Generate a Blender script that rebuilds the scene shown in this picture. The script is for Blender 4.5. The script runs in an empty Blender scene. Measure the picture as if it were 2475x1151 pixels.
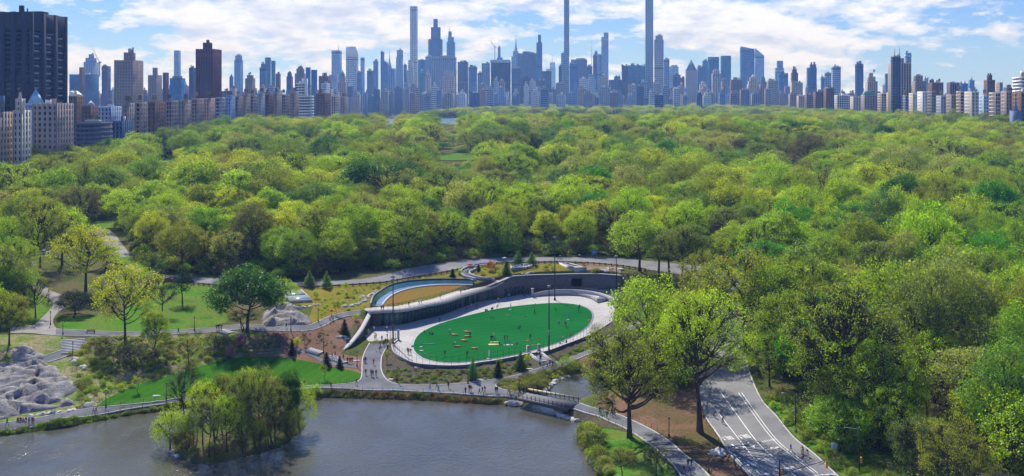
import bpy, bmesh, math, random
import numpy as np
from mathutils import Vector, Matrix
from mathutils.geometry import delaunay_2d_cdt

# ---------------------------------------------------------------- camera, sky, sun, exposure
SC = bpy.context.scene
COL = SC.collection
R = math.radians
CAM_H = 75.0          # metres above the lake
FPX = 2560.0          # focal length in photograph pixels
CX, HY = 1237.5, 240.0

cam_data = bpy.data.cameras.new("camera")
cam = bpy.data.objects.new("camera", cam_data)
COL.objects.link(cam)
SC.camera = cam
cam.location = (0, 0, CAM_H)
cam.rotation_euler = (R(90), 0, 0)
cam_data.sensor_width = 36.0
cam_data.sensor_fit = 'HORIZONTAL'
cam_data.lens = FPX / 2475.0 * 36.0
cam_data.shift_y = -(575.5 - HY) / 2475.0
cam_data.clip_start = 1.0
cam_data.clip_end = 60000.0

SUN_EL = 44.0
SHD = Vector((0.34, -0.94)).normalized()      # direction in which shadows fall
SUN_STRENGTH = 5.0
SKY_STRENGTH = 0.112
sun_d = bpy.data.lights.new("sun", 'SUN')
sun_d.energy = SUN_STRENGTH
sun_d.angle = R(0.5)
sun_d.color = (1.0, 0.955, 0.88)
sun = bpy.data.objects.new("sun", sun_d)
COL.objects.link(sun)
_dir = Vector((SHD.x * math.cos(R(SUN_EL)), SHD.y * math.cos(R(SUN_EL)), -math.sin(R(SUN_EL))))
sun.rotation_euler = _dir.to_track_quat('-Z', 'Y').to_euler()
sun.location = (-200, 300, 600)

SC.view_settings.view_transform = 'Standard'
SC.view_settings.look = 'None'
SC.view_settings.exposure = 0.45
SC.view_settings.gamma = 1.0
SC.view_settings.use_curve_mapping = False
SC.render.engine = 'CYCLES'
SC.cycles.max_bounces = 6
SC.cycles.diffuse_bounces = 2
SC.cycles.glossy_bounces = 2
SC.cycles.transmission_bounces = 2
SC.cycles.transparent_max_bounces = 4
SC.cycles.volume_bounces = 0
SC.cycles.caustics_reflective = False
SC.cycles.caustics_refractive = False


class NT:
    """small helper for node trees"""
    def __init__(self, tree):
        self.t = tree
        tree.nodes.clear()

    def n(self, typ, **kw):
        nd = self.t.nodes.new(typ)
        for k, v in kw.items():
            if k.startswith('i_'):
                key = k[2:]
                key = int(key) if key.isdigit() else key.replace('_', ' ')
                nd.inputs[key].default_value = v
            else:
                setattr(nd, k, v)
        return nd

    def l(self, a, b):
        self.t.links.new(a, b)

    def math(self, op, a, b=None, c=None, clamp=False):
        nd = self.t.nodes.new('ShaderNodeMath')
        nd.operation = op
        nd.use_clamp = clamp
        for i, v in enumerate((a, b, c)):
            if v is None:
                continue
            if isinstance(v, (int, float)):
                nd.inputs[i].default_value = v
            else:
                self.l(v, nd.inputs[i])
        return nd.outputs[0]

    def mix(self, fac, a, b, blend='MIX'):
        nd = self.t.nodes.new('ShaderNodeMix')
        nd.data_type = 'RGBA'
        nd.blend_type = blend
        for i, v in ((0, fac), (6, a), (7, b)):
            if isinstance(v, (int, float)):
                nd.inputs[i].default_value = v
            elif isinstance(v, tuple):
                nd.inputs[i].default_value = (*v[:3], 1)
            else:
                self.l(v, nd.inputs[i])
        return nd.outputs[2]

    def noise(self, vec, scale, detail=3.0, rough=0.5, dist=0.0, dims='3D'):
        nd = self.t.nodes.new('ShaderNodeTexNoise')
        nd.noise_dimensions = dims
        nd.inputs['Scale'].default_value = scale
        nd.inputs['Detail'].default_value = detail
        nd.inputs['Roughness'].default_value = rough
        nd.inputs['Distortion'].default_value = dist
        if vec is not None:
            self.l(vec, nd.inputs['Vector'])
        return nd

    def ramp(self, fac, stops, interp='LINEAR'):
        nd = self.t.nodes.new('ShaderNodeValToRGB')
        nd.color_ramp.interpolation = interp
        els = nd.color_ramp.elements
        while len(els) > 1:
            els.remove(els[-1])
        els[0].position = stops[0][0]
        els[0].color = (*stops[0][1], 1) if len(stops[0][1]) == 3 else stops[0][1]
        for p, c in stops[1:]:
            e = els.new(p)
            e.color = (*c, 1) if len(c) == 3 else c
        self.l(fac, nd.inputs[0])
        return nd.outputs[0]


# ---- world: Nishita sky with broken cumulus on a flat cloud deck
world = bpy.data.worlds.new("World")
SC.world = world
world.use_nodes = True
W_ = NT(world.node_tree)
sky = W_.n('ShaderNodeTexSky', sky_type='NISHITA', sun_disc=False, sun_elevation=R(SUN_EL),
           sun_rotation=math.atan2(-SHD.x, -SHD.y), altitude=50.0)
sky.air_density = 1.0
sky.dust_density = 0.25
sky.ozone_density = 2.2
tc = W_.n('ShaderNodeTexCoord')
sep = W_.n('ShaderNodeSeparateXYZ')
W_.l(tc.outputs['Generated'], sep.inputs[0])
def cloud_noise(dz):
    cm = W_.n('ShaderNodeCombineXYZ')
    W_.l(W_.math('ADD', sep.outputs[0], 3.1), cm.inputs[0]); W_.l(sep.outputs[1], cm.inputs[1])
    W_.l(W_.math('MULTIPLY', W_.math('ADD', sep.outputs[2], dz), 3.0), cm.inputs[2])
    b_ = W_.noise(cm.outputs[0], 4.2, 2.0, 0.5, 0.2)
    d_ = W_.noise(cm.outputs[0], 19.0, 9.0, 0.64, 0.1)
    return W_.math('ADD', W_.math('MULTIPLY', b_.outputs[0], 0.48), W_.math('MULTIPLY', d_.outputs[0], 0.90))
# large banks
az = W_.math('ARCTAN2', sep.outputs[0], sep.outputs[1])
def bank(a0, e0, sa, se, amp):
    da = W_.math('DIVIDE', W_.math('SUBTRACT', az, a0), sa)
    de = W_.math('DIVIDE', W_.math('SUBTRACT', sep.outputs[2], e0), se)
    q = W_.math('ADD', W_.math('MULTIPLY', da, da), W_.math('MULTIPLY', de, de))
    return W_.math('MULTIPLY', W_.math('EXPONENT', W_.math('MULTIPLY', q, -1.0)), amp)
def AZ(x): return math.atan((x - CX) / FPX)
def EL(y): return (HY - y) / FPX
banks = [bank(AZ(760), EL(40), 0.17, 0.026, 0.13), bank(AZ(1880), EL(50), 0.13, 0.034, 0.16),
         bank(AZ(1000), EL(150), 0.30, 0.016, 0.05), bank(AZ(2330), EL(90), 0.10, 0.05, -0.16),
         bank(AZ(330), EL(110), 0.05, 0.02, -0.02), bank(AZ(1250), EL(95), 0.06, 0.02, -0.10),
         bank(AZ(200), EL(60), 0.05, 0.03, -0.12), bank(AZ(1470), EL(80), 0.05, 0.03, -0.10),
         bank(AZ(2440), EL(100), 0.03, 0.01, 0.22), bank(AZ(1050), EL(60), 0.09, 0.03, 0.08)]
acc = banks[0]
for b_ in banks[1:]:
    acc = W_.math('ADD', acc, b_)
n0 = cloud_noise(0.0); n1 = cloud_noise(0.011)
sparse = W_.math('MULTIPLY', W_.math('SUBTRACT', sep.outputs[2], 0.12, clamp=True), -0.42)   # cloud sides close the gaps only near the horizon
dens = W_.math('ADD', W_.math('ADD', n0, acc), W_.math('ADD', sparse, 0.022))
cov = W_.ramp(dens, [(0.66, (0, 0, 0)), (0.71, (0.55, 0.55, 0.55)), (0.80, (0.97, 0.97, 0.97))])
lit = W_.math('ADD', W_.math('MULTIPLY', W_.math('SUBTRACT', n0, n1), 4.2), 0.66)
body = W_.math('MULTIPLY', W_.math('SUBTRACT', dens, 0.76), 1.5, clamp=True)
shade_ = W_.math('SUBTRACT', lit, body, clamp=True)
cl = W_.ramp(shade_, [(0.0, (4.4, 5.0, 7.0)), (0.45, (5.9, 6.5, 8.4)), (0.8, (7.2, 7.7, 9.6))])
tintz = W_.ramp(W_.math('MULTIPLY', sep.outputs[2], 8.0, clamp=True), [(0.0, (0.36, 0.58, 1.22)), (0.6, (0.27, 0.44, 0.98)), (1.0, (0.32, 0.52, 1.02))])
skyb = W_.mix(1.0, sky.outputs[0], tintz, 'MULTIPLY')
final = W_.mix(cov, skyb, cl)
bg = W_.n('ShaderNodeBackground')
bg.inputs['Strength'].default_value = SKY_STRENGTH
W_.l(final, bg.inputs['Color'])
wo = W_.n('ShaderNodeOutputWorld')
W_.l(bg.outputs[0], wo.inputs['Surface'])

# ---------------------------------------------------------------- materials
MATS = {}


def new_mat(name):
    m = bpy.data.materials.new(name)
    m.use_nodes = True
    MATS[name] = m
    return m, NT(m.node_tree)


def principled(t, rough=0.9, spec=0.2, metal=0.0):
    p = t.n('ShaderNodeBsdfPrincipled')
    p.inputs['Roughness'].default_value = rough
    p.inputs['Specular IOR Level'].default_value = spec
    p.inputs['Metallic'].default_value = metal
    o = t.n('ShaderNodeOutputMaterial')
    t.l(p.outputs[0], o.inputs['Surface'])
    return p


def mat_plain(name, col, rough=0.8, spec=0.25, metal=0.0, var=0.12, scale=0.8):
    """one colour with gentle wear-like variation"""
    m, t = new_mat(name)
    p = principled(t, rough, spec, metal)
    g = t.n('ShaderNodeNewGeometry')
    nz = t.noise(g.outputs['Position'], scale, 4.0, 0.6)
    c = t.ramp(nz.outputs[0], [(0.3, tuple(v * (1 - var) for v in col)), (0.7, tuple(min(1, v * (1 + var)) for v in col))])
    t.l(c, p.inputs['Base Color'])
    return m


def mat_ground(name, cols, scale=0.12, fine=2.5, rough=0.95, bump=0.0, finevar=0.35, spec=0.0):
    """a patchy ground: three colours by a coarse noise, broken up by a fine one"""
    m, t = new_mat(name)
    p = principled(t, rough, spec)
    g = t.n('ShaderNodeNewGeometry')
    a = t.noise(g.outputs['Position'], scale, 5.0, 0.6)
    b = t.noise(g.outputs['Position'], fine, 3.0, 0.6)
    n = len(cols)
    c = t.ramp(a.outputs[0], [(0.30 + 0.40 * i / (n - 1), cols[i]) for i in range(n)])
    f = t.ramp(b.outputs[0], [(0.30, (1 - finevar,) * 3), (0.70, (1 + finevar,) * 3)])
    t.l(t.mix(1.0, c, f, 'MULTIPLY'), p.inputs['Base Color'])
    return m


# ---------------------------------------------------------------- mesh helpers
def tagp(o, label=None, cat=None, group=None, kind=None):
    if label: o['label'] = label
    if cat: o['category'] = cat
    if group: o['group'] = group
    if kind: o['kind'] = kind
    return o


def mesh_np(name, V, F, mats=(), midx=None, smooth=False, attr=None):
    """mesh from numpy verts (n,3) and a list/array of faces"""
    me = bpy.data.meshes.new(name)
    V = np.asarray(V, dtype=np.float32)
    if isinstance(F, np.ndarray):
        k = F.shape[1]
        me.vertices.add(len(V)); me.vertices.foreach_set('co', V.ravel())
        me.loops.add(F.size); me.loops.foreach_set('vertex_index', F.ravel().astype(np.int32))
        me.polygons.add(len(F))
        me.polygons.foreach_set('loop_start', np.arange(0, F.size, k, dtype=np.int32))
        me.polygons.foreach_set('loop_total', np.full(len(F), k, dtype=np.int32))
    else:
        me.vertices.add(len(V)); me.vertices.foreach_set('co', V.ravel())
        ls = np.fromiter((len(f) for f in F), dtype=np.int32, count=len(F))
        flat = np.fromiter((i for f in F for i in f), dtype=np.int32)
        me.loops.add(len(flat)); me.loops.foreach_set('vertex_index', flat)
        me.polygons.add(len(F))
        st = np.zeros(len(F), dtype=np.int32); st[1:] = np.cumsum(ls)[:-1]
        me.polygons.foreach_set('loop_start', st)
        me.polygons.foreach_set('loop_total', ls)
    for m in mats:
        me.materials.append(m)
    if midx is not None:
        me.polygons.foreach_set('material_index', np.asarray(midx, dtype=np.int32))
    if smooth:
        me.polygons.foreach_set('use_smooth', np.ones(len(me.polygons), dtype=bool))
    if attr is not None:
        a = me.attributes.new('shade', 'FLOAT', 'POINT')
        a.data.foreach_set('value', np.asarray(attr, dtype=np.float32))
    me.update(calc_edges=True)
    me.validate()
    return me


def link(name, me, parent=None, loc=None, rz=0.0, scale=None):
    o = bpy.data.objects.new(name, me)
    COL.objects.link(o)
    if parent: o.parent = parent
    if loc is not None: o.location = loc
    if rz: o.rotation_euler = (0, 0, rz)
    if scale is not None: o.scale = scale if hasattr(scale, '__len__') else (scale,) * 3
    return o


def thing(name, loc, rz, label, cat, group=None, scale=None):
    o = link(name, None, None, loc, rz, scale)
    return tagp(o, label, cat, group)


class MB:
    """collects boxes, prisms, tubes, cones; build() links them as one object"""
    def __init__(self):
        self.V = []; self.F = []; self.M = []

    def add(self, vs, fs, m=0):
        b = len(self.V)
        self.V.extend(vs)
        for f in fs:
            self.F.append(tuple(b + i for i in f)); self.M.append(m)
        return self

    def box(self, x0, y0, z0, x1, y1, z1, m=0):
        return self.add([(x0, y0, z0), (x1, y0, z0), (x1, y1, z0), (x0, y1, z0), (x0, y0, z1), (x1, y0, z1), (x1, y1, z1), (x0, y1, z1)],
                        [(0, 3, 2, 1), (4, 5, 6, 7), (0, 1, 5, 4), (1, 2, 6, 5), (2, 3, 7, 6), (3, 0, 4, 7)], m)

    def prism(self, poly, z0, z1, m=0, top=None):
        """z0, z1 numbers or per-vertex lists"""
        n = len(poly)
        a = z0 if hasattr(z0, '__len__') else [z0] * n
        b = z1 if hasattr(z1, '__len__') else [z1] * n
        t = top or poly
        vs = [(poly[i][0], poly[i][1], a[i]) for i in range(n)] + [(t[i][0], t[i][1], b[i]) for i in range(n)]
        fs = [tuple(range(n - 1, -1, -1)), tuple(range(n, 2 * n))] + [(i, (i + 1) % n, n + (i + 1) % n, n + i) for i in range(n)]
        return self.add(vs, fs, m)

    def tube(self, pts, rad, k=6, m=0, cap=True):
        pts = [Vector(p) for p in pts]
        rr = rad if hasattr(rad, '__len__') else [rad] * len(pts)
        vs = []; fs = []
        for i, p in enumerate(pts):
            d = (pts[min(i + 1, len(pts) - 1)] - pts[max(i - 1, 0)])
            d = d.normalized() if d.length > 1e-9 else Vector((0, 0, 1))
            u = d.cross(Vector((0, 0, 1)))
            if u.length < 0.05: u = d.cross(Vector((0, 1, 0)))
            u.normalize(); v = d.cross(u)
            for j in range(k):
                a = 2 * math.pi * j / k
                q = p + (u * math.cos(a) + v * math.sin(a)) * rr[i]
                vs.append(tuple(q))
        for i in range(len(pts) - 1):
            for j in range(k):
                fs.append((i * k + j, i * k + (j + 1) % k, (i + 1) * k + (j + 1) % k, (i + 1) * k + j))
        if cap:
            fs.append(tuple(range(k - 1, -1, -1)))
            fs.append(tuple((len(pts) - 1) * k + j for j in range(k)))
        return self.add(vs, fs, m)

    def lathe(self, prof, k=12, m=0, c=(0, 0)):
        """prof: list of (r, z)"""
        vs = []; fs = []
        for r, z in prof:
            for j in range(k):
                a = 2 * math.pi * j / k
                vs.append((c[0] + r * math.cos(a), c[1] + r * math.sin(a), z))
        n = len(prof)
        for i in range(n - 1):
            for j in range(k):
                fs.append((i * k + j, i * k + (j + 1) % k, (i + 1) * k + (j + 1) % k, (i + 1) * k + j))
        fs.append(tuple(range(k - 1, -1, -1)))
        fs.append(tuple((n - 1) * k + j for j in range(k)))
        return self.add(vs, fs, m)

    def build(self, name, mats, parent=None, smooth=False, **kw):
        mats = mats if isinstance(mats, (list, tuple)) else [mats]
        me = mesh_np(name, self.V, self.F, mats, self.M, smooth)
        return link(name, me, parent, **kw)


def catmull(P, n=6, closed=False):
    P = [np.array(p, float) for p in P]
    out = []
    N = len(P)
    rng = range(N if closed else N - 1)
    for i in rng:
        p1 = P[i]; p2 = P[(i + 1) % N]
        p0 = P[(i - 1) % N] if closed or i > 0 else 2 * p1 - p2
        p3 = P[(i + 2) % N] if closed or i + 2 < N else 2 * p2 - p1
        for k in range(n):
            t = k / n
            out.append(0.5 * ((2 * p1) + (-p0 + p2) * t + (2 * p0 - 5 * p1 + 4 * p2 - p3) * t * t + (-p0 + 3 * p1 - 3 * p2 + p3) * t ** 3))
    if not closed: out.append(P[-1])
    return [tuple(p) for p in out]


def resample(P, step):
    P = [np.array(p, float) for p in P]
    out = [P[0]]; carry = 0.0
    for a, b in zip(P[:-1], P[1:]):
        L = np.linalg.norm(b - a)
        if L < 1e-9: continue
        d = step - carry
        while d <= L:
            out.append(a + (b - a) * d / L); d += step
        carry = (carry + L) % step
    if np.linalg.norm(out[-1] - P[-1]) > step * 0.25: out.append(P[-1])
    return [tuple(p) for p in out]


def in_poly(X, Y, poly):
    X = np.asarray(X, float); Y = np.asarray(Y, float)
    ins = np.zeros(X.shape, bool)
    n = len(poly)
    for i in range(n):
        x0, y0 = poly[i][:2]; x1, y1 = poly[(i + 1) % n][:2]
        if y0 == y1: continue
        c = ((y0 > Y) != (y1 > Y)) & (X < (x1 - x0) * (Y - y0) / (y1 - y0) + x0)
        ins ^= c
    return ins


def dist_poly(X, Y, poly, closed=True):
    X = np.asarray(X, float); Y = np.asarray(Y, float)
    D = np.full(X.shape, 1e9)
    n = len(poly)
    for i in range(n if closed else n - 1):
        x0, y0 = poly[i][:2]; x1, y1 = poly[(i + 1) % n][:2]
        dx, dy = x1 - x0, y1 - y0
        L = dx * dx + dy * dy
        if L < 1e-9: continue
        t = np.clip(((X - x0) * dx + (Y - y0) * dy) / L, 0, 1)
        D = np.minimum(D, np.hypot(X - x0 - t * dx, Y - y0 - t * dy))
    return D


def sstep(a, b, x):
    t = np.clip((np.asarray(x, float) - a) / (b - a), 0, 1)
    return t * t * (3 - 2 * t)


def W(px, py, z):
    """photograph pixel + known height -> place on the ground"""
    Y = (CAM_H - z) * FPX / (py - HY)
    return ((px - CX) * Y / FPX, Y)
# ================================================================ TERRAIN
PZ = 3.5   # level of the plaza round the oval lawn
CTRL = [  # px, py, height
 (0,1030,1.5),(200,998,1.5),(430,965,1.5),(600,948,1.5),(750,935,1.5),(870,932,1.6),(983,938,1.6),(1115,940,1.6),(1196,940,1.7),
 (1260,955,1.8),(1380,980,2),(1440,995,2),(1530,1020,2),(1600,1070,2.2),(1670,1130,2.5),(0,1045,1.2),(430,980,1.2),(1000,955,1.3),
 (900,880,2.2),(912,840,3.1),(1240,915,1.9),(1364,877,2.2),(1430,848,2.6),(1490,815,3.2),(1540,770,4.2),
 (960,880,2.9),(1000,890,2.8),(1100,895,2.9),(1200,885,2.9),(1340,855,2.9),(1440,812,3.1),
 (960,915,1.8),(1100,925,1.8),(1200,915,1.9),
 (492,886,2.6),(620,865,3.0),(740,875,3.0),(860,902,2.2),(300,960,1.8),(600,920,2.0),(800,915,2.0),(400,920,2.3),
 (640,800,7.2),(735,797,7.4),(778,783,7.6),(868,758,7.8),(700,850,4.4),(800,845,4.2),(815,856,3.2),(860,790,6.6),(835,815,5.4),(640,850,3.9),
 (754,735,9.0),(690,735,8.8),(850,700,9.6),(950,672,10.8),(1100,655,11.3),(900,748,8.0),(950,737,8.0),(1050,712,8.1),(1130,690,8.8),(1000,697,9.0),
 (1140,682,9.6),(1208,668,10.6),(1240,662,10.7),(1300,655,10.6),(1400,657,10.3),(1480,667,10.2),(1430,650,11),
 (450,680,9.0),(600,690,9.3),(720,690,9.8),(850,682,10.3),(980,665,10.9),(1100,645,11.6),(1200,632,12.0),(1350,628,12.0),(1500,633,11.8),
 (1640,650,11.0),(1740,690,9.0),(1750,780,6.6),(1745,870,5.2),(1770,950,4.2),(1832,1058,3.3),(1915,1151,3.0),
 (1520,690,8.0),(1560,720,6.6),(1600,800,5),(1620,900,3.8),(1600,1000,2.8),(1500,920,2.2),(1450,1100,1.2),(1560,1120,1.8),(1720,1140,2.8),
 (135,803,7.6),(243,808,7.6),(348,808,7.6),(478,801,7.4),(578,790,7.4),(0,894,4.6),(87,880,5.0),(165,851,5.4),(165,825,7.2),
 (122,760,8.4),(148,730,9.0),(126,700,9.8),(60,640,11.5),(480,730,8.8),(420,760,8.2),(530,770,7.6),(380,700,9.2),(280,760,8.0),
 (450,860,4.4),(350,880,3.9),(250,900,3.8),(210,950,2.4),(100,940,3.2),(30,975,1.8),(60,855,6.6),(0,940,3.4),(560,830,5.2),(300,840,6.0),
 (350,662,10.0),(270,600,12.0),(240,570,13.5),(0,760,9.0),(0,830,7.2),(200,690,10),
 (2000,1060,4.0),(2300,1080,5.5),(2475,1000,8),(2200,900,7),(2000,850,6.5),(2350,780,10),(1900,760,8),(2475,800,11),(2100,700,11.5),(2475,700,13),
]
cp = np.array([(*W(a, b, z), z) for a, b, z in CTRL])
for X in range(-420, 560, 70):
    cp = np.vstack([cp, [X, 505, 14.0 + 1.2 * math.sin(X * 0.013)], [X, 455, 12.6 + 1.0 * math.sin(X * 0.02 + 1)]])
for X in (-260, -160, -60, 40, 140, 240):
    cp = np.vstack([cp, [X, 150, 2.0 if X < 60 else 5.0]])


def tps_fit(P, lam=0.4):
    n = len(P)
    D = np.hypot(P[:, None, 0] - P[None, :, 0], P[:, None, 1] - P[None, :, 1]) / 100.0
    K = D ** 2 * np.log(D + 1e-9)
    Q = np.c_[np.ones(n), P[:, :2] / 100.0]
    A = np.zeros((n + 3, n + 3))
    A[:n, :n] = K + lam * 1e-2 * np.eye(n); A[:n, n:] = Q; A[n:, :n] = Q.T
    return np.linalg.solve(A, np.r_[P[:, 2], 0, 0, 0])


TW = tps_fit(cp)


def tps(X, Y):
    sh = X.shape
    x = X.ravel() / 100.0; y = Y.ravel() / 100.0
    out = TW[-3] + TW[-2] * x + TW[-1] * y
    for i in range(len(cp)):
        d2 = (x - cp[i, 0] / 100) ** 2 + (y - cp[i, 1] / 100) ** 2
        out += TW[i] * 0.5 * d2 * np.log(d2 + 1e-12)
    return out.reshape(sh)


# --- outlines known by their level
FAC = [W(*p, PZ) for p in ((914,788),(968,785),(1018,773),(1063,763),(1111,745),(1155,730))]            # glass front, foot
STW = [W(1155,730,PZ), W(1202,724,PZ), (0.5,384.5), (7.1,390), (15,393), (25,394.5), (33,393), (40,389)]   # stone wall, foot
ARM = [(-44.6,334.0), (-44.8,325), (-45.2,316.6), (-46,310), (-47.2,304), (-49.2,300)]                      # descending side wall
RIM = [W(*p, PZ) for p in ((963,822),(950,833),(950,847),(959,858),(977,869),(1005,880),(1041,884),(1086,886),(1131,884),(1160,878),
      (1192,874),(1250,863),(1282,856),(1305,853.6),(1327,849),(1363,835.5),(1397,823),(1431,808),(1454,795),(1480,777),(1492,757),(1492,741))]
CWALL = [W(*p, PZ) for p in ((1290,718),(1318,715),(1343,714),(1368,713.5),(1400,714.5),(1430,718),(1453,723),(1475,731),(1492,741))]
GATE_L = W(884, 830, PZ); GATE_R = W(963, 822, PZ)
RIMs = catmull(RIM, 5)
CWs = catmull(CWALL, 5)
FACs = catmull(FAC, 4); STWs = catmull(STW, 5)
LOW = [GATE_R] + RIMs + [(46, 384), (42, 391.5), (33.5, 395.5), (25, 397), (14.5, 395.6), (6, 392.2), (-1.2, 386.4)] \
    + [(x - 1.3, y + 1.2) for x, y in reversed(FACs)] + [(-46.0, 334)] + ARM[1:] + [(-44, 299), GATE_L]
LAKE = [(-900, 1152), (-300, 1090), (0,1052),(90,1038),(150,1034),(217,1018),(321,1001),(430,986),(560,972),(660,963),(750,959),(870,962),(1000,966),(1100,971),(1180,976),
        (1250,979),(1290,964),(1326,944),(1330,926),(1352,914),(1384,905),(1430,905),(1462,925),(1458,950),(1425,962),(1400,968),(1375,984),(1349,991),(1352,1004),(1375,1012),(1402,1020),(1412,1035),
        (1394,1052),(1408,1070),(1424,1095),(1438,1125),(1452,1151),(1480,1260),(1540,1500),(1500,2100),(-2500,2100)]
LAKEW = [W(x, y, 0.0) for x, y in LAKE]
LAKEs = catmull(LAKEW[2:37], 4); LAKEs = LAKEW[:2] + LAKEs + LAKEW[37:]
ISL = catmull([W(x, y, 0.0) for x, y in ((412,1088),(440,1112),(485,1121),(550,1114),(620,1098),(680,1080),(722,1052),(742,1025),(730,1003),(660,998),(560,1010),(470,1035),(420,1060))], 5, True)
RES_Y0, RES_Y1 = 1480, 2150


def height(X, Y):
    X = np.asarray(X, float); Y = np.asarray(Y, float)
    Z = tps(np.clip(X, -420, 520), np.clip(Y, 165, 520))
    far = 14.0 + 21.0 * sstep(480, 1250, Y) + 1.6 * np.sin(X * 0.011 + Y * 0.006) * sstep(500, 700, Y) + 5.0 * sstep(250, 700, X) * sstep(500, 900, Y)
    left = sstep(-250, -420, X - 0.094 * (Y - 800)) * sstep(500, 700, Y)
    far = far - 9.0 * left
    Z = Z + (far - Z) * sstep(440, 540, Y)
    Z = np.where(Y < 165, np.maximum(Z, 1.0), Z)
    near = (Y < 470)
    if near.any():
        ins = in_poly(X, Y, LAKEs) & near
        dl = dist_poly(X, Y, LAKEs)
        land = np.maximum(Z, 0.15 + 0.25 * np.minimum(dl, 4.0))
        land = np.where(dl < 6, np.minimum(land, 0.25 + 0.45 * dl + 0.02 * dl ** 2), land)
        Z = np.where(near, np.where(ins, -np.minimum(0.45 * dl, 2.0), land), Z)
        ii = in_poly(X, Y, ISL)
        di = dist_poly(X, Y, ISL)
        Z = np.where(ii, np.minimum(0.1 + 0.35 * di, 1.8), Z)
        lo = in_poly(X, Y, LOW)
        dlo = dist_poly(X, Y, LOW)
        low = PZ + 2.6 * sstep(12, 44, X) * sstep(386, 391, Y)
        Z = np.where(lo, low, Z)
    return Z


def axis(segs):
    out = []
    for a, b, s0, s1 in segs:
        n = max(2, int(2 * (b - a) / (s0 + s1)))
        t = np.linspace(0, 1, n, endpoint=False)
        r = s1 / s0
        q = t if abs(r - 1) < 1e-6 else (r ** t - 1) / (r - 1)
        out.extend(a + (b - a) * q)
    out.append(segs[-1][1])
    return np.array(out)


gx = axis([(-8000, -700, 900, 60), (-700, -190, 30, 4), (-190, 150, 1.25, 1.25), (150, 320, 2.5, 5), (320, 900, 12, 40), (900, 8000, 60, 900)])
gy = axis([(-600, 180, 90, 4), (180, 430, 1.25, 1.25), (430, 560, 2, 6), (560, 1500, 10, 40), (1500, 12000, 50, 1500)])
GX, GY = np.meshgrid(gx, gy)
GZ = height(GX, GY)
nzx = 0.10 * np.sin(GX * 0.9 + GY * 0.4) * np.sin(GY * 0.7 - GX * 0.3)


def gz(x, y):
    """height of the ground mesh"""
    x = float(min(max(x, gx[0]), gx[-2])); y = float(min(max(y, gy[0]), gy[-2]))
    i = int(np.searchsorted(gx, x, 'right') - 1); j = int(np.searchsorted(gy, y, 'right') - 1)
    i = min(i, len(gx) - 2); j = min(j, len(gy) - 2)
    tx = (x - gx[i]) / (gx[i + 1] - gx[i]); ty = (y - gy[j]) / (gy[j + 1] - gy[j])
    return float((GZ[j, i] * (1 - tx) + GZ[j, i + 1] * tx) * (1 - ty) + (GZ[j + 1, i] * (1 - tx) + GZ[j + 1, i + 1] * tx) * ty)


def gzv(x, y):
    x = np.clip(x, gx[0], gx[-2]); y = np.clip(y, gy[0], gy[-2])
    i = np.clip(np.searchsorted(gx, x, 'right') - 1, 0, len(gx) - 2); j = np.clip(np.searchsorted(gy, y, 'right') - 1, 0, len(gy) - 2)
    tx = (x - gx[i]) / (gx[i + 1] - gx[i]); ty = (y - gy[j]) / (gy[j + 1] - gy[j])
    return (GZ[j, i] * (1 - tx) + GZ[j, i + 1] * tx) * (1 - ty) + (GZ[j + 1, i] * (1 - tx) + GZ[j + 1, i + 1] * tx) * ty


def RG(px, py):
    """photograph pixel -> point of the ground it shows (x, y, z): first crossing of the sight line"""
    dx = (px - CX) / FPX; dz = -(py - HY) / FPX
    ys = np.concatenate([np.arange(185, 560, 0.5), np.arange(560, 2600, 4)])
    zz = CAM_H + dz * ys
    gg = gzv(dx * ys, ys)
    k = np.argmax(zz <= gg)
    if not (zz <= gg).any(): k = len(ys) - 1
    if k == 0: y = CAM_H / -dz
    else:
        a = zz[k - 1] - gg[k - 1]; b = gg[k] - zz[k]
        y = ys[k - 1] + (ys[k] - ys[k - 1]) * a / max(a + b, 1e-9)
    return (dx * y, y, gz(dx * y, y))


ny, nx = GX.shape
Vt = np.c_[GX.ravel(), GY.ravel(), GZ.ravel()]
idx = np.arange(ny * nx).reshape(ny, nx)
Ft = np.stack([idx[:-1, :-1], idx[:-1, 1:], idx[1:, 1:], idx[1:, :-1]], -1).reshape(-1, 4)
M_ground = mat_ground('woodland floor', [(0.07, 0.065, 0.035), (0.08, 0.11, 0.025), (0.13, 0.11, 0.06), (0.07, 0.13, 0.022)], 0.07, 1.4)
ground = link('ground', mesh_np('ground', Vt, Ft, [M_ground], smooth=True))
tagp(ground, kind='structure')

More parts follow.
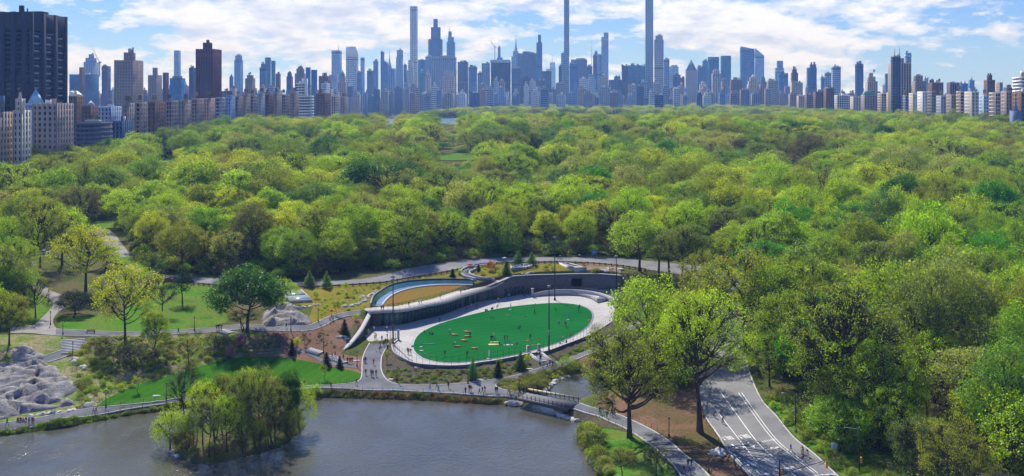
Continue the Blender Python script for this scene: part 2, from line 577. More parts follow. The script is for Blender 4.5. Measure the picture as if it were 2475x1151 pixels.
# ---- sheets laid on the terrain
def sheet(name, poly, mat, off=0.06, step=2.0, kind='structure', flat=None, smooth_n=0, obj=True, skirt=0.0):
    """poly: world outline; fills it with triangles that follow the ground"""
    if smooth_n: poly = catmull(poly, smooth_n, True)
    poly = resample(list(poly) + [poly[0]], step)[:-1]
    if len(poly) < 3: return None
    xs = [p[0] for p in poly]; ys = [p[1] for p in poly]
    bx = np.arange(min(xs), max(xs), step); by = np.arange(min(ys), max(ys), step)
    BX, BY = np.meshgrid(bx, by); BX = BX.ravel(); BY = BY.ravel()
    ok = in_poly(BX, BY, poly)
    BX = BX[ok]; BY = BY[ok]
    if len(BX):
        ok = dist_poly(BX, BY, poly) > step * 0.4
        BX = BX[ok]; BY = BY[ok]
    n = len(poly)
    pts = [Vector((p[0], p[1])) for p in poly] + [Vector((a, b)) for a, b in zip(BX, BY)]
    r = delaunay_2d_cdt(pts, [(i, (i + 1) % n) for i in range(n)], [list(range(n))], 1, 1e-5)
    v2 = np.array([(p.x, p.y) for p in r[0]])
    z = np.full(len(v2), flat) if flat is not None else gzv(v2[:, 0], v2[:, 1])
    V = np.c_[v2, z + off]
    F = [f for f in r[2]]
    if skirt:
        b = len(V)
        pz = np.array([(flat if flat is not None else gz(p[0], p[1])) for p in poly])
        P = np.array([(p[0], p[1]) for p in poly])
        V = np.vstack([V, np.c_[P, pz + off], np.c_[P, pz + off - skirt]])
        F += [(b + i, b + (i + 1) % n, b + n + (i + 1) % n, b + n + i) for i in range(n)]
    me = mesh_np(name, V, F, [mat])
    o = link(name, me)
    tagp(o, kind=kind)
    # make faces point up
    bm = bmesh.new(); bm.from_mesh(me)
    for f in bm.faces:
        if abs(f.normal.z) > 0.3 and f.normal.z < 0: f.normal_flip()
    bm.to_mesh(me); bm.free()
    return o


def pxp(L):
    return [RG(x, y)[:2] for x, y in L]


def ribbon(pts, w, h, off=0.0, zs=None, shift=0.0):
    """box profile along a line on the ground: returns MB"""
    mb = MB()
    n = len(pts); A = []
    P = [np.array(p[:2], float) for p in pts]
    for i in range(n):
        d = P[min(i + 1, n - 1)] - P[max(i - 1, 0)]
        L = np.linalg.norm(d); d = d / max(L, 1e-9)
        nrm = np.array([-d[1], d[0]])
        z = (zs[i] if zs is not None else gz(*P[i])) + off
        a = P[i] + nrm * (shift - w / 2); b = P[i] + nrm * (shift + w / 2)
        A += [(a[0], a[1], z - 0.3 if zs is None else z), (b[0], b[1], z - 0.3 if zs is None else z), (b[0], b[1], z + h), (a[0], a[1], z + h)]
    F = []
    for i in range(n - 1):
        o = i * 4; q = o + 4
        for k in range(4):
            F.append((o + k, o + (k + 1) % 4, q + (k + 1) % 4, q + k))
    F += [(0, 3, 2, 1), ((n - 1) * 4, (n - 1) * 4 + 1, (n - 1) * 4 + 2, (n - 1) * 4 + 3)]
    mb.add(A, F)
    return mb
# ================================================================ SETTING MATERIALS
M_asphalt = mat_ground('path asphalt', [(0.13, 0.135, 0.145), (0.18, 0.185, 0.195), (0.23, 0.235, 0.24)], 0.14, 3.0, 0.85, finevar=0.12)
M_pale = mat_ground('pale path', [(0.24, 0.23, 0.22), (0.30, 0.285, 0.27), (0.34, 0.325, 0.31)], 0.25, 3.0, 0.85, finevar=0.12)
M_road = mat_ground('drive asphalt', [(0.18, 0.185, 0.19), (0.23, 0.23, 0.235), (0.27, 0.27, 0.27)], 0.12, 4.0, 0.85, finevar=0.10)
M_kerb = mat_plain('kerb stone', (0.48, 0.47, 0.45), 0.8, 0.2, 0, 0.2, 1.5)
M_conc = mat_ground('plaza concrete', [(0.42, 0.40, 0.37), (0.47, 0.45, 0.42), (0.52, 0.50, 0.47)], 0.10, 1.5, 0.8, finevar=0.05)
M_wconc = mat_plain('pale concrete', (0.42, 0.42, 0.42), 0.75, 0.25, 0, 0.12, 0.7)
M_turf = mat_ground('green turf', [(0.010, 0.115, 0.024), (0.013, 0.135, 0.029), (0.016, 0.150, 0.034)], 0.05, 6.0, 0.95, finevar=0.10)
def overlay_lines(m, scale, rot, lo, width, wave=False):
    """multiply faint mown bands or slab joints onto a ground material"""
    t_ = m.node_tree; p = [n for n in t_.nodes if n.type == 'BSDF_PRINCIPLED'][0]
    src = p.inputs['Base Color'].links[0].from_socket
    g = t_.nodes.new('ShaderNodeNewGeometry'); mp_ = t_.nodes.new('ShaderNodeMapping')
    mp_.inputs['Rotation'].default_value = (0, 0, R(rot)); t_.links.new(g.outputs['Position'], mp_.inputs[0])
    mx = t_.nodes.new('ShaderNodeMix'); mx.data_type = 'RGBA'; mx.blend_type = 'MULTIPLY'; mx.inputs[0].default_value = 1
    if wave:
        w = t_.nodes.new('ShaderNodeTexWave'); w.inputs['Scale'].default_value = scale; w.inputs['Distortion'].default_value = 0.6
        t_.links.new(mp_.outputs[0], w.inputs[0])
        r = t_.nodes.new('ShaderNodeValToRGB'); r.color_ramp.elements[0].color = (lo, lo, lo, 1); r.color_ramp.elements[0].position = .4; r.color_ramp.elements[1].position = .6
        t_.links.new(w.outputs['Fac'], r.inputs[0]); t_.links.new(r.outputs[0], mx.inputs[7])
    else:
        b = t_.nodes.new('ShaderNodeTexBrick'); b.offset = 0.0; b.inputs['Scale'].default_value = 1.0
        b.inputs['Brick Width'].default_value = scale; b.inputs['Row Height'].default_value = scale; b.inputs['Mortar Size'].default_value = width
        b.inputs['Color1'].default_value = (1, 1, 1, 1); b.inputs['Color2'].default_value = (.94, .94, .95, 1); b.inputs['Mortar'].default_value = (lo, lo, lo, 1)
        t_.links.new(mp_.outputs[0], b.inputs[0]); t_.links.new(b.outputs['Color'], mx.inputs[7])
    t_.links.new(src, mx.inputs[6]); t_.links.new(mx.outputs[2], p.inputs['Base Color'])


overlay_lines(M_turf, 0.085, 48, 0.90, 0, True)
overlay_lines(M_conc, 3.2, 48, 0.78, 0.10)
overlay_lines(M_asphalt, 7.0, 20, 0.88, 0.12)
M_bluekerb = mat_plain('grey blue edging', (0.26, 0.30, 0.36), 0.6, 0.3)
M_lawn = mat_ground('mown lawn', [(0.030, 0.115, 0.008), (0.045, 0.150, 0.012), (0.06, 0.17, 0.016)], 0.06, 2.0, finevar=0.18)
overlay_lines(M_lawn, 0.12, 15, 0.90, 0, True)
M_grass = mat_ground('rough grass', [(0.05, 0.15, 0.012), (0.08, 0.20, 0.02), (0.13, 0.18, 0.035), (0.06, 0.16, 0.014)], 0.09, 1.6, finevar=0.30)
M_meadow = mat_ground('roof meadow', [(0.28, 0.16, 0.04), (0.17, 0.165, 0.025), (0.21, 0.19, 0.03), (0.31, 0.165, 0.05)], 0.07, 1.8, finevar=0.28)
M_sedge = mat_ground('copper sedge', [(0.24, 0.13, 0.04), (0.22, 0.15, 0.035), (0.16, 0.15, 0.03)], 0.10, 1.8, finevar=0.25)
M_mulch = mat_ground('red mulch', [(0.16, 0.095, 0.065), (0.20, 0.12, 0.08), (0.24, 0.15, 0.11)], 0.12, 1.8, finevar=0.22)
M_bed = mat_ground('dark planting soil', [(0.075, 0.065, 0.05), (0.10, 0.085, 0.065), (0.10, 0.10, 0.05), (0.14, 0.11, 0.085)], 0.10, 1.8, finevar=0.40)
M_dirt = mat_ground('bare dirt', [(0.23, 0.135, 0.08), (0.18, 0.11, 0.07), (0.12, 0.09, 0.045), (0.09, 0.11, 0.03)], 0.10, 1.5, finevar=0.25)
M_scrub = mat_ground('scrubby slope', [(0.20, 0.22, 0.07), (0.13, 0.20, 0.04), (0.27, 0.23, 0.14), (0.11, 0.18, 0.035)], 0.14, 1.6, finevar=0.45)
M_bank = mat_ground('lake bank', [(0.16, 0.10, 0.055), (0.14, 0.13, 0.04), (0.20, 0.12, 0.07)], 0.25, 2.0, finevar=0.35)
M_paint = mat_plain('road paint', (0.78, 0.78, 0.76), 0.6, 0.3, 0, 0.08, 3)
M_steel = mat_plain('dark steel', (0.03, 0.03, 0.035), 0.5, 0.4)
M_grey = mat_plain('grey metal', (0.30, 0.31, 0.33), 0.5, 0.4)
M_wood = mat_plain('weathered wood', (0.16, 0.12, 0.09), 0.8, 0.2, 0, 0.25, 4)
M_tan = mat_plain('new timber', (0.62, 0.50, 0.30), 0.7, 0.2, 0, 0.15, 2)

# water
def mat_water(name, deep, bump=0.19, rough=0.10):
    m, t = new_mat(name)
    p = principled(t, rough, 0.5)
    p.inputs['IOR'].default_value = 1.33
    g = t.n('ShaderNodeNewGeometry')
    a = t.noise(g.outputs['Position'], 0.035, 3.0, 0.5)
    c = t.ramp(a.outputs[0], [(0.35, deep), (0.65, tuple(v * 1.35 for v in deep))])
    t.l(c, p.inputs['Base Color'])
    mp_ = t.n('ShaderNodeMapping')
    mp_.inputs['Scale'].default_value = (1.0, 0.55, 1.0)
    mp_.inputs['Rotation'].default_value = (0, 0, R(25))
    t.l(g.outputs['Position'], mp_.inputs[0])
    w1 = t.noise(mp_.outputs[0], 1.3, 3.0, 0.62)
    w2 = t.noise(mp_.outputs[0], 0.11, 2.0, 0.5)
    amp = t.ramp(w2.outputs[0], [(0.38, (0.35, 0.35, 0.35)), (0.62, (1, 1, 1))])
    h = t.math('MULTIPLY', w1.outputs[0], amp)
    b = t.n('ShaderNodeBump')
    b.inputs['Strength'].default_value = 1.0
    b.inputs['Distance'].default_value = bump
    t.l(h, b.inputs['Height'])
    t.l(b.outputs[0], p.inputs['Normal'])
    rr = t.ramp(w2.outputs[0], [(0.4, (rough * 0.7,) * 3), (0.6, (rough * 1.5,) * 3)])
    t.l(rr, p.inputs['Roughness'])
    return m


M_water = mat_water('lake water', (0.062, 0.060, 0.044))
M_rwater = mat_water('reservoir water', (0.12, 0.22, 0.32), 0.3)
xs = [p[0] for p in LAKEs]; ys = [p[1] for p in LAKEs]
wv = [(-420, -40, 0.0), (70, -40, 0.0), (70, 305, 0.0), (-420, 305, 0.0)]
water = link('water', mesh_np('water', wv, [(0, 1, 2, 3)], [M_water]))
tagp(water, kind='structure')
rwv = [(-330, RES_Y0, 37.2), (330, RES_Y0, 37.2), (420, RES_Y1, 37.2), (-200, RES_Y1, 37.2)]
rw = link('reservoir_water', mesh_np('reservoir_water', rwv, [(0, 1, 2, 3)], [M_rwater]))
tagp(rw, kind='structure')

# ================================================================ PATHS, LAWNS, BEDS
def px_edges(U, L):
    return catmull(pxp(U), 4), catmull(pxp(L), 4)


# scrub slopes and beds first (lowest layer)
sheet('planted_slope', pxp([(165,850),(230,815),(348,815),(478,808),(560,800),(640,806),(690,860),(620,862),(560,866),(492,884),(403,911),(330,935),(262,962),(230,985),(190,985),(150,965),(185,945),(165,912),(130,885)]), M_scrub, 0.05, kind='structure')
sheet('mulch_bed', pxp([(600,805),(735,800),(778,788),(810,776),(868,762),(888,762),(886,775),(872,800),(856,820),(838,840),(822,856),(860,862),(878,860),(872,905),(860,900),(800,887),(740,874),(680,866),(620,864),(590,862),(570,840)]), M_mulch, 0.05)
sheet('oval_bed', [p for p in RIMs] + pxp([(1478,800),(1440,830),(1387,860),(1364,869),(1240,909),(1181,919),(1115,927),(1049,931),(983,931),(950,926),(930,916),(921,897),(923,867),(936,838)]), M_bed, 0.05)
sheet('hillside_grass', pxp([(400,682),(520,694),(560,720),(548,750),(552,778),(500,793),(400,800),(300,803),(170,803),(140,790),(150,770),(200,765),(300,755),(330,700)]), M_grass, 0.05)
sheet('hillside_grass', pxp([(-60,700),(-60,800),(20,790),(80,784),(108,760),(128,740),(118,724),(90,710),(60,680),(50,655),(0,650)]), M_grass, 0.05)
sheet('hillside_grass', pxp([(-60,812),(60,808),(140,812),(165,816),(170,838),(140,848),(87,862),(0,880),(-60,886)]), M_scrub, 0.05)
sheet('hillside_grass', pxp([(-60,910),(0,902),(90,886),(150,868),(165,912),(120,930),(185,985),(180,992),(87,1010),(0,1022),(-60,1040)]), M_scrub, 0.05)
sheet('meadow', pxp([(690,700),(732,697),(818,693),(917,687),(1016,671),(1082,660),(1115,655),(1199,640),(1300,637),(1351,636),(1372,640),(1417,661),(1390,664)])
      + [(14, 397.5), (6.5, 394), (-1.6, 388), (-6.5, 383), (-13.5, 378)] + [(x - 4.2, y + 3.8) for x, y in reversed(FACs[:-1])] + pxp([(868,753),(810,768),(778,778),(762,786),(745,775),(757,740),(700,735)]), M_meadow, 0.05)
sheet('shale_bed', pxp([(1372,640),(1417,661),(1482,668),(1512,668),(1560,700),(1520,720),(1500,715),(1500,645),(1419,637)]), mat_ground('pale brown soil', [(0.22, 0.15, 0.11), (0.28, 0.20, 0.15), (0.16, 0.13, 0.07)], 0.12, 1.8, finevar=0.3), 0.05)
CH_O = pxp([(896,742),(903,722),(917,711),(932,701),(950,693),(983,686),(1033,681.5),(1085,680.5),(1135,681.5),(1146,685)])
CH_I = pxp([(922,742),(930,730),(944,717),(967,706),(1000,697),(1049,691),(1095,689.5),(1142,690)])
sheet('sedge_bed', catmull(CH_I, 4) + pxp([(1165,689),(1150,700)]) + [(-17, 375), (-24, 366), (-31, 357)] + pxp([(1000,727),(940,739)]), M_sedge, 0.10)
sheet('lawn', catmull(pxp([(234,984),(262,962),(330,932),(403,911),(492,884),(560,867),(620,863),(680,865),(740,873),(800,886),(858,899),(872,906),(868,916),(845,925)]), 4) + pxp([(800,931),(752,933),(600,945),(460,960),(391,969),(313,978)]), M_lawn, 0.08)
sheet('lawn', catmull(pxp([(1392,1042),(1440,1032),(1500,1042),(1540,1058),(1580,1092),(1612,1120),(1630,1150),(1640,1175)]), 4) + pxp([(1460,1175),(1452,1148),(1438,1120),(1424,1092),(1410,1068)]), M_grass, 0.08)
sheet('dirt_bank', pxp([(1425,850),(1470,830),(1510,800),(1560,760),(1640,700),(1700,690),(1712,760),(1700,830),(1685,900),(1690,955),(1706,1012),(1735,1054),(1766,1104),(1812,1155),(1825,1200),(1745,1200),(1722,1150),(1700,1132),(1660,1098),(1618,1064),(1562,1031),(1494,1001),(1432,984),(1470,950),(1480,920),(1440,898),(1400,896),(1390,880)]), M_dirt, 0.05)
sheet('dirt_bank', pxp([(1355,1000),(1372,990),(1424,1001),(1470,1016),(1512,1036),(1530,1052),(1500,1040),(1440,1030),(1400,1018)]), M_bed, 0.07)
sheet('grass_verge', pxp([(1846,966),(1880,1003),(1924,1056),(1976,1098),(2032,1150),(2080,1190),(2300,1190),(2150,1100),(2020,1040),(1930,990),(1880,950)]), M_grass, 0.06)
sheet('lake_bank', catmull(pxp([(560,968),(660,958),(750,942),(871,946),(983,949),(1049,952),(1115,957),(1181,962),(1236,964),(1262,972)]), 3) + catmull(pxp([(1245,981),(1180,978),(1100,973),(1000,968),(870,964),(750,961),(660,966),(570,974)]), 3), M_bank, 0.06, step=1.2)
sheet('lake_bank', catmull(pxp([(-80,1062),(0,1047),(87,1034),(217,1010),(321,991),(434,976),(540,966)]), 3) + catmull(pxp([(540,973),(430,984),(321,1000),(217,1017),(150,1033),(90,1037),(0,1051),(-80,1066)]), 3), M_bank, 0.06, step=1.2)
sheet('reed_bank', pxp([(1200,926),(1249,920),(1364,887),(1400,872),(1420,880),(1384,900),(1352,911),(1330,922),(1322,942),(1290,955),(1276,950),(1220,940),(1202,938)]), mat_ground('dry reeds', [(0.20, 0.18, 0.08), (0.14, 0.15, 0.05), (0.26, 0.22, 0.12)], 0.3, 2.5, finevar=0.4), 0.06)

# paths
KERBS = []
def path(name, U, L, mat, off=0.12, kerb=True, step=1.6):
    u, l = px_edges(U, L)
    sheet(name, u + l[::-1], mat, off, step, skirt=0.25)
    if kerb: KERBS.extend([u, l])
    return u, l


lakeU = [(-80,1052),(0,1025),(87,1012),(187,993),(230,987),(313,979),(391,971),(452,961),(600,946),(732,934),(800,932),(840,928)]
lakeL = [(-80,1071),(0,1044),(87,1031),(217,1007),(321,988),(434,973),(600,957),(752,939),(871,943),(983,946),(1049,949),(1115,953),(1181,958),(1245,963)]
u1, l1 = px_edges(lakeU, lakeL)
entL = catmull(pxp([(840,928),(866,923),(874,910),(875,890),(876,870),(882,851),(893,831)]), 4)
entR = catmull(pxp([(938,832),(933,842),(923,862),(921,880),(922,897),(932,916),(950,927),(983,932),(1049,932),(1115,928),(1181,920),(1240,910),(1300,892),(1364,870),(1430,841),(1480,813),(1520,782),(1545,745),(1530,712),(1512,690)]), 4)
loopL = catmull(pxp([(1530,686),(1552,712),(1568,748),(1540,790),(1496,824),(1430,855),(1364,885),(1300,903),(1249,917),(1210,924),(1197,932),(1215,942),(1250,948),(1276,952)]), 4)
mainpoly = u1 + entL[1:] + entR + loopL + l1[::-1]
sheet('path', mainpoly, M_asphalt, 0.13, 1.6, skirt=0.25)
KERBS += [u1, entL, entR[:52], loopL[16:52], l1]
path('path', [(1397,974),(1430,986),(1492,1002),(1559,1032),(1613,1064),(1654,1099),(1695,1132),(1720,1160),(1760,1210)],
     [(1370,987),(1424,1001),(1470,1018),(1515,1038),(1573,1076),(1613,1110),(1645,1148),(1680,1210)], M_asphalt)
path('path', [(135,796),(243,802),(348,802),(478,796),(578,786),(660,787),(735,789),(765,780),(795,766),(830,757),(870,751)],
     [(135,812),(243,814),(348,813),(478,806),(578,797),(640,800),(735,801),(780,790),(805,776),(835,766),(872,761)], M_asphalt, kerb=True)
path('path', [(-40,888),(0,882),(87,865),(140,850),(160,842)], [(-40,908),(0,899),(87,884),(150,866),(180,852)], M_asphalt)
path('path', [(0,632),(60,622),(88,640),(80,664),(118,700),(150,715),(158,738),(135,762),(128,780),(140,800)],
     [(0,645),(40,634),(52,650),(58,675),(90,708),(118,722),(128,738),(108,762),(82,786),(60,800)], M_pale, kerb=False)
path('path', [(20,792),(80,787),(135,795)], [(20,806),(70,806),(135,812)], M_pale, kerb=False)
path('path', [(205,540),(262,556),(295,590),(345,650)], [(205,556),(236,574),(262,606),(330,668)], M_pale, kerb=False)
path('path', [(700,845),(735,846),(790,872),(868,884)], [(700,852),(735,854),(790,880),(868,892)], M_asphalt, kerb=False)

# the drive
drvL = [(330,662),(391,675),(478,684),(621,692),(732,695),(818,691),(917,685),(950,680),(1016,668.5),(1082,657.6),(1122,649),(1199,637.5),(1300,635),(1351.5,634),(1419,636),(1499,642),
        (1570,653),(1640,664),(1700,681),(1720,710),(1715,760),(1705,800),(1690,880),(1690,950),(1706,1008),(1735,1050),(1766,1100),(1812,1151),(1850,1200)]
drvU = [(338,650),(391,664),(478,671),(621,680),(702,683),(800,680),(907,671),(983,651),(1049,639),(1090,634),(1131,627),(1190,624),(1270,623),(1351,623),(1419,623.5),(1499,626),
        (1600,635),(1711,648),(1770,670),(1795,710),(1800,770),(1800,830),(1812,900),(1840,966),(1875,1005),(1918,1058),(1970,1100),(2024,1151),(2075,1200)]
DU, DL = px_edges(drvU, drvL)
sheet('road', DU + DL[::-1], M_road, 0.13, 2.0, skirt=0.25)
KERBS += [DU[88:], DL[96:]]
for k in KERBS:
    k = resample(k, 1.5)
    if len(k) > 2: tagp(ribbon(k, 0.28, 0.20, 0.0).build('kerb', M_kerb), kind='structure')
# ================================================================ OVAL, PAVILION, WALLS
def off_line(P, d):
    """shift a polyline sideways (positive: to the left of its direction)"""
    out = []
    n = len(P)
    for i in range(n):
        a = np.array(P[max(i - 1, 0)][:2], float); b = np.array(P[min(i + 1, n - 1)][:2], float)
        t = b - a; t /= max(np.linalg.norm(t), 1e-9)
        out.append((P[i][0] - t[1] * d, P[i][1] + t[0] * d))
    return out


TURF = catmull([W(*p, PZ + .1) for p in ((999,839),(1003,822),(1015,806),(1040,792),(1070,780),(1110,768),(1150,758),(1200,747),(1250,739.5),(1300,734.5),(1345,732.5),(1385,735),(1412,742),(1428,753),
              (1431,768),(1422,786),(1400,803),(1370,819),(1330,834),(1290,846),(1240,858),(1190,867),(1140,873.5),(1095,876.5),(1055,874),(1025,866),(1006,853))], 4, True)
plaza_poly = [W(893, 831, PZ), (-45.0, 322)] + [(-45, 334)] + FACs + STWs[6:14] + [(6.4, 388.6)] + CWs[1:] + RIMs[::-1] + [W(938, 832, PZ)]
sheet('plaza', plaza_poly, M_conc, 0.05, 2.5, flat=PZ)
sheet('ramp_path', [(7.5, 389.6)] + STWs[14:] + [(44, 386)] + CWs[::-1][2:-1], M_asphalt, 0.07, 2.0)
turf = sheet('sports_lawn', TURF, M_turf, 0.14, 3.0, flat=PZ, skirt=0.1)
rb = ribbon([*TURF, TURF[0], TURF[1]], 1.1, 0.10, 0.0, zs=[PZ] * (len(TURF) + 2)).build('lawn_edging', M_bluekerb)
tagp(rb, kind='structure')

# rim wall
M_stone = None
def mat_stone():
    m, t = new_mat('dark stone wall')
    p = principled(t, 0.85, 0.2)
    tcn = t.n('ShaderNodeTexCoord')
    g = t.n('ShaderNodeNewGeometry')
    mp_ = t.n('ShaderNodeMapping')
    mp_.inputs['Scale'].default_value = (0.6, 0.6, 2.4)
    t.l(g.outputs['Position'], mp_.inputs[0])
    a = t.noise(mp_.outputs[0], 1.6, 3.0, 0.7)
    c = t.ramp(a.outputs[0], [(0.3, (0.10, 0.095, 0.10)), (0.5, (0.15, 0.135, 0.13)), (0.7, (0.22, 0.19, 0.18))])
    t.l(c, p.inputs['Base Color'])
    b = t.n('ShaderNodeBump'); b.inputs['Distance'].default_value = 0.1
    t.l(a.outputs[0], b.inputs['Height']); t.l(b.outputs[0], p.inputs['Normal'])
    return m


M_stone = mat_stone()
rim_line = resample([GATE_R] + RIMs, 1.5)
o = thing('rim_wall', (0, 0, 0), 0, 'curved dark retaining wall under the oval plaza, above the planted slope', 'wall')
ribbon(rim_line, 0.5, 1.55, -1.3, zs=[PZ] * len(rim_line)).build('wall', M_stone, o)
ribbon(rim_line, 0.62, 0.12, 0.252, zs=[PZ] * len(rim_line)).build('coping', M_wconc, o)


def fence_on(line, name, label, ztop_fn, ph, sp, pr, rails, rail_r, mats, group=None, off=0.0, cat='fence'):
    """a fence: every post a part, every rail a part"""
    pts = resample(line, sp)
    root = thing(name, (pts[0][0], pts[0][1], ztop_fn(*pts[0][:2])), 0, label, cat, group)
    base = Vector(root.location)
    pm = MB().box(-pr, -pr, -0.3, pr, pr, ph)
    me = mesh_np('post', pm.V, pm.F, [mats[0]])
    P3 = [Vector((p[0], p[1], ztop_fn(p[0], p[1]) + off)) for p in pts]
    for p in P3:
        link('post', me, root, p - base)
    for h in rails:
        MB().tube([p - base + Vector((0, 0, h)) for p in P3], rail_r, 4).build('rail', [mats[1]], root)
    return root


fence_on(off_line(rim_line, 0.0)[2:], 'oval_fence', 'tall thin black fence curving along the rim of the oval plaza', lambda x, y: PZ + 0.3, 2.6, 2.0, 0.035, (0.25, 1.4, 2.58), 0.016, [M_steel, M_steel])
# curved concrete wall with railing
cw = resample([(6.6, 388.2)] + CWs, 1.5)
o = thing('curved_wall', (0, 0, 0), 0, 'pale curved concrete wall behind the far end of the oval lawn', 'wall')
zc_ = [PZ + 0.9 + 1.2 * min(1.0, i / 10.0) for i in range(len(cw))]
mbw = MB(); A = []
L_ = off_line(cw, -0.22); R_ = off_line(cw, 0.22)
for i in range(len(cw)):
    A += [(*L_[i], PZ - 0.2), (*R_[i], PZ - 0.2), (*R_[i], zc_[i]), (*L_[i], zc_[i])]
F_ = []
for i in range(len(cw) - 1):
    q = i * 4
    for k in range(4): F_.append((q + k, q + (k + 1) % 4, q + 4 + (k + 1) % 4, q + 4 + k))
F_ += [(0, 3, 2, 1), (len(A) - 4, len(A) - 3, len(A) - 2, len(A) - 1)]
MB().add(A, F_).build('wall', M_wconc, o)
fence_on(off_line(cw, 0.9)[1:], 'ramp_railing', 'dark railing on the ramp behind the pale curved wall', lambda x, y: PZ + 0.9, 1.9, 2.0, 0.04, (1.0, 1.85), 0.03, [M_steel, M_steel])
MB().box(-0.45, -0.45, 0, 0.45, 0.45, 2.9).box(-0.55, -0.55, 2.9, 0.55, 0.55, 3.05).build('pillar', M_wconc, loc=(*W(1287, 718, PZ), PZ), **{})
tagp(bpy.context.scene.objects['pillar'], 'pale square stone pillar at the start of the curved wall', 'pillar')
# low platform with front wall
plat = catmull([W(*p, PZ + .9) for p in ((1340,706.5),(1365,707),(1395,709.5),(1419,714),(1433,720),(1444,727))], 4)
platb = [W(*p, PZ + .9) for p in ((1468,722),(1452,713),(1430,708.5),(1400,705),(1368,704),(1343,704.5))]
o = thing('raised_terrace', (0, 0, PZ), 0, 'low raised concrete terrace between the oval lawn and the curved wall', 'terrace')
MB().prism(plat + platb, 0.06, 0.95).build('deck', M_conc, o)
fence_on(plat, 'terrace_railing', 'grey railing on the raised concrete terrace beyond the lawn', lambda x, y: PZ + 0.95, 1.05, 1.7, 0.04, (0.5, 1.0), 0.025, [M_grey, M_grey])

# ---- pavilion
M_glass = mat_plain('teal glass', (0.028, 0.085, 0.09), 0.06, 0.6, 0, 0.35, 0.35)
M_glass2 = mat_plain('pale lit glass', (0.14, 0.20, 0.19), 0.08, 0.6, 0, 0.30, 0.5)  # paler copy of the glass, lit look put into its colour
M_mull = mat_plain('mullion metal', (0.05, 0.055, 0.06), 0.4, 0.5)
pav = thing('pavilion', (0, 0, 0), 0, 'low glass fronted pavilion with a walkway roof, built into the slope by the oval lawn', 'building')
line = resample(FACs, 1.75)
ZR = lambda s: 7.55 + 0.3 * s
n_ = len(line)
gm = None
for i in range(n_ - 1):
    a = np.array(line[i]); b = np.array(line[i + 1]); c = (a + b) / 2
    ang = math.atan2(*(b - a)[::-1]); L = np.linalg.norm(b - a)
    mb = MB().box(-L / 2 + 0.06, -0.05, 0.15, L / 2 - 0.06, 0.05, 4.55 - 0.6 * i / n_)
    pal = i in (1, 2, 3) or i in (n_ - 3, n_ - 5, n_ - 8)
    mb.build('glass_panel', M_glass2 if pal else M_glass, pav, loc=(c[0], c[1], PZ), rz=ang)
    MB().box(-0.07, -0.14, 0.0, 0.07, 0.12, 4.6 - 0.6 * i / n_).build('mullion', M_mull, pav, loc=(a[0], a[1], PZ), rz=ang)
    if i == 0:
        pass
sill = ribbon(off_line(line, -0.1), 0.3, 0.15, 0.0, zs=[PZ] * n_).build('sill', M_mull, pav)
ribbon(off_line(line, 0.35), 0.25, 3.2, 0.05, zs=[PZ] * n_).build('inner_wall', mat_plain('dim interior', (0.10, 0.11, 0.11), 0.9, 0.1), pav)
# roof slab, follows the front and runs into the stone wall
front = [(-44.4, 330.5)] + off_line(FACs, -2.9)[1:] + off_line(STWs, -0.1)[4:8]
back = [(-47.0, 336.5)] + off_line(FACs, 4.2)[1:] + off_line(STWs, 3.8)[4:8]
zt = [8.5] + [8.7 - 0.6 * i / len(FACs) for i in range(1, len(FACs))] + [8.35, 8.8, 9.3, 9.6]
A = []
for f, b, z in zip(front, back, zt):
    A += [(f[0], f[1], z - 0.55), (b[0], b[1], z - 0.55), (b[0], b[1], z), (f[0], f[1], z)]
F_ = []
for i in range(len(zt) - 1):
    q = i * 4
    for k in range(4): F_.append((q + k, q + (k + 1) % 4, q + 4 + (k + 1) % 4, q + 4 + k))
F_ += [(0, 3, 2, 1), (len(A) - 4, len(A) - 3, len(A) - 2, len(A) - 1)]
MB().add(A, F_).build('roof', M_conc, pav)
zf = {}
def roofz(x, y):
    d = [(abs(f[0] - x) + abs(f[1] - y), z) for f, z in zip(front, zt)] + [(abs(f[0] - x) + abs(f[1] - y), z) for f, z in zip(back, zt)]
    return min(d)[1]
fence_on(off_line(front, 0.25), 'roof_railing', 'pale metal railing along the front edge of the walkway roof', roofz, 1.1, 1.9, 0.035, (0.55, 1.08), 0.025, [M_grey, M_wconc])
fence_on(off_line(back, -0.25), 'roof_railing', 'dark railing between the walkway roof and the roof meadow', roofz, 1.0, 1.9, 0.05, (0.35, 0.7, 0.98), 0.04, [M_steel, M_steel])
# left return wall and descending wall
o = thing('side_wall', (0, 0, 0), 0, 'descending curved stone wall with white coping at the near end of the pavilion', 'wall')
armz = [7.9, 7.0, 6.0, 5.1, 4.1, 3.1]
arm = catmull([(x, y, z) for (x, y), z in zip(ARM, armz)], 5)
for nm, w0, w1, z0, z1, mt in (('wall', -0.1, 0.55, None, 0.0, M_stone), ('coping', -0.75, 0.65, -0.02, 0.14, M_wconc)):
    Lp = off_line(arm, -w0 if nm == 'wall' else -w0); Rp = off_line(arm, -w1)
    A = []
    for i, p in enumerate(arm):
        zb = (PZ - 1.8) if z0 is None else p[2] + z0
        A += [(*Lp[i], zb), (*Rp[i], zb), (*Rp[i], p[2] + z1), (*Lp[i], p[2] + z1)]
    F_ = []
    for i in range(len(arm) - 1):
        q = i * 4
        for k in range(4): F_.append((q + k, q + (k + 1) % 4, q + 4 + (k + 1) % 4, q + 4 + k))
    F_ += [(0, 3, 2, 1), (len(A) - 4, len(A) - 3, len(A) - 2, len(A) - 1)]
    MB().add(A, F_).build(nm, mt, o)
MB().prism([(-45.2, 333.8), (-41.5, 333.6), (-41.5, 334.6), (-45.2, 335.2)], PZ - 0.3, 8.0).build('end_wall', M_stone, pav)
fence_on(off_line(ARM, 0.9)[::-1], 'handrail', 'thin dark fence along the top of the descending side wall', lambda x, y: gz(x - 0.6, y), 1.1, 2.0, 0.03, (1.05,), 0.02, [M_steel, M_steel])

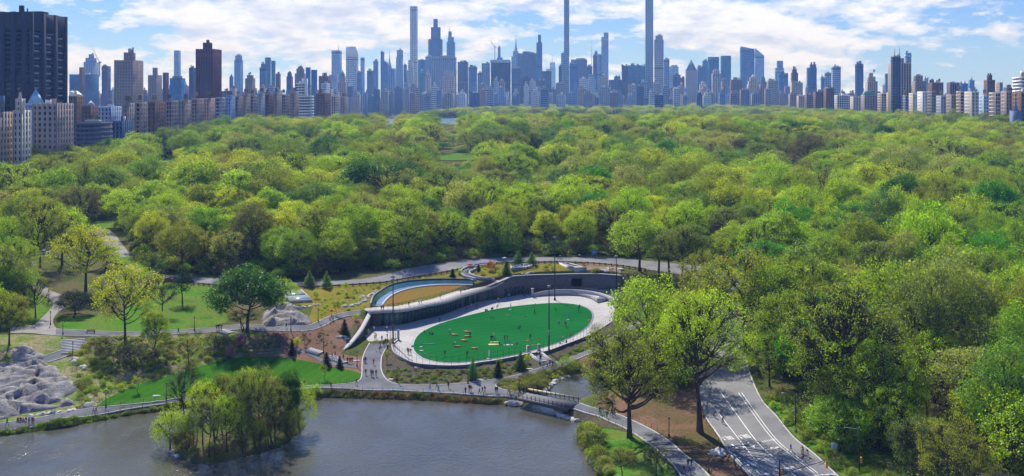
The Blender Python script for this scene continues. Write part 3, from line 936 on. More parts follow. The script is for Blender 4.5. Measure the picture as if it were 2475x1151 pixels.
# stone wall with slit windows
o = thing('stone_wall', (0, 0, 0), 0, 'long dark stone retaining wall with slit windows, beyond the glass pavilion', 'wall')
sw = STWs
zs_top = np.interp(np.arange(len(sw)), [0, 5, 10, 15, 20, 25, 30, 35], [7.4, 9.3, 10.6, 10.1, 9.8, 9.8, 10.0, 10.1])
A = []
B_ = off_line(sw, 2.0)
for i, p in enumerate(sw):
    A += [(*p, PZ - 0.5), (*B_[i], PZ - 0.5), (*B_[i], zs_top[i]), (*p, zs_top[i])]
F_ = []
for i in range(len(sw) - 1):
    q = i * 4
    for k in range(4): F_.append((q + k, q + (k + 1) % 4, q + 4 + (k + 1) % 4, q + 4 + k))
F_ += [(0, 3, 2, 1), (len(A) - 4, len(A) - 3, len(A) - 2, len(A) - 1)]
MB().add(A, F_).build('wall', M_stone, o)
A = []
C0 = off_line(sw, -0.12); C1 = off_line(sw, 0.75)
for i, p in enumerate(sw):
    A += [(*C0[i], zs_top[i] + 0.003), (*C1[i], zs_top[i] + 0.003), (*C1[i], zs_top[i] + 0.22), (*C0[i], zs_top[i] + 0.22)]
MB().add(A[20:], F_[:-11 * 0 or None][: (len(sw) - 6) * 4]).build('coping', M_wconc, o)
def on_wall(px):
    """point of the stone wall foot seen at this photograph column"""
    best = min(range(len(sw) - 1), key=lambda i: abs(CX + FPX * (sw[i][0] + sw[i + 1][0]) / (sw[i][1] + sw[i + 1][1]) - px))
    a = np.array(sw[best]); b = np.array(sw[best + 1])
    t = (a + b) / 2; return t, math.atan2(*(b - a)[::-1])
for x in (1181, 1191, 1201, 1222, 1229, 1238, 1246, 1254, 1262):
    c, ang = on_wall(x)
    w_ = MB().box(-0.62, -0.12, 0.3, -0.5, 0.1, 3.3).box(0.5, -0.12, 0.3, 0.62, 0.1, 3.3).box(-0.5, -0.12, 3.18, 0.5, 0.1, 3.3).box(-0.5, -0.12, 0.3, 0.5, 0.1, 0.42).build('window', M_mull, o, loc=(c[0], c[1], PZ), rz=ang)
    MB().box(-0.5, -0.03, 0.42, 0.5, 0.08, 3.18).build('pane', M_glass, w_)
c, ang = on_wall(1398)
MB().box(-2.1, -0.5, 0, -1.8, 0.1, 3.2).box(1.8, -0.5, 0, 2.1, 0.1, 3.2).box(-1.8, -0.5, 2.9, 1.8, 0.1, 3.2).build('door_frame', M_mull, o, loc=(c[0], c[1], PZ + 1.9), rz=ang)
MB().box(-1.8, -0.1, 0, 1.8, 0.05, 2.9).build('door', mat_plain('dark doorway', (0.012, 0.012, 0.015), 0.6, 0.2), o, loc=(c[0], c[1], PZ + 1.9), rz=ang)

# ---- curved light well in the meadow
wl = thing('light_well', (0, 0, 0), 0, 'curved sunken light well with white edges and a blue floor, set in the roof meadow', 'skylight')
co = catmull(CH_O, 5); ci = catmull(CH_I, 5)
co_r = resample(co, 1.5)
ribbon(co_r, 0.5, 0.2, 0.85).build('outer_coping', M_wconc, wl)
ribbon(co_r, 0.35, 1.14, 0.0, shift=-0.1).build('dark_wall', M_mull, wl)
ribbon(resample(ci, 1.5), 0.7, 0.3, 0.05).build('inner_coping', M_wconc, wl)
N_ = 40
ca = np.array(co); cb = np.array(ci)
A = []; A2 = []
for i in range(N_):
    a = ca[int(i / (N_ - 1) * (len(ca) - 1))]; b = cb[int(i / (N_ - 1) * (len(cb) - 1))]
    k = 0.42 + 0.33 * i / (N_ - 1); m_ = a * (1 - k) + b * k
    A2 += [(a[0], a[1], gz(*a) + 0.86), (m_[0], m_[1], gz(*m_) + 0.20)]
    A += [(m_[0], m_[1], gz(*m_) + 0.19), (b[0], b[1], gz(*b) + 0.16)]
F2 = [(2 * i, 2 * i + 1, 2 * i + 3, 2 * i + 2) for i in range(N_ - 1)]
MB().add(A, F2).build('floor', mat_plain('blue glass floor', (0.13, 0.24, 0.42), 0.25, 0.5, 0, 0.25, 0.4), wl)
MB().add(A2, F2).build('sloping_glass', M_glass, wl)


def roof_frame(name, corners, label, h, fr, glass, nx_, ny_, cat='skylight'):
    P = [np.array(RG(*c)) for c in corners]
    zt_ = max(p[2] for p in P) + h
    o = thing(name, (0, 0, 0), 0, label, cat)
    C = sum(P) / 4
    poly = [(p[0], p[1]) for p in P]
    inner = [tuple((np.array(q) + (C[:2] - np.array(q)) * fr)) for q in poly]
    mb = MB()
    for i in range(4):
        j = (i + 1) % 4
        mb.prism([poly[i], poly[j], inner[j], inner[i]], [gz(*poly[i]) - 0.2, gz(*poly[j]) - 0.2, zt_ - 0.3, zt_ - 0.3], zt_)
    mb.build('frame', M_wconc, o)
    q = [np.array(v) for v in inner]
    for a in range(nx_):
        for b in range(ny_):
            def pt(u, v): return tuple(q[0] * (1 - u) * (1 - v) + q[1] * u * (1 - v) + q[2] * u * v + q[3] * (1 - u) * v)
            e = 0.02
            MB().prism([pt(a / nx_ + e, b / ny_ + e), pt((a + 1) / nx_ - e, b / ny_ + e), pt((a + 1) / nx_ - e, (b + 1) / ny_ - e), pt(a / nx_ + e, (b + 1) / ny_ - e)], zt_ - 0.25, zt_ - 0.12).build('glass_panel', glass, o)
    return o


M_panel = mat_plain('pale blue grey glass', (0.30, 0.36, 0.42), 0.25, 0.5, 0, 0.1, 0.5)
M_panel2 = mat_plain('blue canopy glass', (0.10, 0.16, 0.26), 0.2, 0.5, 0, 0.2, 0.8)
roof_frame('skylight', [(683, 708), (728, 701), (755, 731), (698, 734)], 'white framed rectangular skylight above the rocks by the willow', 0.35, 0.07, M_panel, 1, 2)
roof_frame('skylight', [(1347, 637), (1374, 637), (1418, 660), (1388, 661)], 'long white skylight slab at the top end of the stone wall meadow', 0.4, 0.3, M_mull, 1, 5)
roof_frame('glass_canopy', [(1234, 648), (1266, 642), (1293, 645), (1238, 658)], 'blue glass canopy with a railing, behind the conifers on the roof meadow', 0.8, 0.06, M_panel2, 4, 2, 'canopy')
fence_on([RG(*p)[:2] for p in ((1236, 661), (1266, 654), (1296, 648))], 'canopy_railing', 'short dark railing in front of the blue glass canopy', gz, 1.9, 1.6, 0.06, (0.9, 1.85), 0.05, [M_steel, M_steel])
# little looping path and its low walls
lp = catmull([RG(*p)[:2] for p in ((1150, 650), (1132, 654), (1122, 661), (1132, 669), (1160, 676), (1192, 681))], 4)
ribbon(resample(lp, 1.2), 2.0, 0.42, 0.0).build('looping_path', M_asphalt)['kind'] = 'structure'
for pts, lab in ((((1150, 655), (1139, 659), (1134, 664), (1146, 671), (1172, 677), (1196, 680)), 'low curved white wall on the lawn side of the looping path'),
                 (((1146, 647), (1124, 652), (1113, 661), (1122, 671), (1150, 679)), 'low curved white wall on the meadow side of the looping path')):
    o = thing('low_wall', (0, 0, 0), 0, lab, 'wall')
    ribbon(resample(catmull([RG(*p)[:2] for p in pts], 4), 1.2), 0.45, 1.0).build('wall', M_wconc, o)

# ---- gates and steps on the oval
gp = W(963, 822, PZ)
g_ = thing('gate', (gp[0], gp[1], PZ), 0, 'dark open gate with a pale post where the entrance path meets the plaza', 'gate')
MB().box(-0.3, -0.3, 0, 0.3, 0.3, 3.0).build('gate_post', M_wconc, g_)
for k, dx in enumerate((-2.6, -1.9)):
    MB().box(dx - 0.05, 1.0 + 0.4 * k, 0, dx + 0.05, 1.1 + 0.4 * k, 2.7).build('post', M_steel, g_)
bars = MB()
for k in range(9): bars.box(-2.5 + k * 0.25, 1.02, 0.1, -2.46 + k * 0.25, 1.06, 2.6)
bars.box(-2.6, 1.0, 2.55, -0.3, 1.08, 2.65).box(-2.6, 1.0, 0.1, -0.3, 1.08, 0.2)
tagp(bars.build('gate_leaf', M_steel, g_), kind='stuff')

sA = W(1290, 853, PZ); sB = W(1330, 885, 2.0)
st = thing('steps', (sA[0], sA[1], 0), math.atan2(sB[1] - sA[1], sB[0] - sA[0]) , 'flight of pale steps with white side walls going down from the oval to the path', 'steps')
Ls = math.hypot(sB[0] - sA[0], sB[1] - sA[1])
for k in range(9):
    MB().box(k * Ls / 9, -1.5, 1.0, (k + 1) * Ls / 9 - 0.005, 1.5, PZ - (k + 1) * (PZ - 2.1) / 9 + 0.1).build('step', M_wconc, st)
for s in (-1, 1):
    y0 = 1.53 * s; y1 = 1.9 * s
    a_, b_ = min(y0, y1), max(y0, y1)
    MB().add([(0, a_, 1), (Ls, a_, 1), (Ls, b_, 1), (0, b_, 1), (0, a_, PZ + .7), (Ls, a_, 2.6), (Ls, b_, 2.6), (0, b_, PZ + .7)],
             [(0, 3, 2, 1), (4, 5, 6, 7), (0, 1, 5, 4), (1, 2, 6, 5), (2, 3, 7, 6), (3, 0, 4, 7)]).build('side_wall', M_wconc, st)
    MB().box(-0.6, a_ - 0.15, PZ - 1, 0.1, b_ + 0.15, PZ + 2.2).build('pillar', M_wconc, st)
MB().box(-0.35, -1.5, PZ + 1.9, -0.2, 1.5, PZ + 2.15).build('sign_bar', mat_plain('yellow sign', (0.55, 0.42, 0.08), 0.6, 0.3), st)
MB().tube([(0, 0, PZ + 1), (Ls, 0, 3.1)], 0.04, 4).build('handrail', M_steel, st)

def small_steps(a, b, w, n, label, mat=None):
    A3 = Vector(RG(*a)); B3 = Vector(RG(*b))
    d = (B3 - A3); L = math.hypot(d.x, d.y)
    s = thing('steps', A3, math.atan2(d.y, d.x), label, 'steps')
    for k in range(n):
        z = d.z * (k + 0.5) / n
        MB().box(k * L / n, -w / 2, z - 0.6, (k + 0.62) * L / n, w / 2, z + 0.42).build('step', mat or M_wconc, s)
    return s


small_steps((176, 856), (178, 822), 6.0, 9, 'wide stone steps climbing from the lower rock path to the upper path')
small_steps((775, 856), (742, 846), 3.2, 6, 'pale stone steps on the red mulch slope beside the small conifer')
small_steps((832, 880), (798, 862), 2.6, 7, 'pale stone steps coming down behind the foot of the side wall')
small_steps((556, 808), (532, 800), 3.0, 4, 'short stone steps under the dark round tree')

# ---- footbridge
bN0 = Vector((*W(1252, 961, 2.1), 2.1)); bN1 = Vector((*W(1372, 989, 2.1), 2.1)); bF0 = Vector((*W(1274, 950, 2.1), 2.1)); bF1 = Vector((*W(1400, 973, 2.1), 2.1))
br = thing('footbridge', (0, 0, 0), 0, 'low footbridge with dark posts and a new timber rail over the lake inlet', 'bridge')
MB().prism([tuple(bN0[:2]), tuple(bN1[:2]), tuple(bF1[:2]), tuple(bF0[:2])], 1.75, 2.22).build('deck', M_asphalt, br)
dN = (bN1 - bN0).normalized()
nrm = Vector((dN.y, -dN.x, 0))
MB().prism([tuple((bN0 + nrm * 0.35)[:2]), tuple((bN1 + nrm * 0.35)[:2]), tuple((bN1 + nrm * 0.003)[:2]), tuple((bN0 + nrm * 0.003)[:2])], 1.45, 2.3).build('side_beam', mat_plain('bridge beam', (0.13, 0.125, 0.12), 0.7, 0.3), br)
pm = MB().box(-0.08, -0.08, -0.5, 0.08, 0.08, 1.15)
me_p = mesh_np('post', pm.V, pm.F, [M_steel])
for k in range(12):
    link('post', me_p, br, bN0.lerp(bN1, (k + 0.3) / 11.6) + nrm * 0.2 + Vector((0, 0, 0.1)))
    link('post', me_p, br, bF0.lerp(bF1, (k + 0.3) / 11.6) - nrm * 0.2 + Vector((0, 0, 0.1)))
for h in (0.5, 1.2):
    MB().tube([bN0 + nrm * 0.2 + Vector((0, 0, h)), bN1 + nrm * 0.2 + Vector((0, 0, h))], 0.03, 4).build('rail', M_steel, br)
MB().tube([bF0 - nrm * 0.5 + Vector((0, 0, 0.8)), bF1 - nrm * 0.5 + Vector((0, 0, 0.8))], 0.30, 4).build('timber_rail', M_tan, br)
# ================================================================ TREES
def mat_leaf():
    m, t = new_mat('leaves')
    a = t.n('ShaderNodeAttribute', attribute_type='INSTANCER', attribute_name='tint')
    s = t.n('ShaderNodeAttribute', attribute_type='GEOMETRY', attribute_name='shade')
    v = t.n('ShaderNodeCombineColor')
    for i in range(3): t.l(s.outputs['Fac'], v.inputs[i])
    c = t.mix(1.0, a.outputs['Color'], v.outputs[0], 'MULTIPLY')
    d = t.n('ShaderNodeBsdfDiffuse'); t.l(c, d.inputs['Color'])
    tr = t.n('ShaderNodeBsdfTranslucent')
    t.l(t.mix(1.0, c, (1.65, 1.55, 0.5), 'MULTIPLY'), tr.inputs['Color'])
    g = t.n('ShaderNodeBsdfGlossy'); g.inputs['Roughness'].default_value = 0.45
    g.inputs['Color'].default_value = (0.6, 0.6, 0.6, 1)
    mx = t.n('ShaderNodeMixShader'); mx.inputs[0].default_value = 0.5
    t.l(d.outputs[0], mx.inputs[1]); t.l(tr.outputs[0], mx.inputs[2])
    m2 = t.n('ShaderNodeMixShader'); m2.inputs[0].default_value = 0.03
    t.l(mx.outputs[0], m2.inputs[1]); t.l(g.outputs[0], m2.inputs[2])
    o = t.n('ShaderNodeOutputMaterial'); t.l(m2.outputs[0], o.inputs['Surface'])
    return m


M_leaf = mat_leaf()
M_bark = mat_ground('bark', [(0.05, 0.042, 0.034), (0.085, 0.072, 0.058), (0.12, 0.105, 0.085)], 1.2, 6.0, finevar=0.2)


def leaf_quads(C, N, size, rng, shade, stretch=1.35):
    """C centres, N normals -> quads"""
    n = len(C)
    r = rng.normal(size=(n, 3))
    u = np.cross(N, r); u /= np.linalg.norm(u, axis=1, keepdims=True) + 1e-9
    v = np.cross(N, u)
    s = size * rng.uniform(0.6, 1.3, (n, 1))
    a = u * s * 0.5 * stretch; b = v * s * 0.5
    V = np.stack([C - a, C - b * 0.9 + a * 0.1, C + a, C + b * 0.9 + a * 0.1], 1).reshape(-1, 3)
    F = np.arange(n * 4).reshape(n, 4)
    return V, F, np.repeat(shade, 4)


def tubes_np(segs, k=4):
    """segs: list of (points, radii); returns V, F"""
    Vs = []; Fs = []; base = 0
    for pts, rad in segs:
        P = np.asarray(pts, float); n = len(P)
        d = np.gradient(P, axis=0); d /= np.linalg.norm(d, axis=1, keepdims=True) + 1e-9
        ref = np.where(np.abs(d[:, 2:3]) > 0.9, np.array([[1.0, 0, 0]]), np.array([[0, 0, 1.0]]))
        u = np.cross(d, ref); u /= np.linalg.norm(u, axis=1, keepdims=True) + 1e-9
        v = np.cross(d, u)
        kk = k if rad[0] > 0.09 else 3
        an = np.arange(kk) * 2 * math.pi / kk
        ring = P[:, None, :] + (u[:, None, :] * np.cos(an)[None, :, None] + v[:, None, :] * np.sin(an)[None, :, None]) * np.asarray(rad)[:, None, None]
        Vs.append(ring.reshape(-1, 3))
        i = np.arange(n - 1)[:, None] * kk + np.arange(kk)[None, :]
        j = np.arange(n - 1)[:, None] * kk + (np.arange(kk)[None, :] + 1) % kk
        Fs.append((np.stack([i, j, j + kk, i + kk], -1).reshape(-1, 4)) + base)
        base += n * kk
    return np.vstack(Vs), np.vstack(Fs)


def bez(a, b, bend, n=4):
    a = np.asarray(a, float); b = np.asarray(b, float)
    t = np.linspace(0, 1, n)[:, None]
    return a * (1 - t) + b * t + np.asarray(bend) * (4 * t * (1 - t))


def make_tree(seed, H=20., Rc=9., fork=0.30, zc=0.62, rz=0.40, lobes=15, lr=0.40, tips=26, per=16, leaf=0.36, spread=0.75, twig=0.55,
              trunk=0.45, droop=0.0, stems=1, shell=0.72, up=0.25, flat=0.75):
    rng = np.random.default_rng(seed)
    segs = []; LC = []; LN = []; LS = []
    zc_ = H * zc; rzz = H * rz
    # lobes over the crown ellipsoid
    cen = []
    for i in range(lobes):
        h = 1 - 1.55 * (i + 0.5) / lobes
        a = i * 2.39996 + rng.uniform(-0.4, 0.4)
        rr = math.sqrt(max(0, 1 - h * h))
        k = shell * rng.uniform(0.78, 1.18)
        cen.append(np.array([rr * math.cos(a) * Rc * k, rr * math.sin(a) * Rc * k, zc_ + h * rzz * k * 0.95]))
    cen.append(np.array([0, 0, zc_ + 0.1 * rzz])); cen = np.array(cen)
    rad = np.array([Rc * lr * rng.uniform(0.72, 1.25) for _ in cen]); rad[-1] = Rc * 0.45
    base_pts = []
    for s in range(stems):
        ang = s * 2.1 + seed; off = 0.0 if stems == 1 else 0.6 + 0.1 * H * 0.3
        b = np.array([math.cos(ang) * off * 0.4, math.sin(ang) * off * 0.4, -0.4])
        f = np.array([math.cos(ang) * off * 1.2, math.sin(ang) * off * 1.2, H * fork]) + rng.normal(0, 0.25, 3) * [1, 1, 0]
        base_pts.append(f)
        segs.append((np.vstack([b, b * 0.6 + f * 0.4 + [0, 0, 0.1], f]), [trunk * 1.35 / stems ** .4, trunk * 0.95 / stems ** .4, trunk * 0.78 / stems ** .4]))
    lead = []
    for f0 in base_pts:
        top = np.array([f0[0] * 1.6 + rng.normal(0, .6), f0[1] * 1.6 + rng.normal(0, .6), zc_ + 0.25 * rzz])
        lb = bez(f0, top, np.r_[rng.normal(0, 0.5, 2), 0], 6)
        lead.append(lb)
        segs.append((lb, np.linspace(trunk * 0.76 / stems ** .4, trunk * 0.16, 6)))
    for ci, (c, r) in enumerate(zip(cen, rad)):
        lb = lead[ci % stems]
        q = np.clip((c[2] - lb[0][2] - 0.55 * np.linalg.norm(c[:2] - lb[0][:2])) / max(lb[-1][2] - lb[0][2], .1), 0.0, 0.85) * rng.uniform(0.7, 1.0) * 5
        f = lb[int(q)] + (lb[min(5, int(q) + 1)] - lb[int(q)]) * (q - int(q))
        inner = f
        bend = np.array([0, 0, -0.10 * np.linalg.norm(c[:2] - f[:2])]) + rng.normal(0, 0.35, 3)
        tip0 = f + (c - f) * 0.92
        r0 = trunk * 0.42 / max(1, stems) ** .3
        segs.append((bez(inner, tip0, bend, 5), np.linspace(r0, r0 * 0.38, 5)))
        m = tips
        dv = rng.normal(size=(m * 2, 3)); dv /= np.linalg.norm(dv, axis=1, keepdims=True)
        out = (c - np.array([0, 0, zc_ - 0.25 * rzz])); out /= np.linalg.norm(out) + 1e-9
        sc = dv @ out + up * dv[:, 2] + rng.normal(0, 0.25, m * 2)
        dv = dv[np.argsort(-sc)[:m]]
        for d in dv:
            q = r * rng.uniform(0.75, 1.12)
            tp = c + d * q * np.array([1, 1, flat])
            if droop: tp[2] -= droop * q * rng.uniform(0.3, 1.2)
            if tp[2] < H * fork * 0.55: continue
            if rng.random() < twig:
                st = f + (c - f) * rng.uniform(0.62, 0.92) + bend * 0.3
                segs.append((bez(st, tp, rng.normal(0, 0.22, 3) + [0, 0, 0.12 * q], 3), [r0 * 0.24, r0 * 0.16, 0.015]))
            n = rng.poisson(per)
            if n == 0: continue
            cc = tp + rng.normal(0, spread, (n, 3)) * [1, 1, 0.62]
            if droop: cc[:, 2] -= np.abs(rng.normal(0, droop * 1.2, n))
            nn = (cc - c) / r * 0.55 + rng.normal(0, 0.62, (n, 3)) + [0, 0, 0.45]
            nn /= np.linalg.norm(nn, axis=1, keepdims=True)
            LC.append(cc); LN.append(nn)
            LS.append(np.full(n, rng.uniform(0.74, 1.22)) * rng.uniform(0.78, 1.22, n))
    tv, tf = tubes_np(segs, 6)
    C = np.vstack(LC) if LC else np.zeros((1, 3)); N = np.vstack(LN) if LN else np.array([[0, 0, 1.0]]); S = np.concatenate(LS) if LS else np.ones(1)
    lv, lf, ls = leaf_quads(C, N, leaf, rng, S)
    return tv, tf, lv, lf, ls


def make_conifer(seed, H=10., Rc=3., leaf=0.3, per=9, layers=16, gap=0.12):
    rng = np.random.default_rng(seed)
    segs = [(np.array([[0, 0, -0.3], [0, 0, H * 0.5], [0, 0, H * 0.98]]), [H * 0.022, H * 0.014, 0.02])]
    LC = []; LN = []; LS = []
    for i in range(layers):
        t = i / (layers - 1)
        z = H * (gap + (1 - gap) * t)
        r = Rc * (1 - t) ** 0.8 + 0.12
        nb = max(5, int(11 * (1 - t) + 5))
        for j in range(nb):
            a = j * 2 * math.pi / nb + rng.uniform(-.3, .3) + i
            rr = r * rng.uniform(0.75, 1.15)
            e = np.array([math.cos(a) * rr, math.sin(a) * rr, z - 0.12 * rr])
            if rng.random() < 0.6: segs.append((np.array([[0, 0, z], e * [.5, .5, 1], e]), [0.04, 0.03, 0.012]))
            for q in np.linspace(0.35, 1.0, max(2, int(rr / 0.5))):
                n = rng.poisson(per)
                cc = np.array([e[0] * q, e[1] * q, z - 0.12 * rr * q]) + rng.normal(0, 0.26, (n, 3)) * [1, 1, 0.6]
                LC.append(cc); nn = rng.normal(0, 0.5, (n, 3)) + [math.cos(a) * .5, math.sin(a) * .5, 0.7]
                LN.append(nn / np.linalg.norm(nn, axis=1, keepdims=True)); LS.append(np.full(n, rng.uniform(0.7, 1.25)))
    tv, tf = tubes_np(segs, 5)
    lv, lf, ls = leaf_quads(np.vstack(LC), np.vstack(LN), leaf, rng, np.concatenate(LS), 1.8)
    return tv, tf, lv, lf, ls


# name: (builder args, natural height, natural crown radius)
KINDS = {}
def kind(key, form, H, Rc, fn, **kw):
    tv, tf, lv, lf, ls = fn(H=H, Rc=Rc, **kw)
    me_t = mesh_np('trunk', tv, tf, [M_bark], smooth=True)
    me_c = mesh_np('crown', lv, lf, [M_leaf], attr=ls)
    KINDS[key] = dict(form=form, H=H, R=Rc, t=me_t, c=me_c, raw=(tv, tf, lv, lf, ls))


kind('round1', 'broad rounded', 20, 9, make_tree, seed=1, lobes=17, tips=30, per=22, leaf=0.31)
kind('round2', 'broad rounded', 20, 9.5, make_tree, seed=2, lobes=20, tips=26, per=15, lr=0.34, shell=0.8)
kind('round3', 'lumpy rounded', 21, 9, make_tree, seed=3, lobes=13, tips=34, per=16, lr=0.46, rz=0.42)
kind('open1', 'open branching', 21, 9.5, make_tree, seed=4, lobes=18, tips=28, per=14, leaf=0.30, spread=0.6, twig=1.0, lr=0.36, shell=0.82)
kind('open2', 'airy spreading', 20, 10, make_tree, seed=5, lobes=20, tips=27, per=13, leaf=0.30, spread=0.55, twig=1.0, lr=0.34, shell=0.84, fork=0.25)
kind('open3', 'sparse vase shaped', 21, 9, make_tree, seed=6, lobes=20, tips=26, per=9, leaf=0.27, spread=0.5, twig=1.0, lr=0.34, shell=0.82, fork=0.2, zc=0.64)
kind('bare1', 'nearly bare', 18, 8, make_tree, seed=7, lobes=18, tips=30, per=2.4, leaf=0.22, spread=0.4, twig=1.0, lr=0.38, shell=0.76, fork=0.2)
kind('bare2', 'nearly bare twiggy', 17, 7, make_tree, seed=8, lobes=16, tips=34, per=1.6, leaf=0.20, spread=0.4, twig=1.0, lr=0.42, fork=0.15, stems=3)
kind('tall1', 'tall narrow', 22, 5.5, make_tree, seed=9, lobes=16, tips=26, per=15, rz=0.44, zc=0.58, lr=0.48, fork=0.22, spread=0.6)
kind('tall2', 'tall slender', 22, 5.0, make_tree, seed=10, lobes=15, tips=24, per=11, rz=0.40, zc=0.62, lr=0.50, fork=0.4, spread=0.6, leaf=0.32, twig=0.9)
kind('dense1', 'dense dark rounded', 19, 8.5, make_tree, seed=11, lobes=18, tips=36, per=20, leaf=0.42, lr=0.42, twig=0.3)
kind('dense2', 'dense domed', 18, 8.5, make_tree, seed=12, lobes=22, tips=30, per=17, leaf=0.36, lr=0.33, shell=0.82, twig=0.3)
kind('willow', 'drooping willow like', 15, 8, make_tree, seed=13, lobes=16, tips=28, per=15, leaf=0.28, droop=0.7, spread=0.6, lr=0.42, fork=0.25)
kind('multi', 'many stemmed', 14, 5.5, make_tree, seed=14, lobes=13, tips=24, per=9, leaf=0.27, stems=5, fork=0.22, spread=0.55, twig=1.0, lr=0.45, trunk=0.3)
kind('elm', 'great wide', 23, 12, make_tree, seed=15, lobes=26, tips=34, per=13, leaf=0.30, spread=0.65, twig=1.0, lr=0.30, shell=0.84, fork=0.27, trunk=0.75, up=0.1, droop=0.2)
kind('bigdark', 'huge dark limbed', 24, 12, make_tree, seed=16, lobes=26, tips=36, per=10, leaf=0.27, spread=0.55, twig=1.0, lr=0.30, shell=0.86, fork=0.22, trunk=0.9, up=0.2)
kind('bigtall', 'towering two stemmed', 30, 10.5, make_tree, seed=17, lobes=24, tips=27, per=19, leaf=0.28, twig=0.9, lr=0.33, shell=0.82, fork=0.2, stems=2, rz=0.40, zc=0.62, trunk=0.85)
kind('bush', 'rounded', 3.2, 2.2, make_tree, seed=18, lobes=9, tips=14, per=9, leaf=0.22, spread=0.3, fork=0.1, zc=0.5, rz=0.42, trunk=0.12, stems=3)
kind('barebush', 'bare twiggy', 4.0, 3.0, make_tree, seed=19, lobes=12, tips=26, per=2.0, leaf=0.15, spread=0.3, fork=0.08, zc=0.5, rz=0.42, trunk=0.14, stems=5, twig=1.0)
kind('sapling', 'thin young', 5.0, 1.5, make_tree, seed=20, lobes=8, tips=12, per=6, leaf=0.18, spread=0.22, fork=0.3, zc=0.64, rz=0.34, trunk=0.09, twig=1.0)
kind('pine', 'soft layered', 8, 3.6, make_conifer, seed=21, per=7, layers=11, gap=0.18, leaf=0.26)
kind('spruce', 'dense conical', 5, 2.0, make_conifer, seed=22, leaf=0.22, layers=12, per=10, gap=0.06)
kind('cedar', 'flat topped dark', 11, 4.5, make_tree, seed=23, lobes=11, tips=20, per=17, leaf=0.25, spread=0.5, flat=0.35, lr=0.42, fork=0.3, trunk=0.3, rz=0.36)

TINT = {
 'yellow green': (0.205, 0.250, 0.014), 'lime green': (0.170, 0.255, 0.014), 'fresh green': (0.120, 0.200, 0.012), 'mid green': (0.080, 0.145, 0.018),
 'olive green': (0.118, 0.152, 0.018), 'dull green': (0.090, 0.128, 0.028), 'dark green': (0.026, 0.080, 0.014), 'bluish green': (0.055, 0.115, 0.032),
 'golden tan': (0.20, 0.185, 0.03), 'pale green': (0.165, 0.185, 0.060), 'grey brown': (0.120, 0.112, 0.060), 'emerald green': (0.040, 0.150, 0.010),
 'blue grey': (0.020, 0.045, 0.050), 'pink': (0.42, 0.16, 0.34), 'rusty orange': (0.32, 0.13, 0.05), 'near black green': (0.014, 0.034, 0.018),
}


for _k in list(TINT):
    g_ = 1.0 if _k in ('pink', 'rusty orange', 'near black green', 'blue grey', 'grey brown', 'golden tan') else 1.85
    TINT[_k] = tuple(v * g_ for v in TINT[_k])


def put_tree(name, key, x, y, h, w, tint, label, cat='tree', group=None, rz=None, z=None, jitter=0.12):
    K = KINDS[key]
    rs = random.Random(int(x * 31 + y * 17))
    sz = h / K['H']; sx = w / 2 / K['R']
    o = thing(name, (x, y, (gz(x, y) if z is None else z) - 0.1), rs.uniform(0, 6.28) if rz is None else rz, label, cat, group, (sx, sx, sz))
    col = TINT[tint]; j = 1 + rs.uniform(-jitter, jitter); j2 = 1 + rs.uniform(-jitter, jitter) * 0.6
    t = link('trunk', K['t'], o)
    c = link('crown', K['c'], o)
    c['tint'] = [col[0] * j, col[1] * j2, col[2] * j]
    return o


# --- trees that stand alone or can be picked out: foot pixel, top pixel row, crown width in pixels
def T(name, key, bx, by, top, wpx, tint, label, cat='tree', group=None, rz=None):
    x, y, z = RG(bx, by)
    h = (by - top) / FPX * y * 1.0
    w = wpx / FPX * y
    return put_tree(name, key, x, y, h, w, tint, label, cat, group, rz)


T('elm_tree', 'elm', 1522, 1058, 800, 218, 'olive green', 'great olive tree beside the shore path below the footbridge')
T('tall_tree', 'bigtall', 1695, 1045, 690, 205, 'lime green', 'towering bright green two stemmed tree on the brown bank beside the drive')
T('bright_tree', 'round3', 1560, 905, 668, 165, 'lime green', 'bright green tree behind the far end of the oval, overlapping its rim path')
T('bright_tree', 'open1', 1655, 940, 740, 150, 'lime green', 'bright green airy tree between the oval tree and the towering tree')
T('bright_tree', 'round2', 1640, 860, 700, 150, 'olive green', 'olive tree in the thicket beyond the bright green tree by the oval')
T('bright_tree', 'open1', 1742, 812, 640, 120, 'fresh green', 'green tree on the inner side of the drive bend')
T('bright_tree', 'open2', 1700, 775, 610, 110, 'olive green', 'olive tree on the inner side of the drive, higher than the bend')
T('bright_tree', 'round3', 1690, 880, 745, 105, 'fresh green', 'green tree filling the gap behind the towering tree')
T('bright_tree', 'round1', 1835, 820, 668, 130, 'lime green', 'lime tree hanging over the outer side of the drive bend')
T('bright_tree', 'open1', 1860, 935, 800, 105, 'fresh green', 'fresh green tree at the kerb where the drive comes out of the wood')
T('dark_limbed_tree', 'bigdark', 2040, 1030, 690, 270, 'olive green', 'huge dark limbed half bare tree on the far side of the drive')
T('spreading_tree', 'open2', 1800, 850, 615, 215, 'olive green', 'wide olive tree leaning over the bend of the drive')
T('dark_bush_tree', 'round2', 2030, 1090, 965, 150, 'fresh green', 'low fresh green tree under the huge dark limbed tree')
T('bright_tree', 'round2', 1905, 890, 755, 140, 'lime green', 'fresh green leafy tree at the edge of the drive, beneath the wide olive tree')
for i, (bx, by, tp) in enumerate(((1618, 690, 545), (1648, 703, 530), (1672, 690, 525), (1700, 682, 560), (1592, 668, 540))):
    T('slender_tree', 'tall2', bx, by, tp, 66, 'dull green', ['first', 'second', 'third', 'fourth', 'fifth'][i] + ' slender grey green tree in the row beyond the stone wall', group='slender trees behind the stone wall')
T('round_tree', 'round1', 1545, 655, 517, 135, 'lime green', 'yellowish green round tree behind the drive at the far end of the stone wall')
T('lone_tree', 'open2', 303, 828, 647, 142, 'yellow green', 'lone yellow green tree with open branches beside the bench on the upper path')
T('dark_tree', 'dense1', 597, 803, 652, 155, 'dark green', 'dense dark green round tree above the rocks and the redbuds')
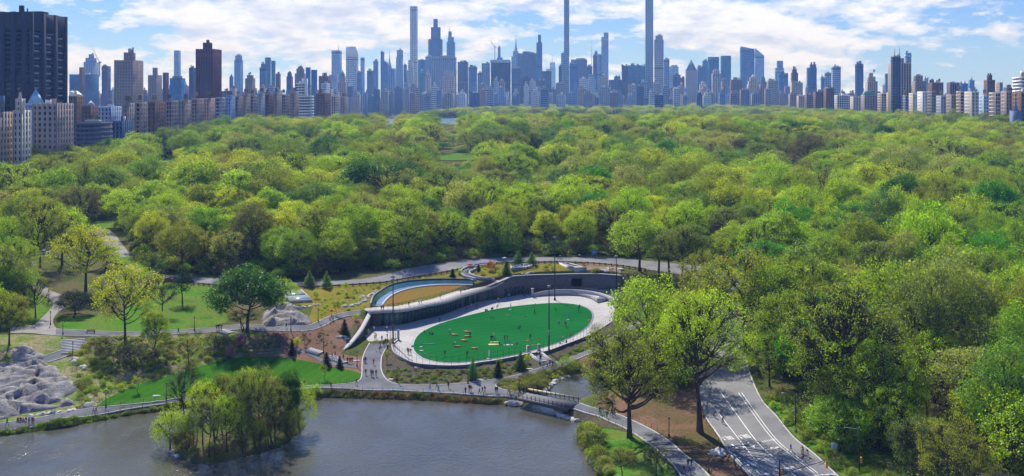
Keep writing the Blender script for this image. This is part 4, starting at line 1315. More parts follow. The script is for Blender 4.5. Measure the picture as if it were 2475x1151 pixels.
T('willow_tree', 'willow', 682, 742, 668, 82, 'lime green', 'small light green willow leaning over the white framed skylight')
T('young_tree', 'tall1', 373, 862, 745, 56, 'fresh green', 'slim bright green young tree on the scrub slope below the upper path')
T('bare_tree', 'bare1', 392, 765, 672, 75, 'grey brown', 'small bare dark branched tree on the grassy hill')
T('cedar_tree', 'cedar', 368, 692, 640, 48, 'near black green', 'flat topped dark cedar at the edge of the drive on the grassy hill')
T('cedar_tree', 'cedar', 441, 735, 652, 52, 'near black green', 'dark cedar standing alone on the bright grass below the drive')
T('oak_tree', 'open1', 207, 705, 545, 140, 'yellow green', 'big yellow green tree above the bend of the pale path')
T('oak_tree', 'open3', 97, 655, 478, 115, 'olive green', 'tall dark trunked tree standing in the curve of the pale path')
T('oak_tree', 'open1', 22, 835, 708, 92, 'olive green', 'olive tree on the small rock beside the lower path')
T('oak_tree', 'round1', 22, 760, 640, 120, 'fresh green', 'fresh green tree west of the pale path, behind the olive tree on the rock')
T('oak_tree', 'bare1', 86, 768, 668, 72, 'pale green', 'pale half bare tree inside the bend of the pale path')
T('evergreen_shrub', 'dense2', 182, 760, 705, 75, 'near black green', 'wide dark evergreen shrub beside the pale path bend')
T('sapling_tree', 'open3', 457, 888, 815, 62, 'pale green', 'pale young tree with a dark mulch ring at the top of the crescent lawn')
for bx, by, tp, w, tn, k_, lab in ((150, 640, 500, 110, 'lime green', 'open1', 'leafy tree left of the big yellow green tree, above the pale path'), (28, 660, 520, 105, 'fresh green', 'round3', 'fresh tree at the picture edge beyond the pale path curve'),
        (255, 650, 590, 60, 'lime green', 'tall1', 'small lime tree between the pale hill path and the grassy hill'), (330, 708, 640, 70, 'lime green', 'multi', 'light shrubby tree just behind the lone yellow green tree'), (60, 700, 640, 70, 'pale green', 'multi', 'pale shrubby tree inside the first curve of the pale path')):
    T('oak_tree', k_, bx, by, tp, w, tn, lab)
for i, (bx, by, tp, w, tn, lab) in enumerate((
        (285, 878, 815, 90, 'grey brown', 'bare purple grey thicket below the lone yellow green tree'),
        (335, 895, 822, 95, 'grey brown', 'bare grey thicket in the middle of the scrub slope'),
        (240, 862, 812, 70, 'grey brown', 'bare brown thicket beside the top of the stone steps'),
        (395, 882, 830, 70, 'grey brown', 'bare thicket beside the slim bright green young tree'),
        (520, 845, 800, 60, 'pale green', 'pale half leafed shrub on the slope under the dark round tree'))):
    T('thicket', 'barebush', bx, by, tp, w, tn, lab, 'shrub')
T('bare_tree', 'bare2', 590, 800, 745, 90, 'grey brown', 'bare dark undergrowth tree at the foot of the dark round tree')
# island
for key, bx, by, tp, w, tn, lab in (
        ('willow', 412, 1092, 972, 92, 'lime green', 'yellow green willow leaning out at the near tip of the island'),
        ('bare1', 445, 1018, 885, 110, 'grey brown', 'bare tree at the back of the island beside the leaning willow'),
        ('open1', 490, 1075, 915, 90, 'lime green', 'thin lime green tree on the island right behind the leaning willow'),
        ('open1', 548, 1092, 950, 88, 'lime green', 'bright lime tree in the middle front of the island'),
        ('bare2', 520, 1060, 905, 90, 'grey brown', 'grey bare tree between the two lime trees of the island'),
        ('open3', 585, 1070, 895, 95, 'dull green', 'tall thin grey green tree in the centre of the island'),
        ('open2', 628, 1080, 888, 95, 'dull green', 'tall grey stemmed tree on the island, between the centre tree and the dark one'),
        ('open1', 600, 1040, 885, 90, 'lime green', 'bright tipped tree at the back of the island'),
        ('tall2', 648, 1040, 893, 65, 'pale green', 'pale slim tree at the back of the island beside the bright tipped tree'),
        ('dense1', 690, 1045, 898, 78, 'dark green', 'dark evergreen looking tree on the island'),
        ('willow', 722, 1035, 915, 85, 'lime green', 'light green willow at the far end of the island, over open water'),
        ('bare2', 560, 1030, 900, 85, 'grey brown', 'bare twiggy tree at the rear centre of the island'),
        ('multi', 470, 1085, 985, 60, 'mid green', 'green many stemmed small tree on the island shore behind the willow'),
        ('open3', 505, 1100, 958, 70, 'pale green', 'pale thin tree on the island front, left of the bright lime tree'),
        ('multi', 590, 1098, 985, 75, 'dull green', 'grey green many stemmed tree on the island front, right of the bright lime tree'),
        ('open3', 665, 1068, 925, 80, 'dull green', 'grey green thin tree just left of the dark evergreen looking one'),
        ('open3', 536, 1045, 900, 85, 'olive green', 'olive thin tree in the rear row of the island, left half'),
        ('multi', 452, 1088, 1000, 60, 'dull green', 'grey green many stemmed small tree at the near island shore'),
        ('multi', 700, 1062, 985, 55, 'dull green', 'low many stemmed tree at the far island shore'),
        ('multi', 625, 1100, 1010, 60, 'olive green', 'low olive many stemmed tree on the sunlit island front'),
        ('multi', 655, 1088, 990, 62, 'grey brown', 'brown many stemmed small tree on the island front below the dark tree')):
    T('island_tree', key, bx, by, tp + 4, w * .88, tn, lab, group='trees on the island')
ORDN = ['first', 'second', 'third', 'fourth', 'fifth', 'sixth', 'seventh', 'eighth', 'ninth', 'tenth', 'eleventh', 'twelfth', 'thirteenth', 'fourteenth', 'fifteenth', 'sixteenth', 'seventeenth', 'eighteenth', 'nineteenth', 'twentieth', 'twenty first', 'twenty second', 'twenty third', 'twenty fourth', 'twenty fifth', 'twenty sixth', 'twenty seventh', 'twenty eighth', 'twenty ninth', 'thirtieth', 'thirty first', 'thirty second', 'thirty third', 'thirty fourth', 'thirty fifth']
rs = random.Random(5)
n_ = 0
ibush = []; sbush = []
for i in range(60):
    a = rs.uniform(0, 6.28); r = math.sqrt(rs.random()) * 0.95
    cx_ = sum(p[0] for p in ISL) / len(ISL); cy_ = sum(p[1] for p in ISL) / len(ISL)
    x = cx_ + math.cos(a) * r * 16; y = cy_ + math.sin(a) * r * 16
    if not in_poly([x], [y], ISL)[0] or n_ > 26: continue
    n_ += 1
    ibush.append(put_tree('island_bush', 'barebush' if i % 3 else 'bush', x, y, rs.uniform(1.8, 4), rs.uniform(2.5, 5), ['grey brown', 'olive green', 'mid green', 'dull green'][i % 4],
             'low undergrowth bush among the trunks of the island', 'bush', 'undergrowth bushes on the island'))
# young plants of the new landscape
for nm, key, bx, by, tp, w, tn, lab in (
        ('pine_tree', 'pine', 748, 694, 654, 32, 'bluish green', 'young blue green pine by the fence of the drive, nearer the willow'),
        ('pine_tree', 'pine', 790, 697, 656, 28, 'bluish green', 'young blue green pine by the fence of the drive, second from the willow'),
        ('conifer', 'spruce', 833, 809, 774, 23, 'near black green', 'dark conical conifer on the red mulch above the side wall'),
        ('conifer', 'spruce', 706, 857, 822, 20, 'near black green', 'small dark conifer at the top edge of the crescent lawn by the low steps'),
        ('conifer', 'spruce', 789, 887, 853, 24, 'near black green', 'dark conifer beside the pale steps under the side wall'),
        ('conifer', 'spruce', 821, 890, 862, 19, 'near black green', 'smallest dark conifer by the people at the foot of the side wall'),
        ('pine_tree', 'pine', 1143, 917, 863, 30, 'bluish green', 'green pine in front of the oval fence, halfway along the near side'),
        ('conifer', 'spruce', 1204, 913, 873, 22, 'near black green', 'narrow dark conifer on the dark bed right of the green pine'),
        ('pine_tree', 'pine', 1258, 893, 850, 36, 'dark green', 'bushy pine on the dark bed just before the oval steps'),
        ('conifer', 'spruce', 1094, 669, 650, 15, 'near black green', 'tiny dark conifer on the meadow beside the looping path'),
        ('conifer', 'spruce', 1157, 657, 639, 13, 'near black green', 'tiny dark conifer inside the looping path'),
        ('conifer', 'spruce', 1224, 664, 632, 24, 'dark green', 'olive dark conifer between the orange shrub and the blue canopy'),
        ('pine_tree', 'pine', 1252, 639, 606, 30, 'bluish green', 'blue green pine beyond the blue canopy, by the drive'),
        ('pine_tree', 'pine', 1285, 641, 610, 30, 'bluish green', 'blue green pine beyond the blue canopy, nearer the tall light pole'),
        ('orange_shrub', 'bush', 1186, 655, 629, 22, 'rusty orange', 'rusty orange shrub on the meadow beside the looping path'),
        ('redbud_tree', 'bush', 582, 840, 808, 24, 'pink', 'pink redbud under the dark round tree'),
        ('redbud_tree', 'bush', 556, 870, 835, 20, 'pink', 'smaller pink redbud at the edge of the crescent lawn'),
        ('shrub', 'bush', 717, 842, 815, 18, 'yellow green', 'yellow green shrub behind the small conifer at the low steps'),
        ('shrub', 'barebush', 644, 846, 808, 46, 'pale green', 'wide pale twiggy shrub between the rocks and the red mulch'),
        ('shrub', 'bush', 860, 775, 757, 14, 'yellow green', 'yellow green shrub at the top of the red mulch slope'),
        ('shrub', 'bush', 765, 722, 701, 15, 'lime green', 'lime green shrub right of the framed skylight'),
        ('sapling_tree', 'sapling', 835, 715, 678, 16, 'lime green', 'thin lime sapling on the meadow between the pines and the boulders'),
        ('sapling_tree', 'sapling', 816, 762, 724, 18, 'olive green', 'olive sapling on the meadow above the side path'),
        ('shrub', 'bush', 1275, 878, 855, 15, 'yellow green', 'yellow green shrub next to the oval steps'),
        ('shrub', 'bush', 1207, 882, 866, 15, 'olive green', 'olive shrub under the oval fence'),
        ('shrub', 'barebush', 1445, 812, 780, 40, 'pale green', 'pale airy shrub at the right rim of the oval'),
        ('shrub', 'multi', 1373, 908, 860, 46, 'lime green', 'light green airy shrub on the inlet bank'),
        ('shrub', 'bush', 1112, 664, 650, 12, 'lime green', 'lime shrub on the meadow near the tiny conifer'),
        ('shrub', 'bush', 1207, 665, 652, 12, 'lime green', 'lime shrub left of the dark conifer at the canopy'),
        ('shrub', 'bush', 1166, 664, 652, 13, 'yellow green', 'yellow shrub inside the looping path'),
        ('shrub', 'bush', 1200, 652, 641, 14, 'pale green', 'pale shrub behind the orange shrub'),
        ('shrub', 'bush', 1319, 652, 640, 13, 'olive green', 'olive shrub on the meadow by the tall pole'),
        ('shrub', 'bush', 1338, 656, 644, 11, 'dull green', 'dull shrub on the meadow beside the white slab'),
        ('sapling_tree', 'sapling', 1354, 688, 668, 12, 'yellow green', 'slim yellow green sapling against the stone wall'),
        ('shrub', 'bush', 1448, 690, 674, 20, 'pale green', 'pale shrub at the end of the stone wall'),
        ('shrub', 'bush', 1440, 662, 647, 20, 'olive green', 'olive shrub on the pale brown soil'),
        ('shrub', 'bush', 1411, 642, 632, 10, 'rusty orange', 'little rusty shrub beside the white slab'),
        ('sapling_tree', 'sapling', 782, 918, 875, 20, 'olive green', 'thin staked sapling on the crescent lawn'),
        ('sapling_tree', 'sapling', 330, 949, 905, 22, 'pale green', 'thin bare sapling on the crescent lawn near its far tip'),
        ('sapling_tree', 'sapling', 936, 878, 845, 18, 'olive green', 'pale sapling on the bed beside the entrance path'),
        ('sapling_tree', 'sapling', 735, 835, 800, 16, 'grey brown', 'bare sapling on the red mulch'),
        ('sapling_tree', 'open3', 1504, 1152, 1082, 66, 'olive green', 'thin young tree on the shore lawn at the lake edge'),
        ('sapling_tree', 'bare1', 1586, 1152, 1075, 70, 'pale green', 'pale half bare young tree on the shore lawn beside the path'),
        ('shrub', 'bush', 1445, 1075, 1035, 60, 'dull green', 'dark green shrub on the shore beside the yellow reeds'),
        ('shrub', 'bush', 760, 956, 930, 34, 'lime green', 'lime shrub at the lakeside path behind the island'),
        ('shrub', 'bush', 1150, 665, 655, 8, 'fresh green', 'small green shrub in the loop of the path'),
        ('shrub', 'multi', 1235, 955, 930, 30, 'pale green', 'straw coloured shrub on the reed bank')):
    T(nm, key, bx, by, tp, w, tn, lab, 'tree' if 'tree' in nm or nm == 'conifer' else 'shrub')
rs = random.Random(77)
ncl = 0
for i in range(400):
    px = rs.uniform(185, 560); py = rs.uniform(818, 960)
    p = RG(px, py)
    if ncl < 34 and in_poly([px], [py], [(180, 850), (235, 822), (560, 812), (600, 855), (492, 880), (400, 907), (262, 955), (225, 975), (195, 930)])[0]:
        ncl += 1
        sbush.append(put_tree('slope_shrub', 'bush' if rs.random() < 0.55 else 'barebush', p[0], p[1], rs.uniform(0.8, 1.9), rs.uniform(1.4, 3.2), rs.choice(['olive green', 'lime green', 'fresh green', 'pale green', 'pale green', 'yellow green']),
                 'low shrub among many on the scrub slope between the upper path and the crescent lawn', 'shrub', 'shrubs on the scrub slope'))

for lst, a, b in ((ibush, 'low bush of the island undergrowth', 'counted from the leaning willow tip'), (sbush, 'low shrub on the scrub slope', 'counted across from the stone steps')):
    for k, o in enumerate(sorted(lst, key=lambda q: q.location.x / q.location.y)):
        o['label'] = f"{a}, {ORDN[min(k, 34)]} {b}"
# --- the woodland: a jittered grid of crowns, kept off the clearings
CLEAR = [(-700, 1800), (-700, 700), (0, 612), (60, 600), (150, 600), (245, 560), (262, 560), (300, 600), (345, 640), (400, 652), (478, 660), (600, 668), (720, 668), (850, 660), (980, 642), (1100, 624), (1200, 612),
         (1350, 606), (1500, 610), (1620, 612), (1725, 632), (1800, 668), (1822, 720), (1826, 790), (1838, 880), (1870, 950), (1950, 1050), (2030, 1120), (2110, 1200), (2300, 1500), (2300, 2400)]
CLEARw = [RG(x, y)[:2] if y < 1300 else W(x, y, 2.0) for x, y in CLEAR]
WEST = [RG(x, y)[:2] for x, y in ((-260, 900), (-260, 640), (0, 640), (40, 650), (70, 720), (40, 770), (0, 790), (-60, 830))]
PALEP = [RG(x, y)[:2] for x, y in ((0, 640), (60, 630), (70, 655), (100, 700), (140, 725), (115, 775))]
PALEP2 = [RG(x, y)[:2] for x, y in ((210, 548), (255, 568), (285, 600), (340, 655))]
GLADES = [(*RG(px, py)[:2], r, f) for px, py, r, f in ((1100, 380, 30, 95), (255, 545, 13, 30), (352, 632, 9, 16), (400, 388, 24, 60), (735, 395, 12, 40), (1910, 372, 14, 50), (1300, 388, 12, 45))]
for px, py, r, f in ((1100, 380, 34, 0), (255, 545, 14, 0), (352, 632, 10, 0), (400, 388, 26, 0)):
    q = RG(px, py)
    sheet('clearing_grass', [(q[0] + r * 1.5 * math.cos(a), q[1] + r * math.sin(a)) for a in np.linspace(0, 6.28, 17)[:-1]], M_grass, 0.5, 6.0)


def canopy_tint(rs, x, y):
    n = math.sin(x * 0.021 + 1.3) * math.cos(y * 0.017 - 0.4) + 0.5 * math.sin(x * 0.05 + y * 0.043)
    n += rs.uniform(-0.75, 0.75)
    r = rs.random()
    if y < 420 and x > 60:      # the near east wood: fresher greens
        tab = ['fresh green', 'lime green', 'olive green', 'lime green', 'mid green', 'pale green', 'dull green', 'fresh green', 'fresh green', 'olive green', 'emerald green']
        return rs.choice(tab)
    if y < 540 and rs.random() < .6: return rs.choice(['lime green', 'yellow green', 'fresh green', 'lime green', 'olive green'])
    if n > 0.8: return 'yellow green' if r < .55 else 'lime green' if r < .95 else 'golden tan'
    if n > 0.2: return 'lime green' if r < .22 else 'olive green' if r < .5 else 'yellow green' if r < .68 else 'fresh green' if r < .8 else 'pale green'
    if n > -0.4: return 'fresh green' if r < .22 else 'mid green' if r < .40 else 'olive green' if r < .66 else 'dull green' if r < .82 else 'pale green' if r < .97 else 'grey brown'
    return 'mid green' if r < .33 else 'bluish green' if r < .43 else 'dark green' if r < .5 else 'pale green' if r < .68 else 'dull green' if r < .93 else 'grey brown'


rs = random.Random(11)
wood = []
y = 185.0
row = 0
while y < 4300:
    near = y < 520
    s = 12.3 if y < 520 else 17.0 if y < 900 else 19.0 if y < 1500 else 21 if y < 2600 else 26
    half = 0.50 * y + 40
    x = -half + (row % 2) * s * 0.5
    while x < half:
        xx = x + rs.uniform(-0.36, 0.36) * s; yy = y + rs.uniform(-0.36, 0.36) * s
        x += s
        wood.append([xx, yy, s])
    y += s * 0.86
    row += 1
wa = np.array(wood)
lx = wa[:, 0] - 0.094 * wa[:, 1]
keep = (lx > -392) & (lx < 386 + 0.0 * wa[:, 1])
nearm = wa[:, 1] < 620
k2 = np.ones(len(wa), bool)
k2[nearm] = ~in_poly(wa[nearm, 0], wa[nearm, 1], CLEARw)
west = np.zeros(len(wa), bool)
west[nearm] = in_poly(wa[nearm, 0], wa[nearm, 1], WEST)
k2 |= west
k2 &= dist_poly(wa[:, 0], wa[:, 1], PALEP, False) > 6
k2 &= dist_poly(wa[:, 0], wa[:, 1], PALEP2, False) > 7
rd = dist_poly(wa[:, 0], wa[:, 1], [p for p in DU], False)
k2 &= (rd > 5.0)
for gx_, gy_, gr, gf in GLADES: k2 &= ~((np.hypot(wa[:, 0] - gx_, wa[:, 1] - gy_) < gr) | ((np.abs(wa[:, 0] / wa[:, 1] - gx_ / gy_) * gy_ < gr * .6) & (wa[:, 1] > gy_ - gf) & (wa[:, 1] < gy_)))
k2 &= ~((wa[:, 1] > RES_Y0 - 6) & (wa[:, 1] < RES_Y1 + 6) & (wa[:, 0] > -330) & (wa[:, 0] < 420))
wa = wa[keep & k2]
# thin the last row before the sight lines to the reservoir
pxw = CX + FPX * wa[:, 0] / wa[:, 1]
low_m = (((pxw > 915) & (pxw < 975)) | ((pxw > 1045) & (pxw < 1130))) & (wa[:, 1] > 950) & (wa[:, 1] < RES_Y0)
order = np.argsort(wa[:, 1])
KEYS_W = ['round1', 'round2', 'round3', 'open1', 'open2', 'open3', 'dense1', 'dense2', 'tall1', 'bare1', 'bare2', 'tall2', 'willow']
WEI = [13, 12, 12, 16, 13, 10, 5, 6, 9, 3, 2.5, 7, 3]
ORD = None
LAND = [(-9e9, 'the black hospital tower'), (170, 'the crane tower'), (262, 'the chimneyed tan tower'), (352, 'the small brown towers'), (415, 'the slim pale glass tower'),
        (462, 'the dark red tower'), (545, 'the thin blue grey tower'), (600, 'the teal glass pair'), (690, 'the brown domed tower'), (760, 'the masted glass slab'), (832, 'the slant roofed tower'), (885, 'the arched needle spire'),
        (955, 'the white gridded tower'), (1020, 'the stepped bronze tower'), (1095, 'the dark office slabs'), (1180, 'the black curved slab'), (1238, 'the tall antenna spire'), (1318, 'the distant pale tower'), (1355, 'the pencil thin tower'), (1400, 'the purple grey slab'),
        (1445, 'the rounded light blue tower'), (1500, 'the dark glass block'), (1556, 'the highest tower'), (1606, 'the limestone tower'), (1650, 'the pyramid topped tower'), (1705, 'the twin dark glass towers'), (1785, 'the blue faceted tower'), (1850, 'the blue stepped tower'),
        (1905, 'the green domed house'), (1960, 'the brown blue twin slab'), (2035, 'the dark blue slab'), (2092, 'the stepped tan tower'), (2145, 'the twin spired tower'), (2210, 'the stepped penthouse'), (2285, 'the dark round block'), (2370, 'the twin brown towers'), (2430, 'the white modern slab')]
ORD = [q + ' nearest' for q in ORDN]
cnt = {}
far_pts = []; n_obj = 0
for i in order:
    x, y, s = wa[i]
    px = CX + FPX * x / y
    key = rs.choices(KEYS_W, WEI)[0]
    tn = canopy_tint(rs, x, y)
    if key.startswith('bare'): tn = rs.choice(['grey brown', 'pale green', 'grey brown'])
    if key == 'dense1': tn = rs.choice(['fresh green', 'mid green', 'emerald green', 'dark green', 'lime green'])
    K = KINDS[key]
    cw_ = s * rs.choice([rs.uniform(0.8, 1.05), rs.uniform(1.05, 1.3), rs.uniform(1.25, 1.6)]) * (0.72 if key.startswith('tall') else 1)
    h = min(28, cw_ * rs.uniform(0.75, 1.15) * (1.45 if key.startswith('tall') else 1) + 3)
    if y < 520 and x > 60: h = min(28, h * 1.15)
    if y > 1100: h = rs.uniform(13, 22)
    if low_m[i]: h = rs.uniform(3, 6); cw_ *= 0.6
    if y > 500 and 300 < px < 520 and y > 700: h *= 0.9
    zg = gz(x, y)
    for gx_, gy_, gr, gf in GLADES[:1] + GLADES[3:]:      # low growth before the open glades
        if abs(x / y - gx_ / gy_) * gy_ < gr * .7 and 0 < gy_ - y < 380:
            h = min(h, (gy_ - y) * (CAM_H - gz(gx_, gy_)) / gy_ * .9 + 1.5); cw_ = min(cw_, h * 1.3)
    vis = -60 < px < 2535 and HY + FPX * (CAM_H - zg - h) / y < 1160
    if n_obj < 300 and vis:
        L = [k for k in LAND if k[0] <= px][-1][1]
        c = cnt.get(L, 0); cnt[L] = c + 1
        lab = f"{tn} {K['form']} tree, {ORD[min(c, 34)]} one under {L}"
        put_tree('woodland_tree', key, x, y, h, cw_, tn, lab, 'tree', 'trees of the park woodland')
        n_obj += 1
    elif vis or y < 420:
        far_pts.append((x, y, zg - 0.1, rs.uniform(0, 6.28), cw_ / 2 / K['R'], h / K['H'], KEYS_W.index(key), tn, rs.uniform(0.86, 1.16)))


def scatter(name, pts, keys, label=None):
    """one object of kind stuff: points that carry tree shapes"""
    coll = bpy.data.collections.new(name + '_shapes')
    for n, k in enumerate(keys):
        tv, tf, lv, lf, ls = KINDS[k]['raw']
        V = np.vstack([tv, lv]); F = np.vstack([tf, lf + len(tv)])
        me = mesh_np('shape', V, F, [M_bark, M_leaf], np.r_[np.zeros(len(tf)), np.ones(len(lf))], attr=np.r_[np.ones(len(tv)), ls])
        ob = bpy.data.objects.new('%s_%02d' % (name, n), me)
        coll.objects.link(ob)
    me = bpy.data.meshes.new(name)
    me.vertices.add(len(pts))
    me.vertices.foreach_set('co', np.array([p[:3] for p in pts], dtype=np.float32).ravel())
    def at(nm, typ, dat, fld='value'):
        a = me.attributes.new(nm, typ, 'POINT'); a.data.foreach_set(fld, np.asarray(dat, dtype=np.float32 if typ != 'INT' else np.int32).ravel())
    at('rot', 'FLOAT_VECTOR', [(0, 0, p[3]) for p in pts], 'vector')
    at('scl', 'FLOAT_VECTOR', [(p[4], p[4], p[5]) for p in pts], 'vector')
    at('idx', 'INT', [p[6] for p in pts])
    at('tint', 'FLOAT_COLOR', [(*[c * p[8] for c in TINT[p[7]]], 1) for p in pts], 'color')
    o = link(name, me)
    ng = bpy.data.node_groups.new(name, 'GeometryNodeTree')
    ng.interface.new_socket('Geometry', in_out='INPUT', socket_type='NodeSocketGeometry')
    ng.interface.new_socket('Geometry', in_out='OUTPUT', socket_type='NodeSocketGeometry')
    N = ng.nodes; Lk = ng.links.new
    gi = N.new('NodeGroupInput'); go = N.new('NodeGroupOutput')
    ci_ = N.new('GeometryNodeCollectionInfo'); ci_.inputs[0].default_value = coll; ci_.inputs[1].default_value = True; ci_.inputs[2].default_value = True
    ip = N.new('GeometryNodeInstanceOnPoints'); ip.inputs['Pick Instance'].default_value = True
    def na(nm, typ):
        q = N.new('GeometryNodeInputNamedAttribute'); q.data_type = typ; q.inputs[0].default_value = nm
        return q.outputs[0]
    Lk(gi.outputs[0], ip.inputs['Points']); Lk(ci_.outputs[0], ip.inputs['Instance'])
    Lk(na('idx', 'INT'), ip.inputs['Instance Index'])
    er = N.new('FunctionNodeEulerToRotation'); Lk(na('rot', 'FLOAT_VECTOR'), er.inputs[0]); Lk(er.outputs[0], ip.inputs['Rotation'])
    Lk(na('scl', 'FLOAT_VECTOR'), ip.inputs['Scale'])
    Lk(ip.outputs[0], go.inputs[0])
    md = o.modifiers.new('scatter', 'NODES'); md.node_group = ng
    tagp(o, kind='stuff')
    return o


scatter('distant_woodland', far_pts, KEYS_W)
print('wood objects', n_obj, 'far', len(far_pts))
# undergrowth along the wood edges and on the beds
rs = random.Random(21)
und = []
UK = ['bush', 'barebush', 'sapling']
def fill(polypx, n, tints, kset, smin, smax):
    poly = [RG(*p)[:2] for p in polypx]
    xs = [p[0] for p in poly]; ys = [p[1] for p in poly]
    c = 0; tries = 0
    while c < n and tries < n * 20:
        tries += 1
        x = rs.uniform(min(xs), max(xs)); y = rs.uniform(min(ys), max(ys))
        if not in_poly([x], [y], poly)[0]: continue
        c += 1
        k = rs.choice(kset); s = rs.uniform(smin, smax)
        und.append((x, y, gz(x, y) - 0.1, rs.uniform(0, 6.28), s, s * rs.uniform(0.7, 1.1), UK.index(k), rs.choice(tints), rs.uniform(0.8, 1.2)))
fill([(330, 648), (478, 664), (720, 674), (980, 650), (1200, 618), (1500, 618), (1720, 640), (1720, 590), (1500, 560), (900, 570), (330, 600)], 900, ['mid green', 'dull green', 'olive green', 'grey brown', 'lime green', 'grey brown', 'dark green'], ['bush', 'barebush', 'bush'], 0.5, 1.6)
fill([(165, 852), (235, 818), (560, 808), (620, 862), (492, 882), (403, 909), (262, 958), (225, 980), (185, 985), (185, 930)], 420, ['olive green', 'pale green', 'lime green', 'yellow green', 'fresh green', 'pale green'], ['bush', 'bush', 'barebush'], 0.15, 0.45)
fill([(950, 893), (1041, 898), (1131, 897), (1250, 878), (1275, 872), (1270, 895), (1181, 917), (1049, 929), (960, 926), (930, 900)], 260, ['olive green', 'dull green', 'grey brown', 'mid green'], ['bush'], 0.12, 0.28)
fill([(1345, 868), (1440, 822), (1475, 806), (1440, 835), (1370, 868)], 70, ['olive green', 'dull green', 'mid green'], ['bush'], 0.12, 0.32)
fill([(1200, 928), (1249, 921), (1364, 888), (1400, 874), (1384, 900), (1330, 922), (1322, 942), (1280, 950), (1215, 940)], 420, ['pale green', 'olive green', 'yellow green', 'grey brown'], ['bush', 'barebush'], 0.15, 0.42)
fill([(760, 944), (1000, 952), (1181, 965), (1236, 967), (1180, 977), (1000, 967), (760, 960)], 300, ['olive green', 'grey brown', 'rusty orange', 'mid green'], ['bush', 'barebush'], 0.10, 0.3)
fill([(0, 1047), (217, 1013), (430, 977), (560, 968), (560, 972), (321, 999), (150, 1034), (0, 1051)], 300, ['mid green', 'olive green', 'dull green', 'fresh green'], ['bush'], 0.15, 0.38)
fill([(1450, 1150), (1425, 1100), (1400, 1070), (1394, 1050), (1412, 1035), (1440, 1040), (1450, 1080), (1480, 1150)], 170, ['olive green', 'lime green', 'pale green', 'dull green'], ['bush', 'barebush'], 0.2, 0.6)
fill([(830, 700), (1100, 662), (1190, 645), (1330, 640), (1370, 650), (1100, 670), (950, 684), (900, 708), (870, 745), (780, 770), (760, 740)], 170, ['yellow green', 'lime green', 'olive green'], ['bush', 'sapling'], 0.10, 0.3)
fill([(1840, 960), (1920, 1045), (2030, 1140), (2110, 1190), (2200, 1190), (2000, 1030), (1900, 950)], 110, ['lime green', 'fresh green', 'olive green'], ['bush', 'barebush'], 0.2, 0.7)
fill([(1440, 860), (1600, 780), (1690, 760), (1690, 900), (1600, 960), (1480, 930)], 220, ['grey brown', 'olive green', 'mid green', 'dull green'], ['bush', 'barebush'], 0.4, 1.4)
fill([(620, 812), (735, 808), (800, 800), (850, 800), (815, 845), (700, 840), (620, 845)], 60, ['olive green', 'grey brown'], ['bush', 'sapling'], 0.10, 0.25)
scatter('undergrowth', und, UK)
fill_wood = []
for (x, y, s) in wa[wa[:, 1] < 620]:
    for q in range(2):
        xx = x + rs.uniform(-6, 6); yy = y + rs.uniform(-6, 6)
        if dist_poly([xx], [yy], DU, False)[0] < 4 or dist_poly([xx], [yy], PALEP, False)[0] < 4 or dist_poly([xx], [yy], PALEP2, False)[0] < 4: continue
        sc_ = rs.uniform(0.6, 1.9)
        fill_wood.append((xx, yy, gz(xx, yy) - 0.1, rs.uniform(0, 6.28), sc_, sc_, rs.choice([0, 0, 1]), rs.choice(['mid green', 'olive green', 'dull green', 'lime green', 'grey brown', 'fresh green']), rs.uniform(0.8, 1.2)))
scatter('woodland_understorey', fill_wood, UK)
# ================================================================ CITY
def mat_attr(name, attr, rough, spec, var=0.12, scale=0.05, metal=0.0):
    m, t = new_mat(name)
    p = principled(t, rough, spec, metal)
    a = t.n('ShaderNodeAttribute', attribute_type='INSTANCER', attribute_name=attr)
    g = t.n('ShaderNodeNewGeometry')
    nz = t.noise(g.outputs['Position'], scale, 3.0, 0.6)
    f = t.ramp(nz.outputs[0], [(0.3, (1 - var,) * 3), (0.7, (1 + var,) * 3)])
    t.l(t.mix(1.0, a.outputs['Color'], f, 'MULTIPLY'), p.inputs['Base Color'])
    return m


M_wall = mat_attr('building wall', 'tint', 0.85, 0.2, 0.10)
M_win = mat_attr('building glass', 'tint', 0.12, 0.6, 0.35, 0.12)
M_roof = mat_attr('building roof', 'tint', 0.9, 0.15, 0.2, 0.1)
TH = math.atan(0.094)
AVE = Vector((math.sin(TH), math.cos(TH)))      # direction of the avenues
CRS = Vector((math.cos(TH), -math.sin(TH)))
WC = {'taupe': (.30, .245, .22), 'tan': (.48, .39, .31), 'brown': (.17, .11, .085), 'dark red': (.13, .05, .05), 'limestone': (.60, .55, .48), 'white': (.82, .81, .79), 'grey': (.31, .33, .38),
      'blue grey': (.22, .32, .48), 'dark': (.045, .045, .055), 'black': (.035, .04, .06), 'pale blue': (.42, .54, .70), 'teal': (.10, .22, .27), 'slate': (.10, .15, .25), 'purple grey': (.20, .16, .21),
      'pink tan': (.42, .29, .24), 'bronze': (.12, .11, .17), 'green': (.12, .32, .27), 'navy': (.03, .07, .16)}  # blue walls: own tone with some blue of the far haze mixed in
WC = {k: tuple(min(.85, c * (1.3 if k in ('taupe', 'tan', 'brown', 'pink tan', 'grey', 'blue grey', 'slate', 'purple grey', 'black', 'dark', 'bronze', 'navy', 'dark red') else 1.05)) for c in v) for k, v in WC.items()}
GC = {'d': (.03, .05, .09), 'b': (.05, .19, .45), 'lb': (.24, .42, .64), 't': (.04, .19, .30), 'g': (.11, .18, .30), 'k': (.01, .012, .018)}  # glass colours, made bluer to carry part of the distant haze


